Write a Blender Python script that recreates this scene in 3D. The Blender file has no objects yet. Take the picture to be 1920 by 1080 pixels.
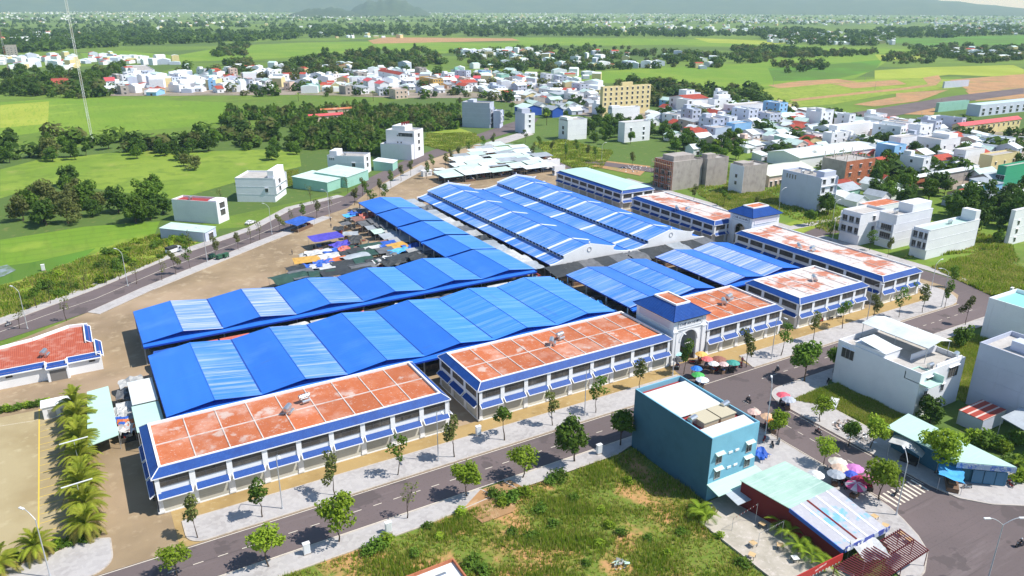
import bpy, math, random
import numpy as np
from mathutils import Vector, Matrix
random.seed(7); RNG = np.random.default_rng(7)
SC = bpy.context.scene
COL = SC.collection
R = math.radians
# ------------------------------------------------------------------ camera (drone, 80 m up; axes follow the market's streets)
CAMH = 80.0
FOC, PIT, ROL, YAW = 1410.23, .357361, .004248, .53131
_cy, _sy, _cp, _sp = math.cos(YAW), math.sin(YAW), math.cos(PIT), math.sin(PIT)
_fw = Vector((_sy*_cp, _cy*_cp, -_sp)); _rt = Vector((_cy, -_sy, 0)); _up = _rt.cross(_fw)
_c, _s = math.cos(ROL), math.sin(ROL)
RT = _rt*_c + _up*_s; UP = _up*_c - _rt*_s; FW = _fw
cd = bpy.data.cameras.new('camera'); cam = bpy.data.objects.new('camera', cd); COL.objects.link(cam)
cd.sensor_width = 36; cd.lens = FOC/1920*36; cd.clip_start = .5; cd.clip_end = 60000
mw = Matrix((RT, UP, -FW)).transposed().to_4x4(); mw.translation = Vector((0, 0, CAMH)); cam.matrix_world = mw
SC.camera = cam
# ------------------------------------------------------------------ sky, sun, exposure
SUN_EL = R(54); SUN_DIR = Vector((.775, -.632, 0)).normalized()
world = bpy.data.worlds.new('World'); SC.world = world; world.use_nodes = True
wn = world.node_tree; wn.nodes.clear()
sky = wn.nodes.new('ShaderNodeTexSky'); sky.sky_type = 'NISHITA'; sky.sun_disc = False
sky.sun_elevation = SUN_EL; sky.sun_rotation = math.atan2(SUN_DIR.x, SUN_DIR.y); sky.dust_density = .2; sky.air_density = 1.2; sky.ozone_density = 4.0
bg = wn.nodes.new('ShaderNodeBackground'); bg.inputs[1].default_value = .115
wo = wn.nodes.new('ShaderNodeOutputWorld'); wn.links.new(sky.outputs[0], bg.inputs[0]); wn.links.new(bg.outputs[0], wo.inputs[0])
sl = bpy.data.lights.new('sun', 'SUN'); sl.energy = 5.0; sl.angle = R(.5); sl.color = (1, .955, .88)
sun = bpy.data.objects.new('sun', sl); COL.objects.link(sun)
sdir = Vector((SUN_DIR.x*math.cos(SUN_EL), SUN_DIR.y*math.cos(SUN_EL), math.sin(SUN_EL)))
sun.rotation_euler = sdir.to_track_quat('Z', 'Y').to_euler(); sun.location = sdir*300
vs = SC.view_settings; vs.view_transform = 'Standard'; vs.look = 'None'; vs.exposure = .3; vs.gamma = 1; vs.use_curve_mapping = False
SC.render.engine = 'CYCLES'
try:
    SC.cycles.use_denoising = True; SC.cycles.denoiser = 'OPENIMAGEDENOISE'
    SC.cycles.max_bounces = 6; SC.cycles.volume_bounces = 2; SC.cycles.transparent_max_bounces = 6
    SC.cycles.sample_clamp_indirect = 4
except Exception: pass

# ------------------------------------------------------------------ pixel -> place (direction from the pixel, distance from the ground or a known height)
def G(px, py, z=0.0):
    d = RT*((px-960)/FOC) + UP*(-(py-540)/FOC) + FW
    t = (z-CAMH)/d.z
    return Vector((d.x*t, d.y*t, z))
def P(p):
    v = Vector(p) - Vector((0, 0, CAMH)); w = v.dot(FW)
    return 960+FOC*v.dot(RT)/w, 540-FOC*v.dot(UP)/w
def H_at(b, py):
    lo, hi = 0., 60.
    for _ in range(30):
        m = (lo+hi)/2
        if P((b.x, b.y, m))[1] > py: lo = m
        else: hi = m
    return lo

# ------------------------------------------------------------------ mesh helpers
class MB:
    def __init__(s): s.v = []; s.f = []; s.m = []
    def poly(s, pts, m=0):
        n = len(s.v); s.v += [tuple(p) for p in pts]; s.f.append(tuple(range(n, n+len(pts)))); s.m.append(m)
    def box(s, x0, x1, y0, y1, z0, z1, m=0, skip=''):
        n = len(s.v)
        s.v += [(x0,y0,z0),(x1,y0,z0),(x1,y1,z0),(x0,y1,z0),(x0,y0,z1),(x1,y0,z1),(x1,y1,z1),(x0,y1,z1)]
        for k, q in (('b',(0,3,2,1)),('t',(4,5,6,7)),('s',(0,1,5,4)),('e',(1,2,6,5)),('n',(2,3,7,6)),('w',(3,0,4,7))):
            if k not in skip: s.f.append(tuple(n+i for i in q)); s.m.append(m)
    def prism(s, pts, z0, z1, m=0, bottom=False, mtop=None):
        n = len(pts); a = sum(pts[i][0]*pts[(i+1)%n][1]-pts[(i+1)%n][0]*pts[i][1] for i in range(n))
        if a < 0: pts = pts[::-1]
        s.poly([(p[0],p[1],z1) for p in pts], m if mtop is None else mtop)
        if bottom: s.poly([(p[0],p[1],z0) for p in pts[::-1]], m)
        for i in range(n):
            p, q = pts[i], pts[(i+1)%n]; s.poly([(p[0],p[1],z0),(q[0],q[1],z0),(q[0],q[1],z1),(p[0],p[1],z1)], m)
    def slab(s, a, b, c, d, th, m=0, mb=None):
        "thick sheet, a b c d counter-clockwise from above, thickness downwards"
        a, b, c, d = map(Vector, (a, b, c, d)); o = Vector((0,0,-th)); A, B, C, D = a+o, b+o, c+o, d+o
        e = m if mb is None else mb
        s.poly((a,b,c,d), m); s.poly((D,C,B,A), e)
        for p, q, P_, Q_ in ((a,b,A,B),(b,c,B,C),(c,d,C,D),(d,a,D,A)): s.poly((P_,Q_,q,p), e)
    def tube(s, p0, p1, r0, r1=None, n=8, m=0, cap=True):
        p0, p1 = Vector(p0), Vector(p1); r1 = r0 if r1 is None else r1
        ax = (p1-p0).normalized(); u = ax.orthogonal().normalized(); w = ax.cross(u)
        k = len(s.v)
        for p, r in ((p0,r0),(p1,r1)):
            for i in range(n):
                t = 2*math.pi*i/n; s.v.append(tuple(p+u*(r*math.cos(t))+w*(r*math.sin(t))))
        for i in range(n):
            j = (i+1)%n; s.f.append((k+i,k+j,k+n+j,k+n+i)); s.m.append(m)
        if cap:
            s.f.append(tuple(k+n+i for i in range(n))); s.m.append(m)
            s.f.append(tuple(k+n-1-i for i in range(n))); s.m.append(m)
    def ring(s, c, r0, r1, z0, z1, n=16, m=0): pass
    def mesh(s, name, mats, smooth=False):
        me = bpy.data.meshes.new(name); me.from_pydata(s.v, [], s.f)
        for x in (mats if isinstance(mats, (list, tuple)) else [mats]): me.materials.append(x)
        if any(s.m): me.polygons.foreach_set('material_index', s.m)
        if smooth: me.polygons.foreach_set('use_smooth', [True]*len(s.f))
        me.update(); return me
    def build(s, name, mats, parent=None, smooth=False):
        return ob(name, s.mesh(name, mats, smooth), parent)
def ob(name, me, parent=None, loc=None, rz=0, scale=None):
    o = bpy.data.objects.new(name, me); COL.objects.link(o)
    if parent is not None: o.parent = parent
    if loc is not None: o.location = loc
    if rz: o.rotation_euler = (0, 0, rz)
    if scale is not None: o.scale = scale if hasattr(scale, '__len__') else (scale,)*3
    return o
def tag(o, label, cat, group=None):
    o['label'] = label; o['category'] = cat
    if group: o['group'] = group
    return o
def root(name, label, cat, loc=(0,0,0), rz=0, group=None):
    return tag(ob(name, None, None, loc, rz), label, cat, group)
def copy_tree(o, parent=None):
    c = o.copy(); COL.objects.link(c); c.parent = parent
    for ch in list(o.children): copy_tree(ch, c)
    return c
def struct(o): o['kind'] = 'structure'; return o
def stuff(o, label=None, cat=None):
    o['kind'] = 'stuff'
    if label: tag(o, label, cat)
    return o
def sheet(name, pts, z, mat, kind='structure'):
    m = MB(); n = len(pts); a = sum(pts[i][0]*pts[(i+1)%n][1]-pts[(i+1)%n][0]*pts[i][1] for i in range(n))
    if a < 0: pts = pts[::-1]
    m.poly([(p[0],p[1],z) for p in pts]); o = m.build(name, mat); o['kind'] = kind; return o
def inpoly(x, y, poly):
    c = False; n = len(poly)
    for i in range(n):
        a, b = poly[i], poly[i-1]
        if (a[1] > y) != (b[1] > y) and x < (b[0]-a[0])*(y-a[1])/(b[1]-a[1])+a[0]: c = not c
    return c
def GP(*pts): return [tuple(G(*p)[:2]) for p in pts]

# ------------------------------------------------------------------ materials
MATS = {}
def M(name, col, rough=.8, layers=(), rnd=0., coord='P', metal=0., spec=.3, bump=None, trans=0., emit=0.):
    """layers: (scale or (sx,sy,sz), colour, lo, hi[, kind]) noise-masked overlays"""
    if name in MATS: return MATS[name]
    mt = bpy.data.materials.new(name); mt.use_nodes = True; nt = mt.node_tree; N, L = nt.nodes, nt.links
    b = N['Principled BSDF']; b.inputs['Roughness'].default_value = rough; b.inputs['Metallic'].default_value = metal
    b.inputs['Specular IOR Level'].default_value = spec
    rgb = N.new('ShaderNodeRGB'); rgb.outputs[0].default_value = (*col, 1); cur = rgb.outputs[0]
    pos = None
    def coords():
        nonlocal pos
        if pos is None:
            if coord == 'P': pos = N.new('ShaderNodeNewGeometry').outputs['Position']
            else: pos = N.new('ShaderNodeTexCoord').outputs['Object']
        return pos
    def noise(sc, i, kind='noise', detail=4.):
        mp = N.new('ShaderNodeMapping'); L.new(coords(), mp.inputs['Vector'])
        mp.inputs['Scale'].default_value = sc if hasattr(sc, '__len__') else (sc,)*3
        mp.inputs['Location'].default_value = (i*7.3, i*3.1, i*5.7)
        if kind == 'wave':
            t = N.new('ShaderNodeTexWave'); t.inputs['Scale'].default_value = 1; t.inputs['Distortion'].default_value = 0
            t.bands_direction = 'XYZ'[max(range(3), key=lambda q: sc[q])] if hasattr(sc, '__len__') else 'X'
        elif kind == 'vor':
            t = N.new('ShaderNodeTexVoronoi'); t.inputs['Scale'].default_value = 1
            L.new(mp.outputs[0], t.inputs['Vector'])
            sp = N.new('ShaderNodeSeparateColor'); L.new(t.outputs['Color'], sp.inputs[0]); return sp.outputs[0]
        else:
            t = N.new('ShaderNodeTexNoise'); t.inputs['Scale'].default_value = 1; t.inputs['Detail'].default_value = detail; t.inputs['Roughness'].default_value = .6
        L.new(mp.outputs[0], t.inputs['Vector']); return t.outputs[0] if kind != 'wave' else t.outputs[1]
    for i, ly in enumerate(layers):
        sc, c, lo, hi = ly[:4]; kind = ly[4] if len(ly) > 4 else 'noise'
        mr = N.new('ShaderNodeMapRange'); mr.inputs[1].default_value = lo; mr.inputs[2].default_value = hi; mr.clamp = True
        amt = ly[5] if len(ly) > 5 else 1.
        mr.inputs[4].default_value = amt
        L.new(noise(sc, i+1, kind), mr.inputs[0])
        mx = N.new('ShaderNodeMix'); mx.data_type = 'RGBA'; L.new(mr.outputs[0], mx.inputs['Factor'])
        L.new(cur, mx.inputs['A']); mx.inputs['B'].default_value = (*c, 1); cur = mx.outputs['Result']
    if rnd:
        oi = N.new('ShaderNodeObjectInfo'); hs = N.new('ShaderNodeHueSaturation')
        mr = N.new('ShaderNodeMapRange'); mr.inputs[3].default_value = 1-rnd; mr.inputs[4].default_value = 1+rnd; L.new(oi.outputs['Random'], mr.inputs[0])
        L.new(mr.outputs[0], hs.inputs['Value']); L.new(cur, hs.inputs['Color']); cur = hs.outputs[0]
    L.new(cur, b.inputs['Base Color'])
    if bump:
        bp = N.new('ShaderNodeBump'); bp.inputs['Strength'].default_value = bump[1]; bp.inputs['Distance'].default_value = bump[2] if len(bump) > 2 else .1
        L.new(noise(bump[0], 9, bump[3] if len(bump) > 3 else 'noise'), bp.inputs['Height']); L.new(bp.outputs[0], b.inputs['Normal'])
    if trans:
        tr = N.new('ShaderNodeBsdfTranslucent'); L.new(cur, tr.inputs[0]); ms = N.new('ShaderNodeMixShader'); ms.inputs[0].default_value = trans
        L.new(b.outputs[0], ms.inputs[1]); L.new(tr.outputs[0], ms.inputs[2]); L.new(ms.outputs[0], N['Material Output'].inputs[0])
    MATS[name] = mt; return mt
DIRT = (.30, .27, .22)
WHITE = M('white_paint', (.82, .83, .85), .7, [(.25, (.72, .73, .75), .5, .8), ((1.2, 1.2, .25), (.55, .53, .50), .64, .85, 'noise', .5)])
WALLW = M('white_wall', (.80, .81, .85), .75, [(.2, (.72, .73, .78), .45, .8), ((.9, .9, .12), (.5, .49, .48), .64, .9, 'noise', .5)], rnd=.06)
WALLG = M('grey_wall', (.52, .56, .68), .8, [(.2, (.46, .50, .61), .45, .8), ((.9, .9, .12), (.30, .30, .30), .62, .9, 'noise', .5)], rnd=.1)
BLUE = M('blue_sheet_roof', (.026, .16, .62), .4, [((.3, .05, .3), (.035, .19, .69), .4, .75), ((.06, .09, .1), (.075, .235, .66), .54, .72, 'noise', .7), ((.01, .285, .01), (.016, .12, .54), .86, .97, 'wave', .55), ((.12, .5, .2), (.07, .14, .34), .6, .8, 'noise', .45), ((.05, 2., .1), (.04, .2, .74), .56, .7, 'noise', .5)], spec=.35, rnd=.07, bump=((.01, .285, .01), .2, .05, 'wave'))
BLUEL = M('light_blue_sheet_roof', (.045, .235, .76), .4, [((.04, .9, .1), (.13, .33, .80), .44, .68), ((.06, 2.5, .1), (.42, .52, .85), .6, .72, 'noise', .5), ((.01, .285, .01), (.03, .17, .6), .86, .97, 'wave', .5), (.35, (.1, .2, .45), .64, .82, 'noise', .35), ((.5, .06, .1), (.05, .13, .4), .62, .76, 'noise', .5)], spec=.35, rnd=.09)
BLUEF = M('faded_blue_sheet_roof', (.045, .21, .68), .42, [((.05, .10, .1), (.13, .30, .70), .45, .62), ((.04, 1.1, .1), (.50, .56, .80), .50, .66, 'noise', .6), ((.03, 4.5, .1), (.5, .55, .78), .56, .68, 'noise', .5), ((.05, 3.0, .1), (.035, .16, .55), .6, .7, 'noise', .6)], spec=.4)
BLUEW = M('worn_blue_sheet_roof', (.14, .28, .68), .42, [((.05, 2.0, .1), (.62, .64, .80), .46, .60, 'noise', .75), ((.05, 3.1, .1), (.05, .16, .52), .58, .68, 'noise', .7)], spec=.4)
BLUED = M('dark_blue_gable', (.008, .045, .36), .5)
SKYL = M('white_skylight_sheet', (.72, .76, .80), .5, [(.6, (.6, .64, .68), .5, .7)])
TILEB = M('blue_roof_tile', (.012, .062, .27), .55, [((5., 5., 5.), (.02, .085, .33), .48, .62), (.5, (.010, .045, .21), .5, .8), (1.2, (.05, .10, .22), .6, .75, 'noise', .5)], spec=.2)
ORANGE = M('orange_roof_tile', (.48, .145, .055), .8, [(.35, (.54, .205, .10), .45, .7), ((.01, .75, .01), (.42, .085, .035), .5, .8, 'wave', .55), (.16, (.60, .36, .28), .52, .66, 'noise', .65), (.26, (.58, .50, .45), .585, .66, 'noise', .7), (2.4, (.58, .50, .46), .60, .7, 'noise', .6), (.9, (.25, .09, .06), .64, .78, 'noise', .5), (.07, (.36, .10, .05), .55, .68, 'noise', .6)], rnd=.13)
ORANGEW = M('lime_stained_orange_tile', (.48, .145, .075), .8, [(.35, (.54, .22, .13), .45, .7), (.10, (.66, .61, .59), .44, .50, 'noise', .93), (.7, (.24, .20, .19), .60, .68, 'noise', .75), (2.5, (.40, .34, .32), .6, .7, 'noise', .5), ((.75, .01, .01), (.42, .36, .34), .6, .9, 'wave', .3)])
ORANGEC = M('orange_corrugated_roof', (.46, .12, .065), .7, [((.8, .01, .01), (.30, .045, .025), .35, .75, 'wave', .7), (.6, (.52, .22, .16), .5, .7), (.2, (.5, .35, .3), .58, .7, 'noise', .5)])
GLASS = M('dark_window_glass', (.03, .035, .042), .15, [(.4, (.09, .09, .09), .45, .7)], spec=.6)
SHUT = M('grey_shop_shutter', (.58, .57, .51), .7, rnd=.22, layers=[((.1, .1, 9), (.50, .49, .43), .4, .6), (.3, (.46, .45, .40), .5, .8)])
STEEL = M('stainless_steel', (.62, .64, .66), .28, metal=.85)
GALV = M('galvanised_steel', (.5, .52, .54), .45, metal=.5)
DARK = M('dark_shade_fabric', (.035, .04, .042), .9, [(.7, (.07, .08, .08), .5, .7)])
BLACK = M('black_rubber', (.015, .015, .016), .7)
CONC = M('bare_concrete', (.40, .36, .33), .9, [(.35, (.30, .27, .25), .45, .7), ((1., 1., .2), (.5, .45, .41), .55, .8)])
BRICK = M('raw_orange_brick', (.46, .17, .09), .9, [(1.5, (.36, .12, .06), .45, .65)])
YARD = M('tan_yard_concrete', (.33, .245, .15), .9, [(.05, (.245, .18, .11), .42, .62), (.35, (.44, .35, .235), .55, .75), (.02, (.45, .33, .23), .5, .65, 'noise', .7), (1.6, (.2, .15, .1), .64, .78, 'noise', .6)])
SANDY = M('ochre_forecourt_concrete', (.40, .28, .12), .9, [(.12, (.31, .21, .085), .45, .65), (.9, (.46, .36, .2), .58, .75), (.4, (.16, .12, .06), .66, .8, 'noise', .6)])
PARK = M('parking_concrete', (.40, .33, .19), .9, [(.06, (.33, .26, .14), .45, .62), (.4, (.46, .39, .24), .58, .75), (1.3, (.24, .18, .11), .66, .8, 'noise', .5)])
ASPH = M('asphalt', (.135, .108, .108), .9, [(.03, (.165, .13, .13), .45, .65), ((.05, .6, .1), (.20, .165, .165), .58, .74, 'noise', .7), (3., (.08, .065, .066), .55, .75, 'noise', .5), (.13, (.095, .078, .078), .60, .62, 'noise', .7), ((.02, 1.6, .1), (.085, .07, .07), .62, .72, 'noise', .5)])
PAVE = M('pale_paving', (.42, .40, .395), .9, [(.15, (.35, .33, .325), .48, .66), (.7, (.33, .30, .27), .62, .74, 'noise', .7), ((1.6, 1.6, 1.6), (.48, .46, .45), .4, .7, 'vor', .6)])
KERB = M('kerb_stone', (.50, .45, .40), .9, [(.8, (.35, .31, .27), .5, .7)])
LINEW = M('worn_road_paint', (.72, .66, .55), .8, [(1.5, (.4, .35, .3), .55, .7, 'noise', .7)])
LINEY = M('yellow_road_paint', (.70, .50, .07), .8, [(1.2, (.5, .38, .15), .55, .7, 'noise', .6)])
MINT = M('mint_sheet_roof', (.46, .66, .58), .5, [(.12, (.42, .60, .54), .45, .7), ((.15, 2.4, .1), (.50, .70, .63), .5, .6, 'noise', .5)])
TINW = M('white_tin_roof', (.70, .75, .76), .45, [(.3, (.58, .63, .64), .45, .7), ((.2, 3, .1), (.45, .48, .48), .62, .72, 'noise', .5)], rnd=.1)
TINM = M('pale_green_tin_roof', (.55, .70, .65), .45, [(.3, (.45, .60, .55), .45, .7), (1.1, (.38, .38, .34), .64, .74, 'noise', .5)], rnd=.1)
TING = M('grey_tin_roof', (.36, .40, .44), .5, [(.3, (.28, .31, .34), .45, .7), ((.3, 4, .1), (.45, .49, .53), .55, .65, 'noise', .5)], rnd=.12)
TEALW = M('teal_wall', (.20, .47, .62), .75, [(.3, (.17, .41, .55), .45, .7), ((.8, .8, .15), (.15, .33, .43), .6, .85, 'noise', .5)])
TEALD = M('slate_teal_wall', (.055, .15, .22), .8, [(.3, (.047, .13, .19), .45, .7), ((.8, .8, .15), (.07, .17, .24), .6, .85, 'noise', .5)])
CREAM = M('cream_wall', (.72, .60, .32), .8, [(.25, (.62, .5, .27), .5, .75)])
PINK = M('pale_pink_wall', (.68, .52, .44), .8, [(.25, (.58, .44, .37), .5, .75)])
SKYB = M('sky_blue_wall', (.28, .52, .80), .8, [(.25, (.24, .46, .72), .5, .75)])
GREENW = M('green_wall', (.30, .55, .46), .8, [(.25, (.25, .47, .39), .5, .75)])
REDR = M('red_tile_roof', (.42, .075, .045), .8, [(.5, (.30, .05, .035), .45, .65), ((.8, .01, .01), (.24, .045, .03), .5, .7, 'wave', .4)], rnd=.15)
ROSER = M('rose_sheet_roof', (.62, .10, .11), .6, [(.3, (.5, .08, .09), .5, .7)])
ROOFG = M('grey_roof_deck', (.44, .42, .40), .9, [(.4, (.34, .32, .30), .45, .7), (1.2, (.55, .53, .52), .6, .75)], rnd=.12)
REDW = M('dark_red_wall', (.15, .018, .018), .8)
REDS = M('dark_red_steel', (.12, .018, .022), .6)
def plain(name, c, rough=.7, rnd=0., **k): return M(name, c, rough, [(.9, tuple(x*.78 for x in c), .48, .72)], rnd=rnd, **k)
def tarp(name, c): return M(name, c, .55, [(.5, tuple(x*.72 for x in c), .42, .66), (2.5, tuple(min(1, x*1.2+.02) for x in c), .58, .72, 'noise', .6)], coord='P', bump=(1.3, .35, .2))
GRASS = M('meadow_grass', (.115, .195, .023), .95, [(.006, (.15, .24, .028), .42, .6), (.03, (.11, .17, .025), .5, .68), (.12, (.22, .25, .055), .56, .72, 'noise', .7), (.9, (.09, .15, .018), .5, .75, 'noise', .6), ((.0045, .0075, .01), (.075, .13, .03), .62, .72, 'vor', .75), (.35, (.24, .22, .07), .58, .72, 'noise', .55), (3., (.07, .12, .015), .52, .72, 'noise', .6)])
LAWN = M('rough_grass_ground', (.21, .29, .03), .95, [(.06, (.27, .33, .045), .42, .6), (.25, (.14, .21, .022), .52, .68), (.09, (.36, .32, .10), .6, .7, 'noise', .6), (1.4, (.11, .17, .016), .54, .74, 'noise', .6)])
LOT = M('vacant_lot_soil', (.14, .20, .028), .95, [(.10, (.48, .27, .115), .49, .57), (.3, (.15, .20, .025), .5, .66), (1.2, (.26, .2, .07), .5, .7, 'noise', .6)])
RICE = M('rice_field', (.145, .26, .02), .95, [(.012, (.20, .30, .028), .45, .6), ((.003, .05, .003), (.11, .21, .017), .7, .95, 'wave', .5), (.03, (.19, .25, .04), .55, .7, 'noise', .5), ((.5, .06, .1), (.125, .215, .018), .5, .66, 'noise', .7), (.05, (.26, .35, .04), .6, .72, 'noise', .6)])
RICEY = M('ripening_rice_field', (.28, .33, .035), .95, [(.012, (.33, .38, .05), .45, .6), ((.6, .06, .1), (.18, .29, .02), .5, .66, 'noise', .7)])
RICED = M('deep_green_rice_field', (.09, .175, .02), .95, [(.012, (.10, .25, .02), .45, .6), ((.5, .06, .1), (.06, .15, .015), .5, .66, 'noise', .6)])
MEADOW = M('smooth_meadow', (.16, .255, .026), .95, [(.03, (.215, .30, .035), .42, .6), (.12, (.125, .205, .022), .5, .68), (.05, (.33, .33, .09), .58, .7, 'noise', .6), (.7, (.14, .21, .02), .55, .75, 'noise', .5)])
SOIL = M('bare_orange_soil', (.42, .235, .11), .95, [(.06, (.33, .2, .10), .45, .6), (.4, (.5, .33, .19), .55, .7), (.03, (.25, .24, .07), .55, .65, 'noise', .6)])
WATER = M('paddy_water', (.25, .29, .3), .15, [(.2, (.13, .18, .06), .5, .6)], spec=.5)
BARK = M('tree_bark', (.095, .068, .048), .95, [(3., (.055, .04, .03), .45, .65)])
def leafmat(n, c, c2, c3, tr=.28): return M(n, c, .75, [(.55, c2, .42, .62), (2.2, c3, .55, .72, 'noise', .8)], rnd=.28, trans=tr, spec=.15)
LEAF = leafmat('leaf_green', (.10, .19, .024), (.15, .25, .032), (.05, .11, .015), .34)
LEAFD = leafmat('leaf_dark_green', (.066, .135, .022), (.10, .175, .028), (.034, .072, .013), .34)
LEAFL = leafmat('leaf_light_green', (.22, .33, .026), (.30, .41, .04), (.12, .22, .02), .34)
LEAFO = leafmat('leaf_olive', (.15, .18, .048), (.19, .21, .065), (.08, .10, .03), .34)
PALMG = leafmat('palm_frond_green', (.25, .31, .03), (.36, .39, .05), (.14, .20, .022), .4)
# ================================================================== SETTING
m = MB(); S = 20000
m.poly([(-S,-2000,0),(S,-2000,0),(S,S,0),(-S,S,0)]); struct(m.build('ground', GRASS))

# --- fields and soil patches (outlines read off the ground plane)
_zf = [.02]
def field(name, mat, *px):
    _zf[0] += .004; sheet(name, GP(*px), _zf[0], mat)
field('rice_field', RICE, (0,192),(90,186),(165,183),(428,192),(424,215),(418,233),(300,242),(180,252),(90,246),(0,258))
field('rice_field', RICEY, (0,197),(92,190),(90,232),(0,240))
field('meadow', MEADOW, (0,318),(70,300),(250,283),(420,283),(560,278),(565,312),(440,342),(330,374),(165,352),(90,345),(0,372))
field('rice_field', RICE, (0,450),(160,425),(300,415),(290,440),(190,470),(60,505),(0,525))
field('rice_field', RICED, (0,500),(60,492),(180,465),(120,512),(70,525),(0,552))
field('meadow', LAWN, (0,535),(110,505),(230,450),(300,438),(375,452),(300,490),(180,540),(80,575),(0,605))
field('rice_field', RICE, (150,100),(230,95),(330,104),(430,86),(560,80),(690,78),(705,86),(690,96),(600,104),(480,112),(300,116),(160,112))
field('rice_field', RICE, (700,79),(960,80),(1010,84),(990,94),(860,100),(760,100),(710,92))
field('rice_field', RICE, (960,70),(1120,71),(1300,74),(1440,80),(1430,88),(1260,84),(1100,86),(980,84))
field('rice_field', RICEY, (1300,71),(1500,79),(1440,84),(1330,80))
field('rice_field', RICE, (1078,140),(1150,132),(1300,124),(1420,119),(1460,107),(1640,103),(1662,116),(1640,130),(1600,148),(1480,160),(1380,168),(1290,170),(1180,158),(1090,152))
field('rice_field', RICED, (1440,128),(1560,120),(1655,112),(1640,132),(1560,150),(1450,152))
field('rice_field', RICEY, (1640,102),(1735,104),(1720,112),(1650,114))
field('rice_field', RICE, (1440,83),(1560,88),(1690,92),(1740,98),(1640,102),(1540,100),(1440,96))
field('rice_field', RICED, (1660,72),(1920,66),(1920,84),(1760,86),(1670,80))
field('rice_field', RICEY, (1640,132),(1740,126),(1900,122),(1920,130),(1920,146),(1780,140),(1700,150),(1640,150))
field('meadow', LAWN, (1440,166),(1560,152),(1700,146),(1830,150),(1790,165),(1660,178),(1560,196),(1440,205),(1380,180))
field('bare_soil', SOIL, (1440,160),(1500,152),(1570,148),(1610,154),(1540,158),(1460,166))
field('bare_soil', SOIL, (1680,175),(1780,168),(1740,182),(1680,184))
field('bare_soil', SOIL, (1660,203),(1740,197),(1755,205),(1750,216),(1680,214))
field('dirt_track', SOIL, (1480,187),(1600,174),(1690,165),(1740,158),(1730,146),(1760,141),(1765,150),(1755,160),(1700,168),(1610,177),(1490,190))
field('bare_soil', SOIL, (1800,148),(1920,142),(1920,160),(1850,164),(1790,160))
field('bare_soil', SOIL, (690,76),(720,70),(960,72),(975,76),(700,82))
field('meadow', LAWN, (1000,268),(1060,262),(1150,285),(1130,315),(1080,318),(1040,300))
field('meadow', LAWN, (800,250),(860,240),(890,250),(905,265),(840,285),(795,272))
field('meadow', LAWN, (1310,365),(1430,358),(1460,372),(1455,420),(1380,405))
field('meadow', LAWN, (1460,425),(1530,400),(1560,415),(1500,440))
field('meadow', LAWN, (1745,502),(1850,470),(1919,505),(1919,585),(1870,560))
field('meadow', LAWN, (1795,650),(1850,640),(1870,690),(1800,750),(1770,760))
field('meadow', LAWN, (1510,760),(1570,735),(1720,790),(1700,815),(1620,835),(1540,790))
field('paddy_water', WATER, (0,500),(14,497),(30,507),(8,518),(0,520))
TOWNG = M('dusty_town_ground', (.30,.25,.20), .95, [(.05,(.22,.19,.15),.45,.6),(.02,(.15,.17,.05),.55,.65),(.5,(.38,.33,.28),.55,.7)])
field('town_ground', TOWNG, (1235,225),(1262,195),(1345,200),(1450,208),(1560,226),(1660,236),(1790,244),(1930,250),(1930,345),(1840,358),(1690,352),(1640,312),(1540,295),(1440,292),(1380,278),(1290,262))
field('town_ground', TOWNG, (205,180),(240,150),(330,146),(480,140),(640,142),(860,142),(1060,158),(1128,178),(1230,215),(1230,238),(1120,222),(1000,200),(900,184),(760,184),(560,178),(330,180))
field('bare_soil', SOIL, (1780,150),(1930,138),(1930,166),(1820,172)); field('bare_soil', SOIL, (1600,196),(1690,180),(1760,176),(1720,190),(1640,200)); field('bare_soil', SOIL, (1810,170),(1930,166),(1930,184),(1830,190)); field('bare_soil', SOIL, (1560,158),(1680,150),(1700,158),(1600,166))
field('bare_soil', SOIL, (1370,366),(1430,362),(1452,372),(1400,380)); field('bare_soil', SOIL, (1120,300),(1220,312),(1200,330),(1110,312))
# --- market yard, parking and forecourt
yard = [(-70,109.2),(214,109.2),(222,113),(225,120),(225,330),(231,372),(215,402)] + GP((900,268),(790,305),(700,352),(652,390),(605,406),(480,454),(267,540),(165,586),(0,652)) + [(-70,180)]
sheet('market_yard', yard, .070, YARD)
sheet('forecourt', [(4,109.4),(214,109.4),(214,120.4),(4,120.4)], .078, SANDY)
sheet('parking_lot', [(-70,119),(-9.6,119),(-9.6,170.5),(-70,173)], .078, PARK)
def strip(name, a, b, w, z, mat, parent=None):
    a, b = Vector((*a,0)), Vector((*b,0)); n = Vector((-(b-a).y, (b-a).x, 0)).normalized()*w/2
    m = MB(); m.poly([(a-n).xy[:]+(z,), (b-n).xy[:]+(z,), (b+n).xy[:]+(z,), (a+n).xy[:]+(z,)]); o = m.build(name, mat, parent)
    if parent is None: o['kind'] = 'structure'
    return o
strip('parking_line', (-15.2,121), (-15.2,171), .22, .084, LINEY)
for k in range(18): strip('parking_line', (-15.0,122+k*2.75), (-10.2,122.1+k*2.75), .12, .084, LINEY)
strip('parking_line', (-40,170), (-16,166), .1, .084, LINEW)
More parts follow.
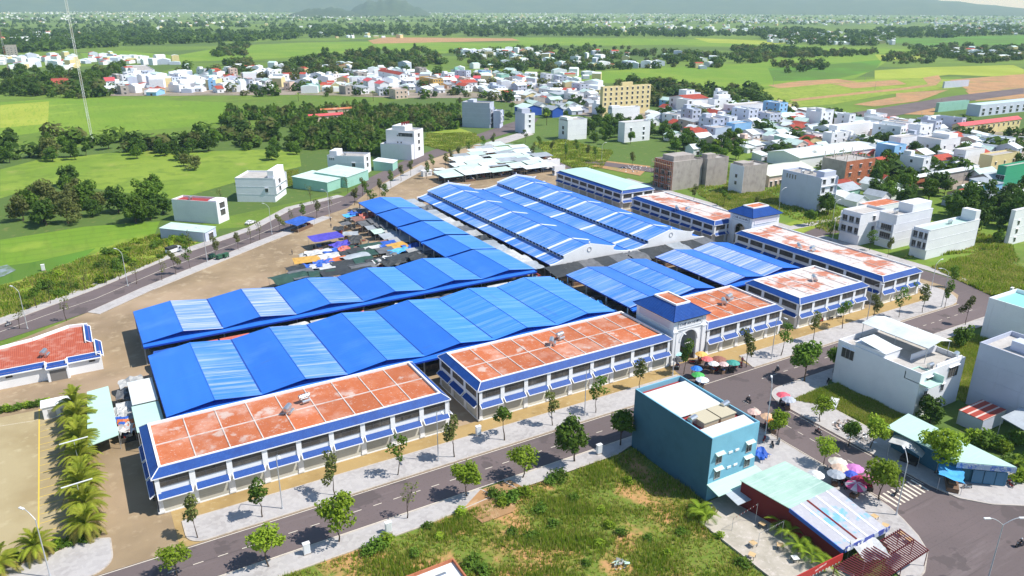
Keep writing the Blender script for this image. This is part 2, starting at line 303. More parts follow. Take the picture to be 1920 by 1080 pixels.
# --- roads
sheet('front_road', [(-90,99.7),(118,99.7),(216,99.9),(226,104),(234,116),(225.2,120),(221,113.2),(213,109.2),(-90,109.2)], .074, ASPH)
sheet('gate_apron', [(112,109.1),(131,109.1),(131,113.5),(124,119.8),(114,119.8)], .082, ASPH)
sheet('side_street', [(110.2,-10),(150,10),(162,42),(134,50),(129,53),(125,57),(124,60),(124,80),(124.4,91),(126,97),(130,99.9),(107,99.9),(110.6,95),(111.2,87),(111,77),(110.5,63),(109.7,57.8),(106,54.5),(103.5,52),(99,49.5),(92,47),(92,-10)], .070, ASPH)
sheet('east_street', [(225,118),(233.5,114),(234,175),(300,175),(300,186),(234,186),(234,300),(240,372),(226,372),(225,300)], .070, ASPH)
lr_far = GP((-60,632),(0,610),(187,540),(312,487.5),(480,430),(550,392),(645,369),(690,335),(760,300),(850,268),(935,238)); lr_near = GP((-60,665),(0,640),(165,586),(267,540),(480,454),(605,406),(652,390),(700,352),(790,305),(900,266),(985,240))
sheet('west_road', lr_far + lr_near[::-1], .076, ASPH)
for nm, pts in (('town_road', ((985,240),(935,238),(975,225),(1010,222),(1000,236))), ('town_road', ((1100,300),(1245,318),(1240,326),(1090,306))), ('town_road', ((1640,205),(1790,180),(1920,165),(1920,176),(1800,192),(1660,222),(1780,224),(1780,232),(1600,226),(1560,218))), ('town_road', ((1840,352),(1920,340),(1920,362),(1860,372)))):
    _zf[0] += .004; sheet(nm, GP(*pts), _zf[0]+.05, ASPH)
# lane paint
for y in (99.95, 108.95): strip('edge_line', (-90,y), (108 if y < 100 else 214,y), .15, .082, LINEW)
k = 0
for i in range(76):
    x = -60+i*3.62
    if not 108 < x < 128 and x < 212: strip('lane_dash', (x,104.5), (x+1.5,104.5), .14, .082, LINEW)
for i in range(14): strip('lane_dash', (116.6,60+i*2.9), (116.6,61.3+i*2.9), .13, .080, LINEW)
for xx in (111.35, 121.7): strip('edge_line', (xx,61), (xx,92), .13, .080, LINEW)
for i in range(9): strip('crosswalk_bar', (111.6+i*1.14,59.4), (111.9+i*1.14,63.0), .42, .080, LINEW)
for i in range(len(lr_far)-3):
    if i > 0:
        a = (Vector(lr_far[i])+Vector(lr_near[i+0]))/2; 
_mid = GP((-20,630),(85,592),(180,560),(300,508),(470,446),(560,407),(640,378))
for i in range(len(_mid)-1):
    a, b = Vector(_mid[i]), Vector(_mid[i+1]); L = (b-a).length; n = int(L/3.6)
    strip('lane_line', a.lerp(b,.0), a.lerp(b,1.), .18, .084, LINEW)
# --- raised pavements with kerbs
def pavement(name, pts, mat=PAVE, h=.13, kerb=True):
    m = MB(); m.prism(pts, 0, h+.07, 0); o = struct(m.build(name, mat))
    if kerb:
        kb = MB(); n = len(pts)
        c = Vector((sum(p[0] for p in pts)/n, sum(p[1] for p in pts)/n))
        for i in range(n):
            a, b = Vector(pts[i]), Vector(pts[(i+1)%n]); d = (b-a)
            if d.length < .05: continue
            nn = Vector((d.y,-d.x)).normalized()
            if nn.dot((a+b)/2-c) < 0: nn = -nn
            e = nn*.22; t = d.normalized()*.0
            kb.prism([(a-t)[:], (b+t)[:], (b+t+e)[:], (a-t+e)[:]], 0, h+.085+.001*(i%2))
        kb.build('kerb', KERB, o)
    return o
def arc(cx, cy, r, a0, a1, n=8): return [(cx+r*math.cos(R(a0+(a1-a0)*i/n)), cy+r*math.sin(R(a0+(a1-a0)*i/n))) for i in range(n+1)]
pavement('front_pavement', arc(8,112.2,2.6,180,270)+[(112,109.6)]+[(112.5,115.5),(5.4,116.3)])
pavement('front_pavement', [(131,109.6),(211,109.6)]+arc(211,119.6,10,-90,0)[1:]+[(221,136),(216,136),(216,122),(209,115.8),(133,115.8)])
pavement('corner_pavement', [(-70,106),(-40,109.5)]+arc(-9,113.2,3.6,-90,0)+[(-5.4,117.5),(-9,119.2),(-14,117.4),(-70,117.4)])
pavement('near_pavement', [(-60,99.45),(52,99.45),(53,96.6),(40,95.4),(-60,95.4)])
pavement('near_pavement', [(57,99.45),(106,99.45)]+arc(106,94.6,4.7,90,0)+[(110.7,64)]+[(110.2,60),(109.2,56.9),(107.4,53),(105.2,50),(100.5,47.5),(96,46.5),(97,51.5),(100.5,53),(103.5,60),(104,77.8),(96.2,77.8),(96.2,97.2),(84,97.2),(80,96.0),(58,96.0)])
pavement('corner_pavement', arc(128.5,93.8,5.8,180,90)+[(215,99.6),(215,96.4),(141,96.2),(131,90),(130.2,74),(133,60),(136,57),(152,47),(160,43),(150,42),(131.4,48.2),(126.4,51.6),(123.2,55.5),(122.4,60)])
lf = [Vector(p) for p in lr_far[:7]]; ln = [Vector(p) for p in lr_near[:6]]
def offset(ps, d):
    out = []
    for i, p in enumerate(ps):
        t = (ps[min(i+1,len(ps)-1)]-ps[max(i-1,0)]).normalized(); out.append(p+Vector((-t.y,t.x))*d)
    return out
pavement('west_pavement', [p[:] for p in offset(lf,.2)]+[p[:] for p in offset(lf,4.2)[::-1]])
pavement('west_pavement', [p[:] for p in offset(ln[2:],-.2)]+[p[:] for p in offset(ln[2:],-4.4)[::-1]])
for ps in ([G(710,350),G(790,310),G(800,316),G(720,360)], [G(905,270),G(985,246),G(1000,252),G(920,278)]):
    pavement('north_pavement', [p.xy[:] for p in ps])
pavement('east_pavement', [(221.5,137),(224.6,137),(224.6,300),(221.5,300)])
pavement('east_pavement', [(234.4,118),(238,118),(238,174.6),(234.4,174.6)])
pavement('east_pavement', [(234.4,186.4),(300,186.4),(300,190),(238,190),(238,290),(234.4,290)])
# --- vacant lot by the near road, cafe yard
sheet('vacant_lot', [(-40,95.4),(53,95.5),(58,96),(80,96),(84.2,96.5),(84.2,73),(79.2,73.3),(78.6,58),(78,20),(-60,20),(-60,95)], .030, LOT)
sheet('cafe_yard', [(79.6,73.2),(84.0,76.6),(90.4,76.8),(91,40),(79,40)], .050, M('cafe_paving', (.46,.42,.36), .9, [(.3,(.36,.33,.27),.45,.65),(1.2,(.55,.5,.45),.55,.7)]))
m = MB(); m.box(79.2,79.45,40,73.2,0,.35); struct(m.build('yard_kerb', KERB))
sheet('soil_ramp', [(47,96),(52,99.2),(58,99.2),(59,96),(54,91),(48,91)], .205, SOIL)
# --- far hills
def hills(name, az0, az1, d0, hgt, seed, n=90, mat=None):
    rr = random.Random(seed); ph = [rr.uniform(0,6.28) for _ in range(6)]; m = MB(); prof = []
    for i in range(n+1):
        t = i/n; a = R(az0+(az1-az0)*t)
        h = hgt(t)*(1+.10*math.sin(t*17+ph[0])+.07*math.sin(t*41+ph[1])+.04*math.sin(t*83+ph[2]))
        prof.append((a, max(0,h)))
    rows = []
    for j, (dd, hf) in enumerate(((0,0),(.05,.3),(.1,.62),(.16,.86),(.22,1),(.34,.7),(.5,0))):
        row = []
        for i, (a, h) in enumerate(prof):
            d = d0*(1+dd*1.2)+rr.uniform(-1,1)*d0*.006
            row.append(len(m.v)); m.v.append((math.sin(a)*d, math.cos(a)*d, h*hf*(1+rr.uniform(-.08,.08))-2))
        rows.append(row)
    for j in range(len(rows)-1):
        for i in range(n):
            m.f.append((rows[j][i],rows[j][i+1],rows[j+1][i+1],rows[j+1][i])); m.m.append(0)
    return struct(m.build(name, mat, smooth=True))
HILL = M('forested_hillside', (.035,.06,.022), .95, [(.004,(.06,.085,.03),.45,.65)])
az = lambda px: math.degrees(math.atan2(*( (RT*((px-960)/FOC)+FW).xy )))
bump = lambda t, c, w: max(0, 1-((t-c)/w)**2)
hills('hill_range', az(-700), az(1990), 11500, lambda t: 520*min(1,(1-t)*7.5)*(.75+.25*math.sin(t*5)), 3, mat=HILL)
hills('low_hill', az(590), az(715), 6600, lambda t: 70*bump(t,.5,.5), 5, 30, HILL)
hills('low_hill', az(690), az(830), 7400, lambda t: 170*bump(t,.45,.5), 6, 30, HILL)
# ================================================================== MARKET SHOPHOUSES
ZL = 7.1
RIB = M('weathered_rib',(.62,.57,.54),.8,[(.6,(.45,.36,.32),.5,.68)])
def shophouse(label, x0, y0, L, D, nf, ns, tile, sides='fblr', greenroof=False):
    r = root('market_shophouse', label, 'shophouse', (x0,y0,.08), 0, 'two-storey shophouses around the market')
    m = MB(); m.box(.2,L-.2,.2,D-.2,0,ZL-.1,0,'tb'); m.box(.08,L-.08,.08,D-.08,0,.22,0,'b'); m.build('wall', WHITE, r)
    for key, W, n, tr in (('f',L,nf,lambda u:((u,0,0),0)), ('r',D,ns,lambda u:((L,u,0),math.pi/2)), ('b',L,nf,lambda u:((L-u,D,0),math.pi)), ('l',D,ns,lambda u:((0,D-u,0),-math.pi/2))):
        bw = W/n
        p = MB(); p.box(-.46,.46,0,.2,.22,ZL-.17,0,'b'); p.box(-.54,.54,-.05,.2,.22,.6,0,'b'); pil = p.mesh('pillar', WHITE)
        w = MB(); a = bw/2-.46; z0, z1 = 5.2,6.62
        w.box(-a,a,.24,.3,z0,z1,0,'n')
        win = w.mesh('window', M('grey_brown_shop_glass',(.075,.068,.06),.3,[(.35,(.16,.145,.13),.5,.7),(1.5,(.04,.036,.034),.55,.7)]))  # grey-brown glass with paler and darker patches
        w = MB()
        for q in range(4): xq = -a+.04+q*(2*a-.08)/3; w.box(xq-.04,xq+.04,.18,.238,z0,z1,0,'n')
        w.box(-a,a,.17,.236,z0-.12,z0,0,'n'); w.box(-a,a,.19,.237,5.9,5.95,0,'n'); fr = w.mesh('frame', M('dark_window_frame',(.10,.10,.105),.6))
        w = MB(); w.box(-a+.12,a-.12,.25,.3,.22,3.2,0,'n'); sh = w.mesh('shutter', SHUT)
        w = MB(); w.slab((-a-.08,-.72,3.35),(a+.08,-.72,3.35),(a+.08,.28,4.1),(-a-.08,.28,4.1),.09,0); aw = w.mesh('awning', TILEB)
        w = MB()
        for s in (-1,1):
            xx = s*(a+.15)
            w.box(min(xx-.07,xx+.07),max(xx-.07,xx+.07),.2,.299,3.2,4.15,0,'n')
            w.slab((xx-.07,-.79,3.38),(xx+.07,-.79,3.38),(xx+.07,.27,4.18),(xx-.07,.27,4.18),.2,0)
        w.box(-a-.07,a+.07,-.83,-.73,3.2,3.36,0)
        br = w.mesh('bracket', WHITE)
        off = .46
        for i in range(n+1):
            u = min(max(i*bw,off),W-off); l, rz = tr(u); ob('pillar', pil, r, l, rz)
        if key not in sides: continue
        for i in range(n):
            l, rz = tr((i+.5)*bw); l = (l[0]+{'r':.1,'l':-.1}.get(key,0), l[1]+{'f':-.1,'b':.1}.get(key,0), 0)
            wo_ = ob('window', win, r, l, rz); ob('frame', fr, wo_)
            so = ob('shutter', sh, r, l, rz)
            ao = ob('awning', aw, r, l, rz); ob('bracket', br, ao)
    # ledge, tiled skirt, parapet
    for nm, b in (('f',(-.28,L+.28,-.28,.3)),('b',(-.28,L+.28,D-.3,D+.28)),('l',(-.28,.3,.3,D-.3)),('r',(L-.3,L+.28,.3,D-.3))):
        m = MB(); m.box(*b,ZL-.16,ZL+.02); m.build('ledge', WHITE, r)
    o, i, za, zb = .22, 1.2, ZL+.06, 8.18
    A = [(-o,-o,za),(L+o,-o,za),(L+o,D+o,za),(-o,D+o,za)]; B = [(i,i,zb),(L-i,i,zb),(L-i,D-i,zb),(i,D-i,zb)]
    for k in range(4):
        m = MB(); m.slab(A[k],A[(k+1)%4],B[(k+1)%4],B[k],.1); m.build('skirt_roof', TILEB, r)
        m = MB(); m.tube(Vector(A[k])+Vector((0,0,.03)),Vector(B[k])+Vector((0,0,.03)),.09,n=5); m.build('hip_cap', WHITE, r)
    if greenroof:
        zt = 9.3; c0 = (i*.6,i*.6,8.2); pts = [(.9,.9,8.25),(L-.9,.9,8.25),(L-.9,D-.9,8.25),(.9,D-.9,8.25)]; ra, rb = (3,D/2,zt),(L-3,D/2,zt)
        # the long axis follows depth when the building runs back from the street
        if D > L: ra, rb = (L/2,4,zt),(L/2,D-4,zt)
        m = MB()
        if D > L:
            for q in ((pts[0],pts[1],ra),(pts[2],pts[3],rb)): m.poly(q)
            m.poly((pts[1],pts[2],rb,ra)); m.poly((pts[3],pts[0],ra,rb))
        m.build('sheet_roof', MINT, r); return r
    for b in ((i,L-i,i,i+.36),(i,L-i,D-i-.36,D-i),(i,i+.36,i+.36,D-i-.36),(L-i-.36,L-i,i+.36,D-i-.36)):
        m = MB(); m.box(*b,7.4,8.32); m.build('parapet', WHITE, r)
    e = i+.36; LX, LY = L-2*e, D-2*e
    nx, ny = (nf,2) if L > D else (2,ns)
    cw, cd_ = LX/nx, LY/ny
    m = MB(); m.box(-cw/2+.1,cw/2-.1,-cd_/2+.1,cd_/2-.1,7.5,7.86); pm = m.mesh('roof_panel', tile)
    for a in range(nx):
        for b in range(ny): ob('roof_panel', pm, r, (e+(a+.5)*cw, e+(b+.5)*cd_, 0))
    for a in range(nx+1):
        x = e+a*cw; m = MB(); m.box(x-.1,x+.1,e,D-e,7.5,7.98-.003*(a%2)); m.build('roof_rib', RIB, r)
    for b in range(1,ny):
        y = e+b*cd_; m = MB(); m.box(e,L-e,y-.11,y+.11,7.5,8.0); m.build('roof_rib', RIB, r)
    return r
shophouse('long white shophouse with blue awnings nearest the palm-lined parking lot, orange roof', 2.2,120,54,18.6,9,3,ORANGE)
shophouse('long white shophouse with blue awnings joined to the left of the arched gate tower', 62.7,120,51.2,18.6,9,3,ORANGE)
shophouse('white shophouse of five blue awnings joined to the right of the arched gate', 125.4,120,26.4,18.6,5,3,ORANGE)
shophouse('white corner-block shophouse with mostly lime-whitened roof and five front awnings', 158.2,120,28.1,18.6,5,3,ORANGEW)
shophouse('longest white side-street shophouse with lime-stained roof and dark blue skirt', 193,120,18.2,56.2,3,9,ORANGEW)
shophouse('white shophouse behind the side gate with two rooftop tanks and pinkish roof panels', 194,187.4,17.6,46.4,3,8,ORANGEW)
shophouse('white shophouse under a low mint green hipped sheet roof', 195.3,242.2,17.4,49.2,3,8,ORANGEW,greenroof=True)

def water_heater(label, x, y, z, rz=.5, s=1., kind=0):
    r = root('water_heater', label, 'water tank', (x,y,z), rz, 'rooftop water heaters and tanks')
    m = MB(); m.tube((-.95*s,0,1.25*s),(.95*s,0,1.25*s),.55*s,n=14); m.tube((-1.08*s,0,1.25*s),(-.95*s,0,1.25*s),.35*s,.55*s,n=14); m.tube((.95*s,0,1.25*s),(1.08*s,0,1.25*s),.55*s,.35*s,n=14); m.build('drum', STEEL, r, smooth=False)
    for sx in (-.7,.7):
        for sy in (-.4,.4):
            m = MB(); m.tube((sx*s,sy*s*1.3,0),(sx*s,sy*s*.9,1.0*s),.05*s,n=5); m.build('leg', GALV, r)
    m = MB(); m.tube((-.8*s,-.75*s,.55*s),(.8*s,-.75*s,.55*s),.3*s,n=12); m.build('small_drum', STEEL, r)
    return r
RZ = 7.86+.08
for px, py, rz, lb in ((540,765,.9,'steel water drum beside a smaller tank on the roof nearest the palms'),(571,744,.2,'low steel tank behind a drum on the roof nearest the palms'),
    (1034,637,.9,'steel water drum on the orange roof left of the gate tower'),(1049,626,.2,'second steel tank close behind a drum on the roof left of the gate'),
    (1356,561,.9,'steel drum on the five-awning roof right of the gate'),(1366,553,.2,'smaller tank behind the drum on the five-awning roof right of gate'),
    (1525,517,.9,'lone grey tank on the lime-whitened corner-block roof'),(1497,456,.9,'steel drum on the longest lime-stained roof'),(1522,461,.2,'second steel drum on the longest lime-stained roof'),
    (1268,384,.9,'steel drum on the roof behind the side gate'),(1289,386,.2,'second steel drum on the roof behind the side gate')):
    p = G(px,py+10,RZ); water_heater(lb, p.x, p.y, RZ, rz)

# ------------------------------------------------------------------ gate towers
def gate(label, loc, rz, W, D, front):
    r = root('market_gate', label, 'gate', loc, rz)
    HB = 11.2
    # arched front wall: ring of quads between the opening and the outline
    def archwall(y0, y1, nm):
        m = MB(); aw, spring = 2.55, 5.6; cx = W/2; n = 14
        inner = [(cx-aw,0)]+[(cx-aw*math.cos(math.pi*i/n), spring+aw*math.sin(math.pi*i/n)) for i in range(n+1)]+[(cx+aw,0)]
        outer = []
        for (x,z) in inner:
            if z <= spring and x < cx: outer.append((0,z))
            elif z <= spring and x > cx: outer.append((W,z))
            else:
                t = (x-(cx-aw))/(2*aw); outer.append((W*t, HB if 0 < t < 1 else z))
        outer[1] = (0,spring); outer[-2] = (W,spring)
        for i in range(len(inner)-1):
            a, b, c, d = inner[i], inner[i+1], outer[i+1], outer[i]
            m.poly([(a[0],y0,a[1]),(d[0],y0,d[1]),(c[0],y0,c[1]),(b[0],y0,b[1])][::-1]); m.poly([(a[0],y1,a[1]),(b[0],y1,b[1]),(c[0],y1,c[1]),(d[0],y1,d[1])][::-1])
            m.poly([(a[0],y0,a[1]),(b[0],y0,b[1]),(b[0],y1,b[1]),(a[0],y1,a[1])])
        m.poly([(0,y0,spring),(0,y0,HB),(outer[2][0],y0,HB)]); m.poly([(W,y0,spring),(outer[-3][0],y0,HB),(W,y0,HB)])
        for x in (0,W): m.poly([(x,y0,0),(x,y1,0),(x,y1,HB),(x,y0,HB)] if x else [(x,y1,0),(x,y0,0),(x,y0,HB),(x,y1,HB)])
        m.build(nm, WHITE, r)
        t = MB()
        for i in range(1,n+1):
            a0, a1 = math.pi*(i-1)/n, math.pi*i/n
            q = [(cx-k*math.cos(a), y0-.12 if False else 0, spring+k*math.sin(a)) for k, a in ((aw+.02,a0),(aw+.02,a1),(aw+.5,a1),(aw+.5,a0))]
            yy = y0-.14
            t.poly([(x,yy,z) for x,_,z in q]); t.poly([(x,yy,z) for x,_,z in (q[2],q[3])]+[(x,y0,z) for x,_,z in (q[3],q[2])])
        t.build('arch_moulding', WHITE, r)
    archwall(0,.5,'front_wall'); 
    for x in (0,W-.4):
        m = MB(); m.box(x,x+.4,.5,D,0,HB); m.build('side_wall', WHITE, r)
    m = MB(); m.box(.4,W-.4,D-.4,D,6.8,HB); m.build('back_wall', WHITE, r)
    for x in (-.1,W-1.1):
        m = MB(); m.box(x,x+1.2,-.25,0,0,8.3); m.box(x-.1,x+1.3,-.36,-.0,8.3,8.6); m.box(x-.1,x+1.3,-.34,0,0,.9); m.build('pilaster', WHITE, r)
    m = MB(); m.box(-.15,W+.15,-.2,0,8.62,8.86); m.build('cornice', WHITE, r)
    # raised panels
    m = MB(); m.box(1.5,W-1.5,-.1,0,9.25,10.75); pn = m.build('sign_panel', WHITE, r)
    m = MB()
    for q in ((1.3,W-1.3,9.1,9.25),(1.3,W-1.3,10.75,10.9),(1.3,1.5,9.25,10.75),(W-1.5,W-1.3,9.25,10.75)): m.box(q[0],q[1],-.16,0,q[2],q[3])
    m.build('sign_border', M('grey_moulding',(.5,.52,.56),.7), r)
    cu = bpy.data.curves.new('lettering','FONT'); cu.body = 'CHỢ AN NHƠN'; cu.size = .98; cu.extrude = .02; cu.align_x = 'CENTER'; cu.align_y = 'CENTER'
    tx = bpy.data.objects.new('lettering', cu); COL.objects.link(tx)
    dg = bpy.context.evaluated_depsgraph_get(); me = bpy.data.meshes.new_from_object(tx.evaluated_get(dg)); bpy.data.objects.remove(tx)
    me.materials.clear(); me.materials.append(M('grey_blue_letters',(.05,.07,.13),.6)); t = ob('lettering', me, pn, (W/2,-.13,10.0)); t.rotation_euler = (math.pi/2,0,0); 
    wd = max(v.co.x for v in me.vertices)-min(v.co.x for v in me.vertices); t.scale = ((W-3.6)/wd,)*3
    for s, x in ((-1,0),(1,W)):
        m = MB(); m.box(min(x,x+s*.1),max(x,x+s*.1),1.2,D-1.2,9.0,10.8); m.build('side_panel', M('lilac_white_paint',(.62,.62,.70),.75), r)
        m = MB()
        for q in ((1.0,D-1.0,8.8,9.0),(1.0,D-1.0,10.8,11.0),(1.0,1.2,9.0,10.8),(D-1.2,D-1.0,9.0,10.8)): m.box(min(x,x+s*.16),max(x,x+s*.16),q[0],q[1],q[2],q[3])
        m.build('side_border', WHITE, r)
    e, ti = .75, 3.0; z0, z1 = HB+.25, 13.7
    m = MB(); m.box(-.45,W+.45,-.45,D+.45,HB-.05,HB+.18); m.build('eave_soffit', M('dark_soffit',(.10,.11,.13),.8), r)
    A = [(-e,-e,z0),(W+e,-e,z0),(W+e,D+e,z0),(-e,D+e,z0)]; B = [(ti,ti,z1),(W-ti,ti,z1),(W-ti,D-ti,z1),(ti,D-ti,z1)]
    for k in range(4):
        a, b, c, d = map(Vector,(A[k],A[(k+1)%4],B[(k+1)%4],B[k])); nrow = 12
        for j in range(nrow):
            t0, t1 = j/nrow, (j+1)/nrow; m = MB(); up = Vector((0,0,.05))
            m.slab(a.lerp(d,t0)+up*1.6, b.lerp(c,t0)+up*1.6, b.lerp(c,t1)+up*.2, a.lerp(d,t1)+up*.2, .09); m.build('tile_course', TILEB, r)
        m = MB(); m.tube(a+Vector((0,0,.08)),d+Vector((0,0,.08)),.11,n=6); m.build('hip_cap', TILEB, r)
    for q in ((ti-.2,W-ti+.2,ti-.2,ti+.2),(ti-.2,W-ti+.2,D-ti-.2,D-ti+.2),(ti-.2,ti+.2,ti+.2,D-ti-.2),(W-ti-.2,W-ti+.2,ti+.2,D-ti-.2)):
        m = MB(); m.box(*q,z1-.5,z1+.35); m.build('roof_parapet', WHITE, r)
    m = MB(); m.box(ti+.2,W-ti-.2,ti+.2,D-ti-.2,z1-.4,z1+.1); m.build('roof_panel', ORANGE, r)
    m = MB(); m.tube((W*.42,.3,4.6),(W*.58,.3,4.6),.07); m.build('tube_lamp', M('white_lamp_tube',(.8,.8,.8)), r)
    return r
gate('white gate tower with lettered sign, tall arch and blue tiled roof on the front street', (114.7,120.3,.08), 0, 10.2, 13.6, 1)
gate('white gate tower in shade on the side street between the long stained roofs', (201.2,187.2,.08), -math.pi/2, 10.4, 13.6, 1)

# ------------------------------------------------------------------ toilet block with stepped blue trim, left
r = root('toilet_block', 'white single-storey washroom block with orange corrugated roof and blue trim', 'building', (0,0,.08))
x0, x1, y0, y1 = -34, -2.2, 185.2, 204.5
out = [(x0,y0),(-13.4,y0),(-13.4,y0-1.2),(-9.0,y0-1.2),(-9.0,y0),(x1,y0),(x1,y0+9),(x1-1.8,y0+9),(x1-1.8,y1+1.5),(x1-6,y1+2.3),(-16,y1-2.4),(x0,y1-7)]
m = MB(); m.prism(out,0,3.6); 
wall = MB()
n = len(out)
for i in range(n):
    a, b = out[i], out[(i+1)%n]; wall.poly([(a[0],a[1],0),(b[0],b[1],0),(b[0],b[1],3.7),(a[0],a[1],3.7)])
wall.build('wall', WHITE, r)
m = MB(); m.poly([(p[0],p[1],3.72) for p in out]); m.build('roof', ORANGEC, r)
for i in range(n):
    a, b = Vector(out[i]), Vector(out[(i+1)%n]); d = (b-a).normalized(); nn = Vector((d.y,-d.x)); front = i in (0,2,4,5,6,7)
    if front and (b-a).length > 2:
        m = MB(); m.slab((*(a+nn*.45),3.35),(*(b+nn*.45),3.35),(*(b-nn*.75),4.25),(*(a-nn*.75),4.25),.1); m.build('skirt_roof', TILEB, r)
        m = MB(); m.slab((*(a+nn*.6),3.36),(*(b+nn*.6),3.36),(*(b+nn*.45),3.4),(*(a+nn*.45),3.4),.2); m.build('ledge', WHITE, r)
        m = MB(); m.slab((*(a-nn*.75),4.3),(*(b-nn*.75),4.3),(*(b-nn*1.0),4.3),(*(a-nn*1.0),4.3),.5); m.build('parapet', WHITE, r)
        for q in (a,b):
            m = MB(); m.tube((*(q+nn*.5),3.42),(*(q-nn*.75),4.33),.12,n=5); m.build('hip_cap', WHITE, r)
    elif not front:
        m = MB(); m.slab((*(a+nn*.1),4.4),(*(b+nn*.1),4.4),(*(b-nn*.4),4.4),(*(a-nn*.4),4.4),.7); m.build('parapet', WHITE, r)
for x in (-20.5,-4.2):
    m = MB(); m.box(x-.65,x+.65,y0-.06,y0,2.4,2.95,0); m.build('window', GLASS, r); m = MB(); m.box(x-.8,x+.8,y0-.12,y0-.061,2.95,3.08); m.box(x-.8,x+.8,y0-.12,y0-.061,2.28,2.4); m.build('window_trim', WHITE, r)
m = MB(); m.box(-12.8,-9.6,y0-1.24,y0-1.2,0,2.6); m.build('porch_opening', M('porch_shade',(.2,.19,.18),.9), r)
for xx in (-13.3,-9.5): m = MB(); m.box(xx,xx+.4,y0-1.35,y0-1.2,0,3.3); m.build('porch_pillar', WHITE, r)
water_heater('steel drum on the orange corrugated washroom roof', -13.5,190.5,3.8,1.2)
# ================================================================== BLUE-ROOFED MARKET HALLS
ZE, ZR = 6.0, 7.25
def hall(label, gables, y0, y1, mats, skirt=2.6, group='blue-roofed open market halls', back=True):
    r = root('market_hall', label, 'market hall', ((gables[0][0]+gables[-1][1])/2, (y0+y1)/2, .08), 0, group)
    ox, oy = r.location.x, r.location.y
    def B(m, nm, mat): 
        m.v = [(a-ox,b-oy,c) for a,b,c in m.v]; return m.build(nm, mat, r)
    for k, (a, b) in enumerate(gables):
        c = (a+b)/2; ml, mr = mats[k] if isinstance(mats, list) else mats
        m = MB(); m.slab((a,y0-1.5,ZE),(c,y0-1.5,ZR),(c,y1,ZR),(a,y1,ZE),.06,0); L_ = B(m,'left_slope',ml)
        m = MB(); m.slab((c,y0-1.5,ZR),(b,y0-1.5,ZE),(b,y1,ZE),(c,y1,ZR),.06,0); B(m,'right_slope',mr)
        m = MB(); m.tube((c,y0-1.52,ZR+.02),(c,y1+.02,ZR+.02),.09,n=5); B(m,'ridge_cap',BLUE)
        for yy, nm in ((y0,'front_gable'),(y1-.3,'back_gable')):
            m = MB(); m.poly([(a+.1,yy,ZE-.3),(b-.1,yy,ZE-.3),(b-.1,yy,ZE-.06),(c,yy,ZR-.07),(a+.1,yy,ZE-.06)]); B(m,nm,BLUED)
    X0, X1 = gables[0][0], gables[-1][1]
    if skirt:
        m = MB(); m.slab((X0,y0-skirt,ZE-.62),(X1,y0-skirt,ZE-.62),(X1,y0-.02,ZE-.05),(X0,y0-.02,ZE-.05),.08); B(m,'skirt_roof',BLUE)
        m = MB(); m.box(X0,X1,y0-skirt-.1,y0-skirt-.01,ZE-.95,ZE-.55); B(m,'fascia',BLUED)
    for x in (X0,X1):
        s = -.08 if x == X0 else .02
        m = MB(); m.box(x+s,x+s+.06,y0-skirt,y1,ZE-.32,ZE-.07); B(m,'gutter',BLUED)
    for a, b in gables[1:]:
        m = MB(); m.box(a-.16,a+.16,y0-.5,y1-.1,ZE-.02,ZE+.05); B(m,'valley_gutter',M('dark_blue_gutter',(.012,.06,.32),.5))
    xs = [g[0]+.2 for g in gables]+[X1-.2]; ny = max(2,int((y1-y0)/9))
    pm = MB(); pm.box(-.15,.15,-.15,.15,0,ZE-.4,0,'b'); pm = pm.mesh('post', GALV)
    for x in xs:
        for j in range(ny+1): ob('post', pm, r, (x-ox, y0-.4+(y1-y0-.4)*j/ny-oy, 0))
    # stalls in the gloom under the roof
    cnt = MB(); rr = random.Random(int(X0*7+y0))
    for j in range(int((y1-y0)/5)):
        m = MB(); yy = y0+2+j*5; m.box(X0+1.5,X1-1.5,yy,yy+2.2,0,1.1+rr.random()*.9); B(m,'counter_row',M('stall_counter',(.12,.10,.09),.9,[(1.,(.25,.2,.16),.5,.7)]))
    return r
g18 = lambda x0, n, w=18.: [(x0+i*w, x0+(i+1)*w) for i in range(n)]
hall('near row of six blue gabled market roofs right behind the front shophouses', g18(7,6), 144,173.7, [(BLUE,BLUEF),(BLUE,BLUEF),(BLUE,BLUEL),(BLUE,BLUEL),(BLUEL,BLUEL),(BLUEL,BLUEL)])
hall('second row of six blue gables beyond the near row, facing the stall yard', g18(6.7,6), 183,204.2, [(BLUE,BLUEW),(BLUE,BLUEW),(BLUE,BLUEF),(BLUE,BLUEL),(BLUE,BLUEL),(BLUE,BLUEL)])
for i, (ya, yb, lb) in enumerate(((268,286,'small blue gabled roof at the far end of the stall-yard column, by the trees'),(246.8,265.2,'second blue gable from the trees in the stall-yard column'),(226.1,243.6,'third blue gable from the trees in the stall-yard column'),(206.8,222.9,'blue gable of the stall-yard column that meets the second gable row'))):
    hall(lb, [(96.2,114.5)], ya, yb, (BLUE,BLUEL))
hall('blue hall of two gables behind the gate tower with ribbed faded slopes', [(119.8,135),(135,150.3)], 144,172.4, [(BLUEF,BLUE),(BLUEF,BLUE)])
hall('blue hall of two gables with strongly white-worn slopes behind the five-awning shophouse', [(154,169.8),(169.8,185.6)], 144,172.6, [(BLUEW,BLUE),(BLUEW,BLUE)])

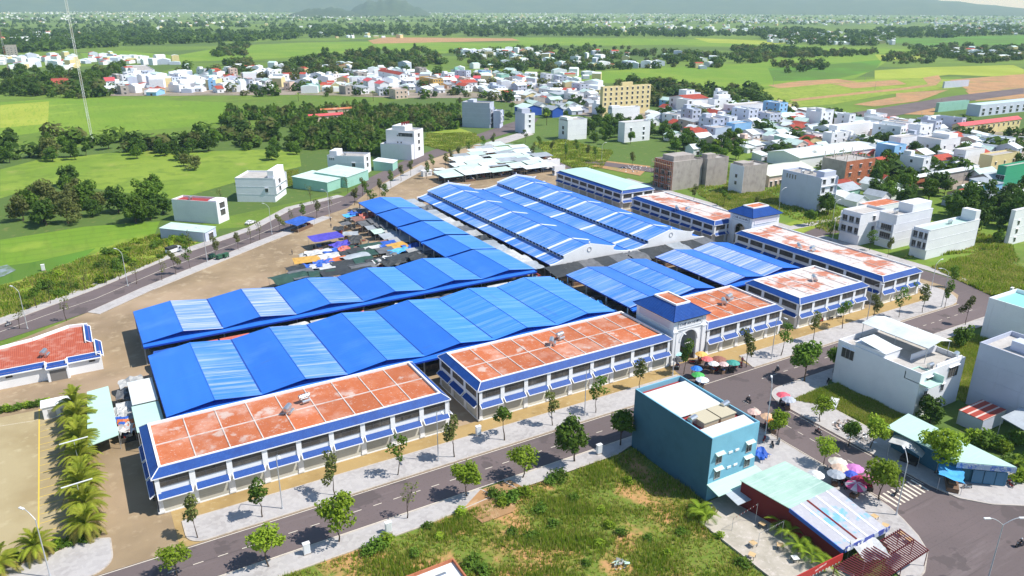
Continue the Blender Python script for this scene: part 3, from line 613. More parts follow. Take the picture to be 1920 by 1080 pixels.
def basilica(label, cx, y0, y1, wl, wr):
    """raised gable on a clerestory with lean-to aisles; ridge along y"""
    r = root('market_hall', label, 'market hall', (cx,(y0+y1)/2,.08), 0, 'long ridge-roofed market halls with pediments'); oy = (y0+y1)/2
    hw, zr, ze, zt, zl = 9.0, 9.0, 7.0, 5.75, 4.7
    Y0, Y1 = y0-oy, y1-oy
    m = MB(); m.slab((-hw-.5,Y0+.3,ze-.1),(0,Y0+.3,zr),(0,Y1,zr),(-hw-.5,Y1,ze-.1),.06); m.build('left_slope', BLUEF, r)
    m = MB(); m.slab((0,Y0+.3,zr),(hw+.5,Y0+.3,ze-.1),(hw+.5,Y1,ze-.1),(0,Y1,zr),.06); m.build('right_slope', BLUE, r)
    m = MB(); m.tube((0,Y0+.3,zr+.02),(0,Y1,zr+.02),.1,n=5); m.build('ridge_cap', BLUE, r)
    for s, w in ((-1,wl),(1,wr)):
        a, b = (-w,-hw+.1) if s < 0 else (hw-.1,w)
        za, zb = (zl,zt) if s < 0 else (zt,zl)
        m = MB(); m.slab((a,Y0+.5,za),(b,Y0+.5,zb),(b,Y1+1,zb),(a,Y1+1,za),.06); m.build('lean_to_roof', BLUEF if s < 0 else BLUE, r)
        m = MB(); x = s*hw; m.box(min(x,x-s*.2),max(x,x-s*.2),Y0+.4,Y1,zt-.2,ze); m.build('clerestory_wall', M('clerestory_paint',(.55,.57,.6),.7), r)
        w_ = MB(); w_.box(-.06,.06,-.62,.62,zt+.22,ze-.22); wm = w_.mesh('clerestory_window', M('louvre_shade',(.02,.03,.06),.6))
        n = int((y1-y0-3)/2.1)
        for i in range(n): ob('clerestory_window', wm, r, (s*(hw+.02), Y0+2+i*2.1, 0))
        m = MB(); m.box(min(s*w,s*w+s*.08),max(s*w,s*w+s*.08),Y0+.5,Y1+1,zl-.3,zl-.04); m.build('gutter', BLUED, r)
        for i in range(9):
            m = MB(); yy = Y0+1+i*(y1-y0-1)/8; m.box(s*w-s*.3-.15,s*w-s*.3+.15,yy-.15,yy+.15,0,zl-.35); m.build('post', GALV, r)
    # white skylight strips across the slopes
    for k in range(5):
        yy = Y0+9+k*19.6; e = .05
        for q, nm in ((((-hw-.5,ze-.1),(-.25,zr-.06)),'skylight'),(((.25,zr-.06),(hw*.75,zr-.75*(zr-ze))),'skylight'),(((-wl,zl),(-hw-.0,zt)),'skylight')):
            (xa,za),(xb,zb) = q
            m = MB(); m.slab((xa,yy,za+e),(xb,yy,zb+e),(xb,yy+1.35,zb+e),(xa,yy+1.35,za+e),.04); m.build(nm, SKYL, r)
    # front and back pediments with moulded ring and finial
    for s, Y in ((-1,Y0),(1,Y1)):
        m = MB(); o = [(-hw-1.0,ze+.25),(-hw-.7,ze-.1),(-hw-.7,zl-2.2),(hw+.7,zl-2.2),(hw+.7,ze-.1),(hw+1.6,ze+.75),(hw+.4,ze+.55),(1.0,zr+.55),(0,zr+.75),(-1.0,zr+.55),(-hw-.2,ze+.5)]
        f = [(x,Y,z) for x,z in o]; bk = [(x,Y+.35,z) for x,z in o]
        m.poly(f[::-1]) if False else m.poly(f); m.poly(bk[::-1])
        for i in range(len(o)):
            j = (i+1)%len(o); m.poly([f[j],f[i],bk[i],bk[j]])
        m.build('pediment', WHITE, r)
        t = MB(); n = 20; zc = zr-1.1
        for i in range(n):
            a0, a1 = 2*math.pi*i/n, 2*math.pi*(i+1)/n
            q = [(k*math.cos(a),zc+k*math.sin(a)) for k, a in ((.6,a0),(.6,a1),(.86,a1),(.86,a0))]; yf = Y-.14 if s < 0 else Y+.49
            t.poly([(x,yf,z) for x,z in q]); t.poly([(q[3][0],yf,q[3][1]),(q[2][0],yf,q[2][1]),(q[2][0],Y+.1,q[2][1]),(q[3][0],Y+.1,q[3][1])]); t.poly([(q[0][0],yf,q[0][1]),(q[1][0],yf,q[1][1]),(q[1][0],Y+.1,q[1][1]),(q[0][0],Y+.1,q[0][1])])
        t.build('ring_moulding', M('moulding_grey',(.5,.5,.52),.7), r)
        m = MB(); m.tube((0,Y+.17,zr+.7),(0,Y+.17,zr+1.15),.22,n=8); m.tube((0,Y+.17,zr+1.15),(0,Y+.17,zr+1.45),.34,.1,n=8); m.build('finial', WHITE, r)
        for sg, w in ((-1,wl),(1,wr)):
            m = MB(); n = 6; xa, xb = sg*(hw+.7), sg*(w+.6)
            for i in range(n):
                t0, t1 = i/n, (i+1)/n; z0_, z1_ = [zl+.25+(1.25)*(1-t)**2 for t in (t0,t1)]
                p, q = xa+(xb-xa)*t0, xa+(xb-xa)*t1
                m.poly([(p,Y,zl-2.2),(q,Y,zl-2.2),(q,Y,z1_),(p,Y,z0_)] if sg > 0 else [(q,Y,zl-2.2),(p,Y,zl-2.2),(p,Y,z0_),(q,Y,z1_)])
                m.poly([(p,Y,z0_),(q,Y,z1_),(q,Y+.6,z1_),(p,Y+.6,z0_)] if sg > 0 else [(q,Y,z1_),(p,Y,z0_),(p,Y+.6,z0_),(q,Y+.6,z1_)])
            m.build('aisle_parapet', WHITE, r)
    return r
basilica('long blue hall with white skylight strips and ringed pediment, beside the stall column', 137.0,184.6,287,14.2,16.4)
basilica('long blue hall with white skylight strips and ringed pediment, beside the side shophouses', 170.7,184.2,287,16.9,15.0)

# ================================================================== STALLS
TC = {k: tarp(k+'_tarp', c) for k, c in dict(blue=(.035,.12,.5), purple=(.09,.075,.48), cyan=(.09,.42,.85), white=(.56,.57,.57), pale=(.42,.43,.43), grey=(.15,.155,.165), dark=(.05,.055,.058), green=(.035,.085,.065), mint=(.55,.72,.62), yellow=(.62,.36,.08), orange=(.6,.17,.05), coral=(.65,.18,.13), brown=(.26,.14,.11)).items()}
TC['tin'] = TINW; TC['tinm'] = TINM; TC['ting'] = TING
CN = dict(blue='bright blue', purple='violet blue', cyan='light blue', white='white', pale='dirty white', grey='grey', dark='blackish', green='dark green', mint='mint green', yellow='yellow', orange='orange', coral='coral red', brown='brown', tin='white tin', tinm='pale green tin', ting='grey tin')
GOODS = [plain('goods_'+n, c, .8) for n, c in (('brown',(.18,.11,.07)),('dark',(.05,.045,.04)),('white',(.5,.5,.48)),('red',(.35,.06,.05)),('blue',(.06,.12,.3)))]
SEEN = {}
def stall(x, y, w, d, colr, rz=0., z=3.0, tilt=.5, kind='flat', where='in the open stall yard', label=None, goods=True, sag=.25, seed=None):
    rr = random.Random(seed if seed is not None else int(x*131+y*17))
    shape = dict(flat='sagging', gable='ridged', lean='sloping', heap='crumpled')[kind]
    lb = label or f"{CN[colr]} {shape} {'roof sheet' if colr.startswith('tin') else 'tarpaulin'} stall {where}"
    r = root('market_stall', lb, 'stall', (x,y,.08), rz, 'market stalls under tarpaulins and sheets '+where)
    nx, ny = (6,5); m = MB(); g = []
    for j in range(ny+1):
        for i in range(nx+1):
            u, v = i/nx*2-1, j/ny*2-1
            zz = z+tilt*v*.5
            if kind == 'gable': zz += .8*(1-abs(v))-.3
            elif kind == 'heap': zz += rr.uniform(-.45,.45)
            elif kind != 'lean': zz -= sag*(1-u*u)*(1-v*v)
            if kind != 'lean': zz += rr.uniform(-.07,.07)
            g.append((u*w/2+(rr.uniform(-.25,.25) if kind != 'lean' else 0), v*d/2+(rr.uniform(-.25,.25) if kind != 'lean' else 0), zz))
    m.v = g
    for j in range(ny):
        for i in range(nx): a = j*(nx+1)+i; m.f.append((a,a+1,a+nx+2,a+nx+1)); m.m.append(0)
    m.build('canopy', TC[colr], r)
    pm = MB(); pm.tube((0,0,0),(0,0,z-.35),.045,n=5); pm = pm.mesh('pole', GALV)
    for sx in (-.92,.92):
        for sy in (-.9,.9): ob('pole', pm, r, (sx*w/2,sy*d/2,0))
    if goods:
        m = MB(); m.box(-w*.42,w*.42,-d*.38,d*.1,0,.95); m.build('counter', GOODS[rr.randrange(2)], r)
        for k in range(3):
            m = MB(); cx = rr.uniform(-.32,.32)*w; s = rr.uniform(.3,.6); m.box(cx-s,cx+s,-d*.3,d*.02,.96,1.2+rr.random()*.5); m.build('goods', GOODS[rr.randrange(5)], r)
    return r
def stall_px(px, py, w, d, colr, rz=0., z=3.0, **k):
    p = G(px,py,z); return stall(p.x,p.y,w,d,colr,rz,z,**k)
YS = [ # px, py, w, d, colour, rz, z, kind
 (666,399,5,4,'blue',0,3,'heap'),(654,404,4.5,3.5,'cyan',.2,2.8,'flat'),(676,396,5,4,'grey',0,3.2,'flat'),(679,409,8,5,'brown',0,2.9,'flat'),(690,404,6,4,'coral',.1,3.1,'heap'),
 (689,418,6.5,5.5,'grey',0,3,'lean'),(706,413,6.5,5.5,'grey',0,3.5,'lean'),(701,426,6,4,'ting',0,2.9,'lean'),(718,421,6,5,'grey',.05,3.4,'flat'),(715,433,7,4.5,'mint',0,3,'lean'),(731,424,6.5,5,'grey',0,3.6,'lean'),(731,434,4,3,'pale',.3,3.2,'flat'),
 (738,441,9.5,6,'ting',0,3.1,'lean'),(755,449,9.5,6.5,'pale',0,3.1,'lean'),(694,460,8,5,'green',.1,3.1,'gable'),(699,464,6,2,'white',.1,3.0,'flat'),(727,457,7,5,'blue',0,3.1,'flat'),(747,461,7,6,'yellow',.2,3.3,'lean'),(750,470,8,3,'cyan',.1,2.9,'heap'),(775,463,7,6,'blue',0,3.2,'heap'),(788,469,9,5.5,'pale',0,3.3,'lean'),
 (723,469,6,5,'grey',0,3.2,'lean'),(763,481,14,5.5,'dark',.1,3.3,'flat'),(788,482,8,5,'dark',0,3.4,'heap'),(804,476,6,5,'grey',0,3.2,'flat'),(720,488,8,5,'white',.2,2.9,'heap'),(705,490,6,5,'dark',0,3,'flat'),(741,492,8,4,'dark',0,3.2,'heap'),
 (667,481,9,6,'ting',.25,3.1,'gable'),(655,474,6,4,'dark',0,3,'flat'),(675,470,8,6,'dark',.1,3,'flat'),(690,474,6,5,'green',0,3,'flat'),(684,488,7,6,'green',0,3.1,'flat'),
 (598,473,9,4,'white',.15,3,'heap'),(626,469,8,3.5,'blue',.1,3,'flat'),(645,467,4,4,'coral',0,2.9,'heap'),(616,481,8,4,'white',.1,3,'heap'),(632,487,8,3.5,'orange',.2,3,'flat'),(575,487,8.5,5,'yellow',-.1,3.2,'lean'),(610,493,7,4.5,'blue',.1,3,'heap'),(584,499,6,4,'blue',0,2.8,'heap'),(602,499,7,3,'white',-.2,2.9,'flat'),
 (603,511,8,6,'green',-.1,3.2,'gable'),(618,509,5,7,'white',-.1,3.3,'lean'),(649,506,16,6,'dark',0,3.4,'lean'),(679,499,8,6,'grey',0,3.3,'gable'),(645,494,8,5,'dark',0,3.0,'flat'),(542,519,11,7,'green',.2,3.2,'gable'),(569,513,8,7,'grey',.1,3.3,'flat'),(556,504,6,5,'dark',.1,3,'flat')]
for i, (px,py,w,d,cn,rz,z,kd) in enumerate(YS): stall_px(px,py,w,d,cn,rz,z,kind=kd,seed=i)
stall_px(611,444,11.5,7,'purple',.12,3.6,kind='flat',label='large violet blue tarpaulin shelter standing alone in the sandy yard',sag=.5)
stall_px(640,458,8,5,'purple',.15,1.8,kind='heap',label='low violet tarpaulin beside the large violet shelter')
stall_px(561,414,11,7,'blue',.65,3.2,kind='flat',label='bright blue tarpaulin shelter at the edge of the west road')
yd = GP((520,528),(590,480),(655,420),(672,395),(760,440),(820,480),(790,492),(700,505),(600,522)); rr = random.Random(88); k = 0
while k < 34:
    x, y = rr.uniform(40,100), rr.uniform(200,290)
    if inpoly(x,y,yd): stall(x,y,rr.uniform(3,6),rr.uniform(2.5,4.5),rr.choice(['dark','dark','grey','green','ting','brown','pale']),rr.uniform(-.4,.4),rr.uniform(2.2,2.8),kind=rr.choice(['heap','flat','gable']),where='packed low into the stall yard',seed=2000+k); k += 1
# lanes between the halls
for i in range(15):
    rr = random.Random(400+i); y = 284-i*6.8
    stall(118.2+rr.uniform(-.4,.4), y, 6.2, 6.0, rr.choice(['grey','grey','ting','pale','dark','white','tin']), rr.uniform(-.05,.05), 4.3, kind=rr.choice(['lean','flat','flat','heap']), where='in the lane beside the long hall', seed=900+i)
for i in range(14):
    rr = random.Random(300+i)
    stall(12+i*7.4, 177.3, 7.0, 5.6, rr.choice(['dark','grey','white','pale','dark','blue','coral','green']), 0, 3.8, kind=rr.choice(['flat','heap','flat','lean']), where='in the lane between the two gable rows', seed=500+i)
for i in range(11):
    rr = random.Random(200+i)
    stall(122+i*6.1, 179.4, 6.1, 7.6, rr.choice(['dark','grey','ting','grey','dark']), 0, 4.7, tilt=1.0, kind=rr.choice(['lean','gable','flat']), where='before the pediments of the long halls', seed=600+i, sag=.1)
for i in range(9):
    rr = random.Random(100+i)
    stall(117.4, 146+i*3.6, 3.6, 3.6, rr.choice(['white','cyan','pale','brown','dark','white','cyan']), 0, 3.6, kind=rr.choice(['heap','flat','heap']), where='in the narrow lane behind the gate tower', seed=700+i)
# tin-roofed stalls block behind the long halls
tin_poly = GP((822,349),(880,346),(1010,331),(1040,322),(1010,296),(940,278),(905,283),(850,308))
i = 0
for row in range(12):
    y = 326+row*7.4; x = 140
    while x < 262:
        rr = random.Random(row*100+int(x)); w = rr.uniform(6.5,13); d = rr.uniform(6.4,7.6)
        if inpoly(x+w/2, y, tin_poly):
            stall(x+w/2, y+rr.uniform(-.5,.5), w-.3, d, rr.choice(['tin','tin','tin','tinm','tinm','tinm','ting']), R(rr.uniform(-4,4)), 3.3+rr.random()*.9, tilt=rr.choice([-.9,.7,.9]), kind='lean', where='in the temporary block beyond the long halls', seed=1000+i); i += 1
        x += w
# mint sheet sheds and stacked goods left of the near gable row
def shed(label, pts, z, mat, th=.12, slope=0., posts=True, wall=None):
    c = sum((Vector((*p,0)) for p in pts), Vector())/len(pts)
    r = root('shed', label, 'shed', (c.x,c.y,.05)); q = [(p[0]-c.x,p[1]-c.y) for p in pts]
    zs = [z, z, z+slope, z+slope]
    m = MB(); m.slab(*[(p[0],p[1],zz) for p, zz in zip(q,zs)], th); m.build('roof', mat, r)
    if posts:
        for p, zz in zip(q,zs):
            m = MB(); m.tube((p[0]*.96,p[1]*.96,0),(p[0]*.96,p[1]*.96,zz-th),.07,n=6); m.build('post', GALV, r)
    if wall:
        for k in range(4):
            a, b = q[k], q[(k+1)%4]; m = MB(); a = (a[0]*.96,a[1]*.96); b = (b[0]*.96,b[1]*.96)
            m.poly([(a[0],a[1],0),(b[0],b[1],0),(b[0],b[1],zs[(k+1)%4]-th),(a[0],a[1],zs[k]-th)]); m.build('wall', wall, r)
    return r
g = lambda px, py, z: tuple(G(px,py,z).xy)
shed('long mint sheet shelter on posts beside the palm row', [g(164,838,3.4),g(223,815,3.4),g(203,724,3.4),g(163,735,3.4)], 3.4, MINT)
shed('short mint lean-to roof against the near gable row', [(1.6,142.2),(6.6,142.2),(6.6,153.5),(1.6,153.5)], 4.4, MINT, slope=0)
shed('pale grey lean-to roof next to the mint lean-to', [(1.8,153.8),(6.6,153.8),(6.6,165),(1.8,165)], 4.6, TINW)
for i, (px,py,w,d,cn) in enumerate(((246,716,5,4,'pale'),(243,738,5,4,'grey'),(243,760,5,4,'white'),(247,776,5,4,'pale'),(222,775,3.6,4,'white'),(248,795,5,4,'orange'),(236,803,3,3,'white'),(228,790,3,2.5,'blue'))):
    stall_px(px,py,w,d,cn,.1*(-1)**i,2.6,kind='heap',where='by the end wall of the near gable row',seed=1500+i)
# ================================================================== HOUSES
_wc = {}
def win_mesh(w, h, kind='g'):
    k = (round(w,1), round(h,1), kind)
    if k not in _wc:
        m = MB(); w, h = k[0], k[1]
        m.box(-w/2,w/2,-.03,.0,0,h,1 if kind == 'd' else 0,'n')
        t = .07
        m.box(-w/2-t,-w/2,-.09,0,-t,h+t,2,'n'); m.box(w/2,w/2+t,-.09,0,-t,h+t,2,'n'); m.box(-w/2,w/2,-.09,0,h,h+t,2,'n'); m.box(-w/2,w/2,-.11,0,-t,0,2,'n')
        m.box(-w/2-.22,w/2+.22,-.38,0,h+.16,h+.26,3,'n')
        for q in range(1,max(2,int(w/.8))): x = -w/2+q*w/max(2,int(w/.8)); m.box(x-.025,x+.025,-.06,-.03,0,h,2,'n')
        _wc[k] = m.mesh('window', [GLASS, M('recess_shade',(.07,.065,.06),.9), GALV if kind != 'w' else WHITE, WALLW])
    return _wc[k]
def face_tr(face, w, d):
    if face == 'S': return lambda u: ((u*w,0), 0.)
    if face == 'W': return lambda u: ((0,d-u*d), -math.pi/2)
    if face == 'E': return lambda u: ((w,u*d), math.pi/2)
    return lambda u: ((w-u*w,d), math.pi)
def tank_part(r, x, y, z, s=1., rz=0.):
    m = MB(); m.tube((-.8*s,0,1.1*s),(.8*s,0,1.1*s),.5*s,n=10); o = m.build('water_tank', STEEL, r); o.location = (x,y,z); o.rotation_euler = (0,0,rz)
    for sx in (-.6,.6): 
        m = MB(); m.box(sx*s-.06,sx*s+.06,-.35*s,.35*s,0,.75*s); l = m.build('tank_stand', GALV, o)
def house(label, loc, ang, w, d, h, wall=None, roof='flat', rmat=None, wins=(), balc=None, core=None, tank=None, cat='house', name='house', group='houses around the market', par=.75, z0=0., front_wall=None, over=.5):
    wall = wall or WALLW; rmat = rmat or ROOFG
    r = root(name, label, cat, (loc[0],loc[1],z0), ang, group)
    if roof == 'flat':
        m = MB(); m.box(0,w,0,d,0,h,0,'tb'); t = .22
        m.poly([(0,0,h),(w,0,h),(w-t,t,h),(t,t,h)]); m.poly([(w,0,h),(w,d,h),(w-t,d-t,h),(w-t,t,h)]); m.poly([(w,d,h),(0,d,h),(t,d-t,h),(w-t,d-t,h)]); m.poly([(0,d,h),(0,0,h),(t,t,h),(t,d-t,h)])
        zi = h-par
        m.poly([(t,t,zi),(t,t,h),(w-t,t,h),(w-t,t,zi)]); m.poly([(w-t,t,zi),(w-t,t,h),(w-t,d-t,h),(w-t,d-t,zi)]); m.poly([(w-t,d-t,zi),(w-t,d-t,h),(t,d-t,h),(t,d-t,zi)]); m.poly([(t,d-t,zi),(t,d-t,h),(t,t,h),(t,t,zi)])
        m.build('wall', wall, r)
        m = MB(); m.poly([(t,t,zi),(w-t,t,zi),(w-t,d-t,zi),(t,d-t,zi)]); m.build('roof', rmat, r)
    elif roof in ('gx','gy'):   # ridge along x / y
        rh = min(2.2, .28*(d if roof == 'gx' else w)); m = MB()
        m.box(0,w,0,d,0,h,0,'tb'); o_ = over
        if roof == 'gx':
            for x in (0,w): m.poly([(x,0,h),(x,d,h),(x,d/2,h+rh-.05)])
            a = MB(); k = o_*rh/(d/2); a.slab((-o_,-o_,h-k),(w+o_,-o_,h-k),(w+o_,d/2,h+rh),(-o_,d/2,h+rh),.14); b = MB(); b.slab((-o_,d/2,h+rh),(w+o_,d/2,h+rh),(w+o_,d+o_,h-k),(-o_,d+o_,h-k),.14)
        else:
            for y in (0,d): m.poly([(0,y,h),(w,y,h),(w/2,y,h+rh-.05)])
            a = MB(); k = o_*rh/(w/2); a.slab((-o_,-o_,h-k),(w/2,-o_,h+rh),(w/2,d+o_,h+rh),(-o_,d+o_,h-k),.14); b = MB(); b.slab((w/2,-o_,h+rh),(w+o_,-o_,h-k),(w+o_,d+o_,h-k),(w/2,d+o_,h+rh),.14)
        m.build('wall', wall, r); a.build('roof', rmat, r); b.build('roof', rmat, r)
    elif roof == 'shed':
        m = MB(); m.box(0,w,0,d,0,h,0,'tb'); m.poly([(0,d,h),(0,0,h),(0,d,h+.9)]) ; m.poly([(w,0,h),(w,d,h),(w,d,h+.9)]); m.poly([(w,d,h),(0,d,h),(0,d,h+.9),(w,d,h+.9)]); m.build('wall', wall, r)
        m = MB(); m.slab((-over,-over,h+.02),(w+over,-over,h+.02),(w+over,d+over,h+1.05),(-over,d+over,h+1.05),.12); m.build('roof', rmat, r)
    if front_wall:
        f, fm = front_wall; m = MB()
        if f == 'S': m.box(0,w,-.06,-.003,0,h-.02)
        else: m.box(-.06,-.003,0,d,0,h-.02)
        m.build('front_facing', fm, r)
    st = max(1, round(h/3.5)); sh = h/(st+.12) if roof == 'flat' else h/st
    if st > 1:
        m = MB()
        for q in range(1,st): zz = q*sh; m.box(-.05,w+.05,-.05,-.0015,zz-.09,zz+.09); m.box(-.05,-.0015,0,d,zz-.088,zz+.088)
        if roof == 'flat': m.box(-.07,w+.07,-.07,-.0015,h-.22,h+.03); m.box(-.07,-.0015,0,d+.05,h-.218,h+.028)
        if not front_wall and name == 'house': m.build('floor_band', wall, r)
    for wn_ in wins:
        face, cols, rows, ww, wh = wn_[:5]; kind = wn_[5] if len(wn_) > 5 else 'g'; u0, u1 = wn_[6] if len(wn_) > 6 else (.0,1.)
        tr = face_tr(face,w,d); wm = win_mesh(ww,wh,kind); rws = range(rows) if isinstance(rows,int) else rows
        for c in range(cols):
            u = u0+(u1-u0)*(c+.5)/cols; (x,y), rz = tr(u)
            for q in rws: 
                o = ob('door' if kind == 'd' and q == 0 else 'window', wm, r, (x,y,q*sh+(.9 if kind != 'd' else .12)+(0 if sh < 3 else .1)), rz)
                if front_wall and front_wall[0] == face: o.location += Vector((0,-.07,0)) if face == 'S' else Vector((-.07,0,0))
    if balc:
        face, rows, depth = balc[:3]; wid = w if face in 'SN' else d
        m = MB(); m.box(-wid/2+.05,wid/2-.05,-depth,0,0,.16); slab = m.mesh('balcony', WALLW)
        m = MB(); 
        for zz in (.45,.7,.95): m.box(-wid/2+.08,wid/2-.08,-depth+.02,-depth+.07,zz,zz+.05)
        for q in range(5): x = -wid/2+.1+q*(wid-.2)/4; m.box(x-.04,x+.04,-depth+.015,-depth+.075,.16,1.0)
        rail = m.mesh('railing', GALV)
        m = MB(); m.box(-wid/2,-wid/2+.22,-depth-.05,-.004,0,sh); m.box(wid/2-.22,wid/2,-depth-.05,-.004,0,sh); fin = m.mesh('side_fin', wall)
        (x,y), rz = face_tr(face,w,d)(.5)
        for q in range(1,rows+1):
            b = ob('balcony', slab, r, (x,y,q*sh), rz); ob('railing', rail, b); ob('side_fin', fin, b)
    if core:
        cx0, cx1, cy0, cy1, ch = core; m = MB(); m.box(cx0*w,cx1*w,cy0*d,cy1*d,h-par+.01,h+ch,0,'b'); m.build('stair_tower', wall, r)
    if tank:
        for t in (tank if isinstance(tank,list) else [tank]): tank_part(r, t[0]*w, t[1]*d, h-par+.02+(t[2] if len(t) > 2 else 0))
    return r
def span(N, e, px, z, lim=90):
    lo, hi = .5, lim; s = 1 if P((N.x+e.x*5,N.y+e.y*5,z))[0] > P((N.x,N.y,z))[0] else -1
    for _ in range(30):
        mid = (lo+hi)/2; v = P((N.x+e.x*mid,N.y+e.y*mid,z))[0]
        if (v-px)*s < 0: lo = mid
        else: hi = mid
    return lo
def hp(label, xn, ytop, xl, xr, h, ang=0., **k):
    "house by its near top corner, the pixel columns of its left and right corners and its height"
    a = R(ang); N = G(xn,ytop,h); ex, ey = Vector((math.cos(a),math.sin(a),0)), Vector((-math.sin(a),math.cos(a),0))
    return house(label, N.xy, a, span(N,ex,xr,h), span(N,ey,xl,h), h, **k)

# ---- teal three-storey house by the front street
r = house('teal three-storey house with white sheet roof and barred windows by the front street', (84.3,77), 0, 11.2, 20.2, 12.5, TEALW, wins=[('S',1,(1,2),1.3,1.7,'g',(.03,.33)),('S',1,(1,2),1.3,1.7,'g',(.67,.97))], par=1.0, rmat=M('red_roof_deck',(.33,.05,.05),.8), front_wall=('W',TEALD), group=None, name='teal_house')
for a in (.18,.82):
    for q in (1,2):
        m = MB(); m.slab((a*11.2-1.0,-.7,q*3.0+3.05),(a*11.2+1.0,-.7,q*3.0+3.05),(a*11.2+1.0,0,q*3.0+3.35),(a*11.2-1.0,0,q*3.0+3.35),.05); m.build('window_hood', TINM, r)
for a in (.42,.56):
    for q in (1,2):
        m = MB(); m.box(a*11.2-.45,a*11.2+.45,-.12,-.003,q*3.0+2.2,q*3.0+2.6); m.build('vent', WHITE, r)
m = MB(); m.slab((.35,8.6,12.0),(10.85,8.6,12.0),(10.85,18.4,12.25),(.35,18.4,12.25),.1); m.build('sheet_roof', TINW, r)
m = MB(); m.slab((.35,.35,12.05),(10.85,.35,12.05),(10.85,3.4,12.3),(.35,3.4,12.3),.1); m.build('sheet_roof', TINW, r)
for x in (2.2,6.2):
    m = MB(); m.box(x,x+3.4,4.2,7.6,11.5,12.6,0,'b'); m.box(x-.15,x+3.55,4.05,7.75,12.6,12.72); m.build('skylight_box', M('beige_cover',(.5,.45,.33),.8), r)
tank_part(r, 1.4, 6.3, 11.55, 1.1, .2); tank_part(r, 10.0, 7.2, 11.55, 1.1, .2)
m = MB(); m.slab((-.2,-2.9,2.9),(11.6,-2.9,2.9),(11.6,-.01,3.5),(-.2,-.01,3.5),.12); m.build('lean_to_roof', MINT, r)
m = MB(); m.slab((1.4,-5.8,2.4),(6.4,-5.8,2.4),(6.4,-2.7,2.9),(1.4,-2.7,2.9),.1); m.build('porch_roof', TING, r)
# ---- white three-storey house across the side street
r = house('white three-storey house with open roof terrace and pale canopy across the side street', (141.2,76), 0, 15.6, 19.6, 10.6, WALLW, wins=[('S',2,(1,),1.0,1.6,'g',(.0,.75)),('S',1,(2,),3.4,2.0,'d',(.0,.5)),('S',1,(2,),3.4,2.4,'d',(.5,1)),('W',1,(2,),3.0,2.2,'d',(.04,.24))], par=1.1, group=None, name='white_house')
m = MB(); m.slab((7.0,3.5,13.2),(11.4,3.5,14.0),(11.4,19.4,14.0),(7.0,19.4,13.2),.08); m.build('terrace_canopy', TINW, r)
m = MB(); m.slab((11.4,3.5,14.0),(15.6,3.5,13.0),(15.6,19.4,13.0),(11.4,19.4,14.0),.08); m.build('terrace_canopy', TINW, r)
for x, y in ((7.2,3.8),(7.2,11),(7.2,19),(15.3,3.8),(15.3,11),(15.3,19)):
    m = MB(); m.tube((x,y,9.5),(x,y,13.0),.07,n=6); m.build('canopy_post', GALV, r)
m = MB(); m.box(.0,4.6,-2.2,3.4,8.2,8.35); m.box(4.4,4.6,-2.2,3.4,8.35,9.8); m.box(0,4.4,3.2,3.4,8.35,9.8); m.build('lower_terrace', MINT, r)
m = MB(); m.box(.25,5.6,8.5,15.6,9.5,11.4,0,'b'); m.box(.1,5.8,8.3,15.8,11.4,11.55); m.build('stair_tower', WALLW, r)
m = MB(); m.slab((.3,9,11.6),(5.4,9,11.6),(5.4,15,12.4),(.3,15,12.4),.1); m.build('stair_roof', TINW, r)
for yy in (.6,6.2):
    m = MB(); m.box(6.2,15.2,yy+.0,yy+.18,9.5,10.9); m.build('terrace_wall', WALLW, r)
tank_part(r, 14.2, 1.4, 9.6, 1.2, .3); tank_part(r, 5.6, 1.6, 9.6, .9)
# ---- blank grey-white houses at the right
house('blank lilac-white house with turquoise roof terrace near the street corner', (195.5,78), 0, 13,14.6, 11.2, WALLW, rmat=M('turquoise_deck',(.25,.6,.55),.7), group=None, par=1.0)
house('tall blank grey-white house beside the red striped shed', (157.6,61), 0, 12,13.3, 14.6, WALLG, par=1.0, tank=[(.45,.5),(.6,.35)], core=(.35,.6,.3,.7,1.0), group=None)
shed('shed with rust red and pale striped sheet roof beside the tall blank house', [(147.5,65.5),(156,65.5),(156,70.5),(147.5,70.5)], 3.2, M('striped_red_sheet',(.36,.06,.04),.6,[((.01,.2,.01),(.62,.5,.45),.80,.88,'wave')]), wall=WALLG)
shed('grey sheet carport roof beside the striped shed', [(148,53.5),(157.2,53.5),(157.2,63.5),(149.5,63.5)], 3.9, TING, slope=.6)
# ---- green-roofed corner shop
r = root('corner_shop', 'blue-walled corner shop under a large triangular mint sheet roof', 'shop', (129,60,.1))
o = r.location
pts = [g(1662,800,4.6),g(1795,866,4.6),g(1907,876,4.6),g(1703,775,4.6)]
q = [(p[0]-o.x,p[1]-o.y) for p in pts]
m = MB(); m.slab(*[(a,b,4.5) for a,b in q],.15); m.build('roof', MINT, r)
wl_ = [(q[0][0]+1.2,q[0][1]-.9),(q[1][0]+.5,q[1][1]+1.2),(q[2][0]-.6,q[2][1]+1.0),(q[3][0]-.6,q[3][1]-.6)]
for k in range(4):
    a, b = wl_[k], wl_[(k+1)%4]; m = MB(); m.poly([(a[0],a[1],0),(b[0],b[1],0),(b[0],b[1],4.3),(a[0],a[1],4.3)]); m.build('wall', M('shop_blue_wall',(.035,.13,.20),.7) if k in (0,1) else WALLG, r)
a, b = Vector(q[1]), Vector(q[2]); d = (b-a).normalized(); n_ = Vector((d.y,-d.x))
m = MB(); m.slab((*(a+n_*.1),4.34),(*(b+n_*.1),4.34),(*(b+n_*.02),4.34),(*(a+n_*.02),4.34),1.0); sg = m.build('sign_board', M('pale_sign_board',(.35,.45,.6),.5,[(1.2,(.1,.2,.55),.5,.56),(3.,(.7,.7,.7),.58,.62)]), r)
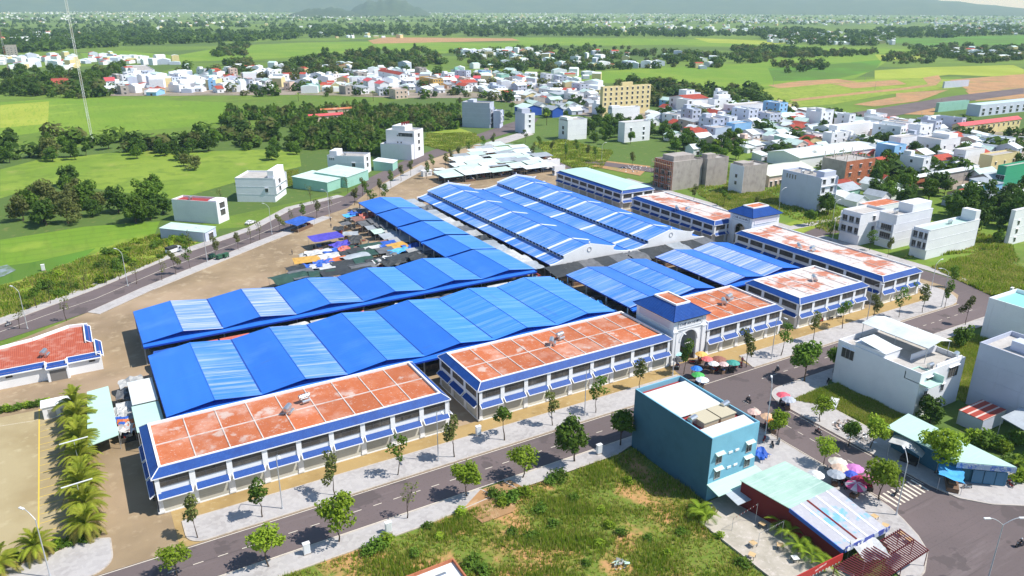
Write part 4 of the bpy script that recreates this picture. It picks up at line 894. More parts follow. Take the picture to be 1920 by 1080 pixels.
for t in (.42,.62,.82):
    c = a.lerp(b,t)-n_*.1; m = MB(); m.slab((*(c-d*.9+n_*-.3),2.9),(*(c+d*.9+n_*-.3),2.9),(*(c+d*.9+n_*-.4),2.9),(*(c-d*.9+n_*-.4),2.9),2.7); m.build('shop_window', M('shop_glass',(.05,.16,.28),.2), r)
stall_px(1712,824,9,6,'white',.25,3.4,kind='gable',label='white cloth canopy slung in front of the mint-roofed corner shop')
stall_px(1783,884,5.5,4,'cyan',.6,3.0,kind='flat',label='light blue awning under the tree by the corner shop')
# ---- cafe with faded sheet roof
r = root('cafe', 'red-walled cafe with pale green and faded printed sheet roof by the side street', 'cafe', (95,64,.05)); o = r.location
def lp(px,py,z): p = G(px,py,z); return (p.x-o.x,p.y-o.y,z)
A, B_, C_, D_ = lp(1388,901,4.9),lp(1481,954,4.6),lp(1564,914,4.6),lp(1472,865,4.9)
m = MB(); m.slab(A,B_,C_,D_,.12); m.build('roof', M('weathered_green_sheet',(.38,.55,.47),.6,[(.25,(.3,.46,.4),.45,.65),((.2,3,.1),(.5,.63,.57),.5,.62,'noise',.6)]), r)
E_, F_ = lp(1582,1033,3.3),lp(1665,993,3.3)
PRINT = M('faded_printed_sheet',(.42,.42,.46),.6,[(.22,(.10,.42,.75),.56,.62,'noise',.75),(.9,(.5,.5,.54),.5,.7)])
b0, e0, f0, c0 = map(Vector,(B_,E_,F_,C_))
for k in range(4):
    t0, t1 = k/4, (k+1)/4; m = MB(); m.slab(b0.lerp(c0,t0),e0.lerp(f0,t0),e0.lerp(f0,t1),b0.lerp(c0,t1),.1); m.build('faded_sheet', PRINT, r)
for t, mt in ((.22,WHITE),(.36,REDW),(.56,WHITE),(.8,WHITE)):
    up = Vector((0,0,.05)); m = MB(); m.slab(b0.lerp(c0,t)+up,e0.lerp(f0,t)+up,e0.lerp(f0,t+.035)+up,b0.lerp(c0,t+.035)+up,.04); m.build('sheet_joint', mt, r)
for a, b, mt in ((A,B_,REDW),(B_,E_,REDW),(D_,A,REDW),(C_,D_,REDW),(F_,C_,WALLG)):
    m = MB(); m.poly([(a[0]*.98,a[1]*.98,0),(b[0]*.98,b[1]*.98,0),(b[0]*.98,b[1]*.98,b[2]-.13),(a[0]*.98,a[1]*.98,a[2]-.13)]); m.build('wall', mt, r)
m = MB(); m.slab(Vector(B_)+Vector((-.15,0,.1)),Vector(E_)+Vector((-.15,0,.1)),Vector(E_)+Vector((-.02,0,.1)),Vector(B_)+Vector((-.02,0,.1)),.7); m.build('blue_fascia', TC['blue'], r)
ef = (f0-e0).normalized(); nn = Vector((ef.y,-ef.x,0))
m = MB(); a, b = e0+nn*.25, f0+nn*.25; m.slab(a+Vector((0,0,.75)),b+Vector((0,0,.75)),b-nn*.1+Vector((0,0,.75)),a-nn*.1+Vector((0,0,.75)),.95); sb = m.build('sign_board', M('navy_sign_board',(.05,.08,.35),.5,[(.35,(.5,.55,.65),.52,.56)]), r)
for t in (.06,.28,.36):
    c = a.lerp(b,t)+nn*.03+Vector((0,0,.3)); m = MB(); m.tube(c,c+nn*.05,.36 if t < .1 else .22,n=16); m.build('white_emblem', WHITE, sb)
# red advertising board and dark red pergola
pa, pb = G(1489,1085,3.4), G(1580,1040,3.4); d = (pb-pa).normalized(); nn = Vector((d.y,-d.x,0))
r2 = root('advertising_board', 'red advertising board with pale scrawled emblem along the cafe yard', 'sign', (pa.x,pa.y,.05), math.atan2(d.y,d.x)); Lb = (pb-pa).length
m = MB(); m.box(-3,Lb,-.08,.08,2.4,3.6); m.build('board', M('red_board',(.42,.035,.03),.5), r2)
for k in range(4):
    m = MB(); m.tube((-2.5+k*(Lb+2)/3,.12,0),(-2.5+k*(Lb+2)/3,.12,2.6),.05,n=6); m.build('post', REDS, r2)
for k, (x, z, w_) in enumerate(((Lb*.42,2.75,.7),(Lb*.5,2.95,.9),(Lb*.6,3.05,.5))):
    m = MB(); m.slab((x,-.1,z+.3),(x+w_,-.1,z+.42),(x+w_,-.085,z+.42),(x,-.085,z+.3),.26); m.build('emblem', M('pale_pink_print',(.7,.45,.45),.5), r2)
for k in range(int((Lb+3)/.35)):
    m = MB(); x = -3+k*.35; m.poly([(x,-.09,2.4),(x+.2,-.09,2.4),(x+.1,-.09,2.05)]); m.build('pennant', M('red_pennant',(.5,.05,.04),.6) if k % 2 else WHITE, r2)
q0, q1, q2, q3 = G(1562,1064,3.0), G(1686,993,3.0), G(1741,1034,3.0), G(1640,1100,3.0)
c = (q0+q1+q2+q3)/4; r3 = root('pergola', 'dark red slatted pergola over the cafe corner pavement', 'pergola', (c.x,c.y,.1))
for k in range(30):
    t = k/29; a, b = q0.lerp(q1,t)-c, q3.lerp(q2,t)-c; a.z = b.z = 3.1; d = (b-a).normalized(); n_ = Vector((-d.y,d.x,0))*.11
    m = MB(); m.slab(a-n_,b-n_,b+n_,a+n_,.1); m.build('slat', REDS, r3)
for t in (.03,.5,.97):
    a, b = q0.lerp(q3,t)-c, q1.lerp(q2,t)-c; a.z = b.z = 2.97; d = (b-a).normalized(); n_ = Vector((-d.y,d.x,0))*.07
    m = MB(); m.slab(a-n_,b-n_,b+n_,a+n_,.16); m.build('beam', REDS, r3)
    for p in (a,(a+b)/2,b): m = MB(); m.tube((p.x,p.y,0),(p.x,p.y,2.85),.06,n=6); m.build('post', REDS, r3)
stall_px(1632,1030,4.6,4.2,'white',-.35,3.25,kind='flat',label='white tarpaulin laid over the dark red pergola',goods=False)

# ---- houses along the west road (turned to face it)
wr = lambda L_, N_, R_, h: math.degrees(math.atan2((G(*R_,h)-G(*N_,h)).y,(G(*R_,h)-G(*N_,h)).x))
def h3(label, L_, N_, R_, h, **k): return hp(label, N_[0], N_[1], L_[0], R_[0], h, ang=wr(L_,N_,R_,h), **k)
h3('white three-storey house with roof water tank beside its low pale shed, west road', (321,364),(405,379),(425,371),8.8, wins=[('S',1,(1,),3.0,2.2,'d'),('S',1,(2,),3.2,2.2,'d')], tank=[(.5,.7)], rmat=M('red_roof_deck',(.33,.05,.05),.8), group='narrow houses along the west road', core=(.1,.9,.02,.2,.3))
h3('long low shed with pale blue sheet roof beside the tank house, west road', (300,418),(384,436),(404,425),3.6, roof='shed', rmat=TINM, wall=WALLG, over=.2, wins=[('S',1,(0,),3.,2.2,'d')], group='low sheds along the west road', cat='shed', name='shed')
h3('white four-storey house with tall framed balconies next to overgrown plot, west road', (440,324),(512,334),(533,320),10.6, wins=[('S',1,(1,2),2.6,1.9,'d'),('W',1,(1,),1.2,1.6,'g',(.7,.9))], balc=('S',2,.8), core=(.05,.95,.0,.16,3.0), group='narrow houses along the west road')
h3('green-walled shed with white sheet roof beside the balconied house', (548,330),(613,342),(650,330),4.6, roof='shed', rmat=TINM, wall=GREENW, over=.3, group='low sheds along the west road', cat='shed', name='shed')
h3('wide pale sheet roofed shed between balconied house and terraced house', (590,318),(650,332),(690,318),5.2, roof='shed', rmat=TINM, wall=GREENW, over=.3, group='low sheds along the west road', cat='shed', name='shed')
h3('white three-storey house with roof kiosk above the mint sheds, west road', (613,283),(682,293),(694,286),9.5, wins=[('S',1,(1,2),2.4,2,'d'),('W',1,(1,),1.6,1.8,'g',(.62,.8)),('W',3,(2,),.4,1.2,'g',(.05,.2))], core=(.1,.9,.75,.95,2.0), tank=[(.5,.6)], group='narrow houses along the west road')
h3('white building with dark glass band and red sign on its roof', (723,238),(776,246),(793,240),15.5, wins=[('S',1,(1,2,3),2.4,2,'d'),('W',2,(2,3),.7,.7,'g',(.35,.6)),('W',1,(3,),8.5,1.9,'g',(.4,1.))], core=(.1,.9,.35,.8,2.2), group=None, name='office_building', cat='building')
h3('lower white wing in front of the building with red roof sign', (713,262),(771,272),(793,262),8.5, wins=[('S',1,(0,1),2.6,2.2,'d')], group=None)
h3('small green shed beside the white wing, west road', (700,300),(736,306),(745,300),4.2, roof='shed', rmat=TINW, wall=GREENW, over=.3, group='low sheds along the west road', cat='shed', name='shed')
h3('tall grey-blue blank house beyond the overgrown plot, west road', (866,184),(918,193),(926,190),17.5, wall=WALLG, wins=[('S',1,(1,2,3),2.2,2,'d')], balc=('S',3,.7), core=(.1,.9,.6,.8,1.5), group=None)
h3('narrow grey house with white front behind the tall blank house', (925,204),(937,208),(943,205),12, wall=WALLG, wins=[('S',1,(1,2),1.6,1.6,'w')], balc=('S',2,.7), group=None)
# red roof sign letters on the white building
p = G(760,233,18.2); r = root('roof_sign', 'red letter sign standing on the roof of the white building', 'sign', (p.x,p.y,17.7), .55)
for k in range(7):
    m = MB(); x = -3.8+k*1.1; m.box(x,x+.3,-.08,.08,.4,2.0); m.box(x,x+.85,-.08,.08,1.75,2.0); m.box(x+.3,x+.8,-.08,.08,1.0,1.25) if k % 2 else m.box(x+.58,x+.85,-.08,.08,.4,1.75); m.build('sign_letter', M('dark_red_letters',(.20,.015,.02),.6), r)
m = MB(); m.box(-4,4,-.05,.05,.2,.32); m.build('sign_rail', GALV, r)

# ---- east side of the market
E_GRP = 'houses east of the market'
WN = lambda f, c, r_, kind='g', w=1.2, h=1.5, u=(0,1): (f,c,r_,w,h,kind,u)
hp('unfinished concrete and brick block with scaffolding behind the side shophouses', 1263,304,1228,1318,13.5, wall=CONC, front_wall=('W',BRICK), wins=[WN('W',3,3,'d',2,1.9)], group=None, core=(.2,.9,.3,.9,1.6), name='unfinished_building', cat='building')
hp('unfinished concrete block with raw brick end wall beyond a dark gap', 1327,298,1310,1367,13.5, wall=CONC, group=None, core=(.1,.5,.3,.9,1.6), name='unfinished_building', cat='building')
hp('white corner house with raw grey side wall on a grassy plot', 1396,312,1370,1440,13.2, wall=CONC, front_wall=('W',WALLW), wins=[WN('W',1,(1,2))], tank=[(.5,.5)], core=(.05,.5,.2,.9,.9), group=None)
hp('three-storey house grey above and pale below with white barred front', 1539,333,1468,1570,14.8, wall=WALLG, front_wall=('S',WALLW), wins=[WN('S',2,4,'g',1.6,1.9),WN('W',2,(3,),'g',.5,1.8,(.1,.25)),WN('W',2,(3,),'g',.5,1.8,(.25,.4))], balc=('S',3,.7), core=(.2,.9,.0,.2,2.0), tank=[(.3,.6),(.6,.5)], group=None)  # grey side wall: shade of the west face put into its colour
hp('white three-storey house with angled balcony corner and roof terrace', 1618,401,1581,1664,11.8, wins=[WN('W',3,(1,2),'d',1.8,2.2),WN('S',1,(1,2),'g',1.3,1.6)], balc=('W',2,.9), group=None, par=.9)
hp('white three-storey house with arched rooftop frame and stacked balconies', 1683,404,1650,1750,12.4, wins=[WN('W',1,(1,2),'d',4.0,2.2)], balc=('W',2,.9), core=(.45,.98,.1,.9,2.6), tank=[(.2,.5,0)], group=None)
hp('long white house with mint roof terrace facing the grassy corner plot', 1745,432,1714,1838,10.4, wins=[WN('W',3,(1,2),'d',1.3,2.2)], balc=('W',2,.8), rmat=M('mint_deck',(.45,.62,.55),.7), core=(.9,.995,.05,.9,3.2), tank=[(.55,.5)], group=None)
hp('white building by the street with grass plot in front, cut by the frame', 1905,395,1897,1990,13, wins=[WN('S',4,3)], group=None)
hp('unfinished red brick frame house with bare posts on its roof', 1588,303,1543,1642,11.5, wall=CONC, front_wall=('S',BRICK), wins=[WN('S',3,3,'d',1.6,1.7)], group=None, name='unfinished_building', cat='building')
T = 'houses of the town east of the market'
hp('large pale shed with cream sheet roof and row of red shutters', 1443,330,1385,1530,5.5, roof='gx', rmat=M('cream_sheet',(.66,.68,.56),.5), wall=PINK, group=None, cat='warehouse', name='warehouse', wins=[WN('S',10,1,'d',1.4,2.5)])
hp('long white sheet hall behind the cream warehouse', 1500,296,1440,1640,6, roof='gx', rmat=TINW, wall=WALLW, group=None, cat='warehouse', name='warehouse')
hp('sky blue end-walled house with white lower wing among the sheet roofs', 1378,232,1362,1410,8, wall=SKYB, group=None)
hp('pale blue two-storey house with barred windows beside sky blue wall', 1342,240,1318,1372,7, wall=M('pale_blue_wall',(.5,.6,.75),.8), wins=[WN('W',2,2)], group=None)
hp('five-storey cream hotel with gridded front and rooftop frame', 1131,163,1126,1221,22.5, wall=CREAM, wins=[WN('S',9,(1,2,3,4,5),'g',1.6,1.9)], group=None, core=(.4,.62,.2,.8,2.6), name='hotel', cat='hotel')
hp('white blank-sided house in front of the cream hotel', 1148,203,1140,1200,11, wins=[WN('W',1,2)], group=None, core=(0,.3,.1,.9,1.4))
hp('white four-storey house with four windows down its side beyond the plots', 1172,230,1160,1220,12.5, wins=[WN('S',2,(0,1,2),'g',1.2,1.7)], rmat=ROOFG, group=None)
hp('narrow white house standing alone on grass, its front facing the road', 1065,225,1048,1101,13, wins=[WN('W',1,(1,2),'d',2,2)], core=(.0,.3,.1,.9,1.4), group=None)
hp('white and grey stepped house beside the blue-roofed sheds', 984,213,966,1003,13.5, wall=WALLG, front_wall=('S',WALLW), wins=[WN('S',1,(1,2,3))], core=(.1,.9,.4,.9,2.5), group=None)
hp('blue-walled shed with pale green gable roof by the palms', 984,203,965,1016,6, roof='gy', rmat=TINM, wall=M('royal_blue_wall',(.03,.10,.45),.7), group=None, cat='shed', name='shed')
hp('blue-walled shed with grey gable roof by the palms', 1036,206,1018,1056,6, roof='gy', rmat=TING, wall=M('royal_blue_wall',(.03,.10,.45),.7), group=None, cat='shed', name='shed')
hp('white villa with red gable roof and dormered front', 1290,186,1255,1328,11, roof='gx', rmat=REDR, wins=[WN('W',3,3,'d',1.6,2),WN('S',2,2)], group=None)
hp('white modern house with flat grey top deck beside the red gabled villa', 1340,186,1328,1372,11, wins=[WN('S',2,3)], core=(.3,.98,.2,.9,2.6), group=None)
hp('long white blank house with glazed stair front', 1378,198,1357,1442,9.5, wins=[WN('W',1,2,'g',2.4,2.6),WN('S',2,(1,))], group=None)
hp('cream and brown long two-storey depot with rose red roof', 1802,236,1786,1915,7.5, roof='gx', rmat=ROSER, wall=CREAM, wins=[WN('S',12,(1,),'d',1.5,1.9)], group=None, name='bus_depot', cat='building')
hp('grey two-storey school-like block with dark glazed bays', 1840,197,1815,1990,9, wall=WALLG, wins=[WN('S',9,2,'g',3.4,2.2)], group=None, rmat=TINM, name='school_building', cat='building')
hp('sage green hall with pale awning beside the grey glazed block', 1762,193,1756,1818,7.5, wall=GREENW, group=None, name='hall_building', cat='building')
hp('mauve blank warehouse wall beside the dirt track', 1772,153,1769,1818,7, wall=WALLG, group=None, cat='warehouse', name='warehouse')
hp('bright green shop house with blue banner at the street corner', 1888,312,1872,1990,10, wall=M('bright_green_wall',(.05,.35,.2),.7), wins=[WN('W',2,2,'d',2,2)], group=None)
hp('cream two-storey house with brown shuttered windows', 1862,292,1838,1912,9, wall=CREAM, wins=[WN('S',3,2)], group=None)
hp('white house with blue-grey glazed front and pale blue side', 1812,282,1790,1848,10, wins=[WN('W',2,2,'g',2,2)], group=None)
hp('white two-storey house with stepped terraces above brown roofs', 1765,262,1720,1802,9.5, wins=[WN('W',3,(1,)),WN('S',2,2)], core=(.5,.95,.1,.8,2), group=None)
hp('white corner house with pale blue bay beside the turquoise house', 1690,258,1668,1728,9.5, wins=[WN('W',1,2,'g',2.4,2),WN('S',1,2)], group=None)
hp('turquoise two-storey house with white flat roof', 1564,272,1561,1612,7, wall=GREENW, wins=[WN('S',4,1)], group=None)
hp('very large white blank-walled hall among the roofs', 1570,236,1555,1648,10, wall=WALLW, group=None, rmat=TINW, name='hall_building', cat='building')
hp('brown tile gabled house with yellow sign beside dusty wall', 1762,300,1738,1788,4.5, roof='gx', rmat=REDR, wall=WALLG, group=None)
hp('low house with rust brown roof behind the brick frame', 1650,302,1632,1688,5, roof='gx', rmat=REDR, wall=CONC, group=None)
hp('stained concrete row with patchy white roof sheets', 1745,330,1738,1835,5.5, wall=CONC, rmat=TINW, roof='shed', group=None)
hp('dark brick shed with white sheet roof below the trees', 1700,335,1690,1745,4.5, wall=BRICK, rmat=TINW, roof='gx', group=None)
hp('orange-roofed terrace house behind the balconied white houses', 1640,388,1610,1692,8.5, wall=WALLW, rmat=ORANGE, par=.3, group=None)
hp('low green-walled white-roofed shed beside the road junction', 1810,352,1795,1842,4.2, wall=GREENW, rmat=TINW, roof='gx', group=None)
hp('pair of low white shops with small tanks behind the tin stalls', 1015,302,1010,1050,4.5, wall=WALLW, rmat=ORANGE, tank=[(.5,.5)], wins=[WN('W',4,1)], group=None)
hp('low white annex with orange deck next to the mint-roofed shophouse', 1040,312,1036,1060,4.8, wall=WALLW, rmat=ORANGE, wins=[WN('W',2,1)], group=None)
# ---- named houses of the northern town
hp('ochre office with light blue sign above its door', 812,148,786,831,10.5, wall=M('ochre_wall',(.62,.38,.1),.8), wins=[WN('S',4,3),WN('W',2,3)], group=None)
hp('ornate white three-storey house with maroon mansard', 749,140,709,764,11, roof='gy', rmat=REDR, wins=[WN('S',2,3),WN('W',2,3)], group=None)
hp('pale pink flat-roofed house in front of the ornate house', 741,168,729,764,8.5, wall=PINK, wins=[WN('S',3,2),WN('W',1,2)], group=None)
hp('white house with rose gable behind the pale pink house', 712,157,702,730,9.5, roof='gy', rmat=ROSER, wins=[WN('S',1,2),WN('W',2,2)], group=None)
hp('white block with rose gable roof and stair tower, second from pink house', 690,152,680,708,10.5, roof='gy', rmat=ROSER, wins=[WN('W',2,3)], group=None)
hp('long low house with rose red roof among the trees', 580,218,577,643,4.2, roof='gx', rmat=ROSER, wall=PINK, group=None)
hp('long low house with orange roof behind the rose-roofed house', 602,206,600,660,4.5, roof='gx', rmat=ORANGE, wall=PINK, group=None)
hp('white house with maroon ridge roof west of the wooded town edge', 868,155,855,895,7.5, roof='gx', rmat=REDR, wins=[WN('S',2,2)], group=None)
hp('green box house at the town edge', 940,140,930,955,9, wall=GREENW, group=None)
hp('red-roofed farmhouse with brown yard wall beside the rice field', 98,160,96,130,5, roof='gx', rmat=REDR, wall=PINK, group=None)
hp('white house with orange-red tiled front gable behind field wall', 198,152,193,217,7.5, roof='gx', rmat=ROSER, wins=[WN('S',2,2)], group=None)
hp('white three-storey house with red balcony panel behind field wall', 250,132,237,290,9.5, wins=[WN('S',4,3)], group=None)
hp('tall grey unfinished tower block at the left edge', 8,84,-30,30,20, wall=CONC, wins=[WN('S',3,5)], group=None)
# ================================================================== TOWN (smaller houses between the named ones)
OCC = []
for o in list(SC.objects):
    if o.get('category') in ('house','shed','building','warehouse','hotel'):
        for ch in o.children:
            if ch.name.startswith('wall'):
                xs = [Vector(b) for b in ch.bound_box]; a = o.rotation_euler.z
                mx = Vector((sum(v.x for v in xs)/8, sum(v.y for v in xs)/8)); rad = .5*min(22,(xs[6]-xs[0]).xy.length)
                OCC.append((o.location.x+math.cos(a)*mx.x-math.sin(a)*mx.y, o.location.y+math.sin(a)*mx.x+math.cos(a)*mx.y, rad)); break
ROADS = [GP((1640,200),(1920,160),(1920,180),(1800,196),(1660,226),(1560,222)), GP((1840,348),(1920,335),(1920,366),(1860,375)), [(232,172),(300,172),(300,190),(232,190)], GP((930,236),(1010,220),(1000,240),(940,250))]
def free(x, y, r):
    return all((x-a)**2+(y-b)**2 > (r+c)**2 for a,b,c in OCC) and not any(inpoly(x,y,q) for q in ROADS)
WC = [(WALLW,'white',8),(WALLG,'grey',2),(CREAM,'cream',1.2),(PINK,'pale pink',1.2),(SKYB,'sky blue',.5),(GREENW,'green',.6),(CONC,'bare concrete',1)]
RC = [('flat',ROOFG,'flat grey roof',3),('flat',TINW,'flat white roof',3.2),('gx',TINW,'white sheet gable',2.6),('gy',TINM,'pale green sheet gable',1.8),('gx',REDR,'red tile gable',.8),('gy',REDR,'red tile gable',.4),('shed',TING,'grey sheet lean-to roof',1.6),('shed',TINW,'white sheet lean-to roof',1.6),('gx',ROSER,'rose sheet gable',.2)]
pick = lambda L_, rr: rr.choices(L_, [t[-1] for t in L_])[0]
def fill(poly, n, sp, angs, hs, where, grp, seed):
    rr = random.Random(seed); xs = [p[0] for p in poly]; ys = [p[1] for p in poly]; k = 0
    for _ in range(n*60):
        if k >= n: break
        x, y = rr.uniform(min(xs),max(xs)), rr.uniform(min(ys),max(ys))
        if not inpoly(x,y,poly): continue
        w, d = rr.uniform(5,10), rr.uniform(9,16)
        rd = sp*rr.uniform(.42,.6)
        if not free(x,y,rd): continue
        OCC.append((x,y,rd)); k += 1
        wm, wnm, _ = pick(WC,rr); rf, rm, rn, _ = pick(RC,rr); h = rr.choice(hs)*rr.uniform(.92,1.1)
        if rf != 'flat': h = min(h, rr.choice([3.6,4.2,6.5]))
        st = max(1,round(h/3.5)); wv = []
        if h > 3: wv = [('S',max(1,int(w/3.2)),st,1.2,1.4,'g'),('W',max(1,int(d/5.5)),st,1.1,1.4,'g')] if rr.random() < .75 else [('S',1,st,1.8,1.9,'d')]
        a = R(rr.choice(angs)+rr.uniform(-3,3)); c, s = math.cos(a), math.sin(a)
        tk = [(rr.uniform(.3,.7),rr.uniform(.3,.7))] if rf == 'flat' and rr.random() < .5 else None
        co = (.1,.6,.6,.92,2.2) if rf == 'flat' and rr.random() < .45 else None
        sn = ('single-storey','two-storey','three-storey','four-storey')[min(st,4)-1]
        lb = f"{wnm} {sn} house with {rn}{', stair tower' if co else ''}{', tank' if tk else ''} {where}"
        w *= 1.15; d *= 1.1; house(lb, (x-c*w/2+s*d/2, y-s*w/2-c*d/2), a, w, d, h, wall=wm, roof=rf, rmat=rm, wins=wv, core=co, tank=tk, group=grp)
T3 = GP((1235,225),(1262,190),(1345,196),(1450,205),(1560,222),(1660,232),(1790,240),(1918,300),(1918,345),(1845,352),(1800,350),(1690,350),(1650,310),(1560,295),(1450,290),(1390,275),(1300,258))
fill(T3, 92, 12.5, (0,0,0,90,8), (4.5,6.8,7.2,9.5,10.5,12.5), 'in the eastern town', 'smaller houses in the dense town east of the market', 11)
T4 = GP((960,180),(1100,170),(1130,200),(1240,215),(1230,240),(1120,225),(1060,215),(1010,205),(965,200))
fill(T4, 14, 14, (0,0,90), (3.6,4.5,6.8,8), 'around the cream hotel', 'smaller houses around the cream hotel', 12)
T1 = GP((330,146),(420,134),(480,138),(560,150),(640,140),(720,132),(860,140),(960,140),(1060,156),(1128,176),(1120,198),(1010,188),(900,182),(850,172),(760,182),(660,180),(560,174),(440,172),(330,178),(205,180),(200,160),(235,146))
fill(T1, 128, 11.5, (0,-10,10,30,-35), (4.2,6.8,7.5,9.8,9.8), 'in the northern town', 'smaller houses in the town strip beyond the rice field', 13)
def sheds(poly, n, sp, where, grp, seed):
    rr = random.Random(seed); xs = [q[0] for q in poly]; ys = [q[1] for q in poly]; k = 0
    for _ in range(n*80):
        if k >= n: break
        x, y = rr.uniform(min(xs),max(xs)), rr.uniform(min(ys),max(ys)); rd = sp*rr.uniform(.4,.6)
        if not inpoly(x,y,poly) or not free(x,y,rd): continue
        OCC.append((x,y,rd)); k += 1; w, d = rr.uniform(6,12), rr.uniform(6,10); rm, rn = rr.choice([(TINW,'white'),(TINW,'white'),(TINM,'pale green'),(TING,'grey'),(TINW,'white'),(TING,'grey'),(REDR,'rust red')]); rf = rr.choice(['shed','gx','gy'])
        wm, wnm, _ = pick(WC,rr)
        house(f"{wnm} shed under a {rn} {'lean-to' if rf == 'shed' else 'ridged'} sheet roof {where}", (x-w/2,y-d/2), R(rr.uniform(-5,5)), w, d, rr.uniform(3,4), wall=wm, roof=rf, rmat=rm, wins=[('S',1,1,1.6,1.9,'d')], name='shed', cat='shed', group=grp, over=.4)
sheds(T3, 110, 7.5, 'between the eastern town houses', 'sheds between the eastern town houses', 31)
sheds(GP((1570,345),(1650,330),(1700,360),(1700,396),(1640,402),(1580,392)), 9, 8, 'below the unfinished brick house', 'sheds below the unfinished brick house', 33)
sheds(GP((1770,335),(1905,345),(1890,388),(1800,396)), 9, 9, 'beside the road junction', 'sheds beside the road junction', 34)
sheds(GP((1240,250),(1340,262),(1440,300),(1380,305),(1260,285)), 7, 9, 'below the cream hotel plots', 'sheds below the cream hotel plots', 35)
sheds(T4, 24, 9, 'around the cream hotel', 'sheds around the cream hotel', 37)
sheds(T1, 60, 9, 'between the northern town houses', 'sheds between the northern town houses', 32)
# everything beyond: one far settlement nobody could count
clus = lambda x, y: math.sin(x/260+2*math.sin(y/700))+math.sin(y/350+x/900)
def far_houses(name, spec, seed):
    rr = np.random.default_rng(seed); V = []; F = []; MI = []; k = 0
    for (x0,x1,y0,y1,n) in spec:
        for _ in range(n):
            p = G(rr.uniform(x0,x1), y0+(y1-y0)*rr.random()); w, d, h = rr.uniform(6,15), rr.uniform(8,17), rr.choice([3.8,4.5,6.5,9])
            if y1 < 58 and clus(p.x,p.y) < .15 and rr.random() < .85: continue
            a = rr.uniform(0,3.14); c, s = math.cos(a), math.sin(a); rh = rr.uniform(.6,2.2)
            pts = [(-w/2,-d/2,0),(w/2,-d/2,0),(w/2,d/2,0),(-w/2,d/2,0),(-w/2,-d/2,h),(w/2,-d/2,h),(w/2,d/2,h),(-w/2,d/2,h),(-w/2,0,h+rh),(w/2,0,h+rh)]
            V += [(p.x+c*q[0]-s*q[1], p.y+s*q[0]+c*q[1], q[2]) for q in pts]
            wm = int(rr.choice([0,0,0,1,2])); rm = int(rr.choice([3,3,3,3,4,4,5]))
            for f, mi in (((0,1,5,4),wm),((1,2,6,9,5),wm),((2,3,7,6),wm),((3,0,4,8,7),wm),((4,5,9,8),rm),((6,7,8,9),rm)): F.append(tuple(k+i for i in f)); MI.append(mi)
            k += 10
    me = bpy.data.meshes.new(name); me.from_pydata(V,[],F)
    for mt in (WALLW,CREAM,WALLG,TINW,TINM,REDR): me.materials.append(mt)
    me.polygons.foreach_set('material_index', MI); me.update(); return stuff(ob(name, me))
far_houses('distant_settlement', [(240,1120,140,176,150),(330,760,128,150,40),(860,1340,102,130,60),(-20,1940,16.5,27,2200),(950,1940,24,44,1900),(0,950,20,38,900),(0,460,26,46,130),(1480,1680,62,84,130),(1750,1930,40,66,160),(480,960,40,52,70),(940,1480,42,56,150),(1380,1700,38,50,120),(1060,1440,50,62,60),(560,760,66,72,14),(0,150,60,80,40),(230,470,36,56,50),(1780,1910,92,112,24),(0,140,108,130,50),(140,330,108,122,40),(850,1000,96,104,30),(1440,1480,68,82,20)], 5)
# ================================================================== VEGETATION
def np_mesh(name, V, nper, mats, mi=None):
    n = len(V)//nper; me = bpy.data.meshes.new(name); me.vertices.add(len(V)); me.vertices.foreach_set('co', np.asarray(V,np.float32).ravel())
    me.loops.add(n*nper); me.loops.foreach_set('vertex_index', np.arange(n*nper,dtype=np.int32)); me.polygons.add(n)
    me.polygons.foreach_set('loop_start', np.arange(0,n*nper,nper,dtype=np.int32))
    for x in mats: me.materials.append(x)
    if mi is not None: me.polygons.foreach_set('material_index', mi)
    me.update(calc_edges=True); return me
def leaf_quads(n, lobes, size, rng, up=.35, flat=.0):
    L = np.array(lobes, float); wt = L[:,3]*L[:,4]*L[:,5]; wt /= wt.sum(); idx = rng.choice(len(L), n, p=wt)
    d = rng.normal(size=(n,3)); d /= np.linalg.norm(d,axis=1)[:,None]
    r = (.45+.55*rng.random(n)**.45)[:,None]; r *= 1+rng.normal(size=(n,1))*.07
    c = L[idx,:3]+d*r*L[idx,3:6]
    nrm = d*.6+rng.normal(size=(n,3))*.5; nrm[:,2] += up; nrm /= np.linalg.norm(nrm,axis=1)[:,None]
    t = np.cross(nrm, rng.normal(size=(n,3))); t /= np.linalg.norm(t,axis=1)[:,None]; b = np.cross(nrm,t)
    s = size*(.6+.8*rng.random((n,1))); e = .62
    return np.stack([c-t*s, c-b*s*e+nrm*s*.12, c+t*s, c+b*s*e+nrm*s*.12],1).reshape(-1,3)
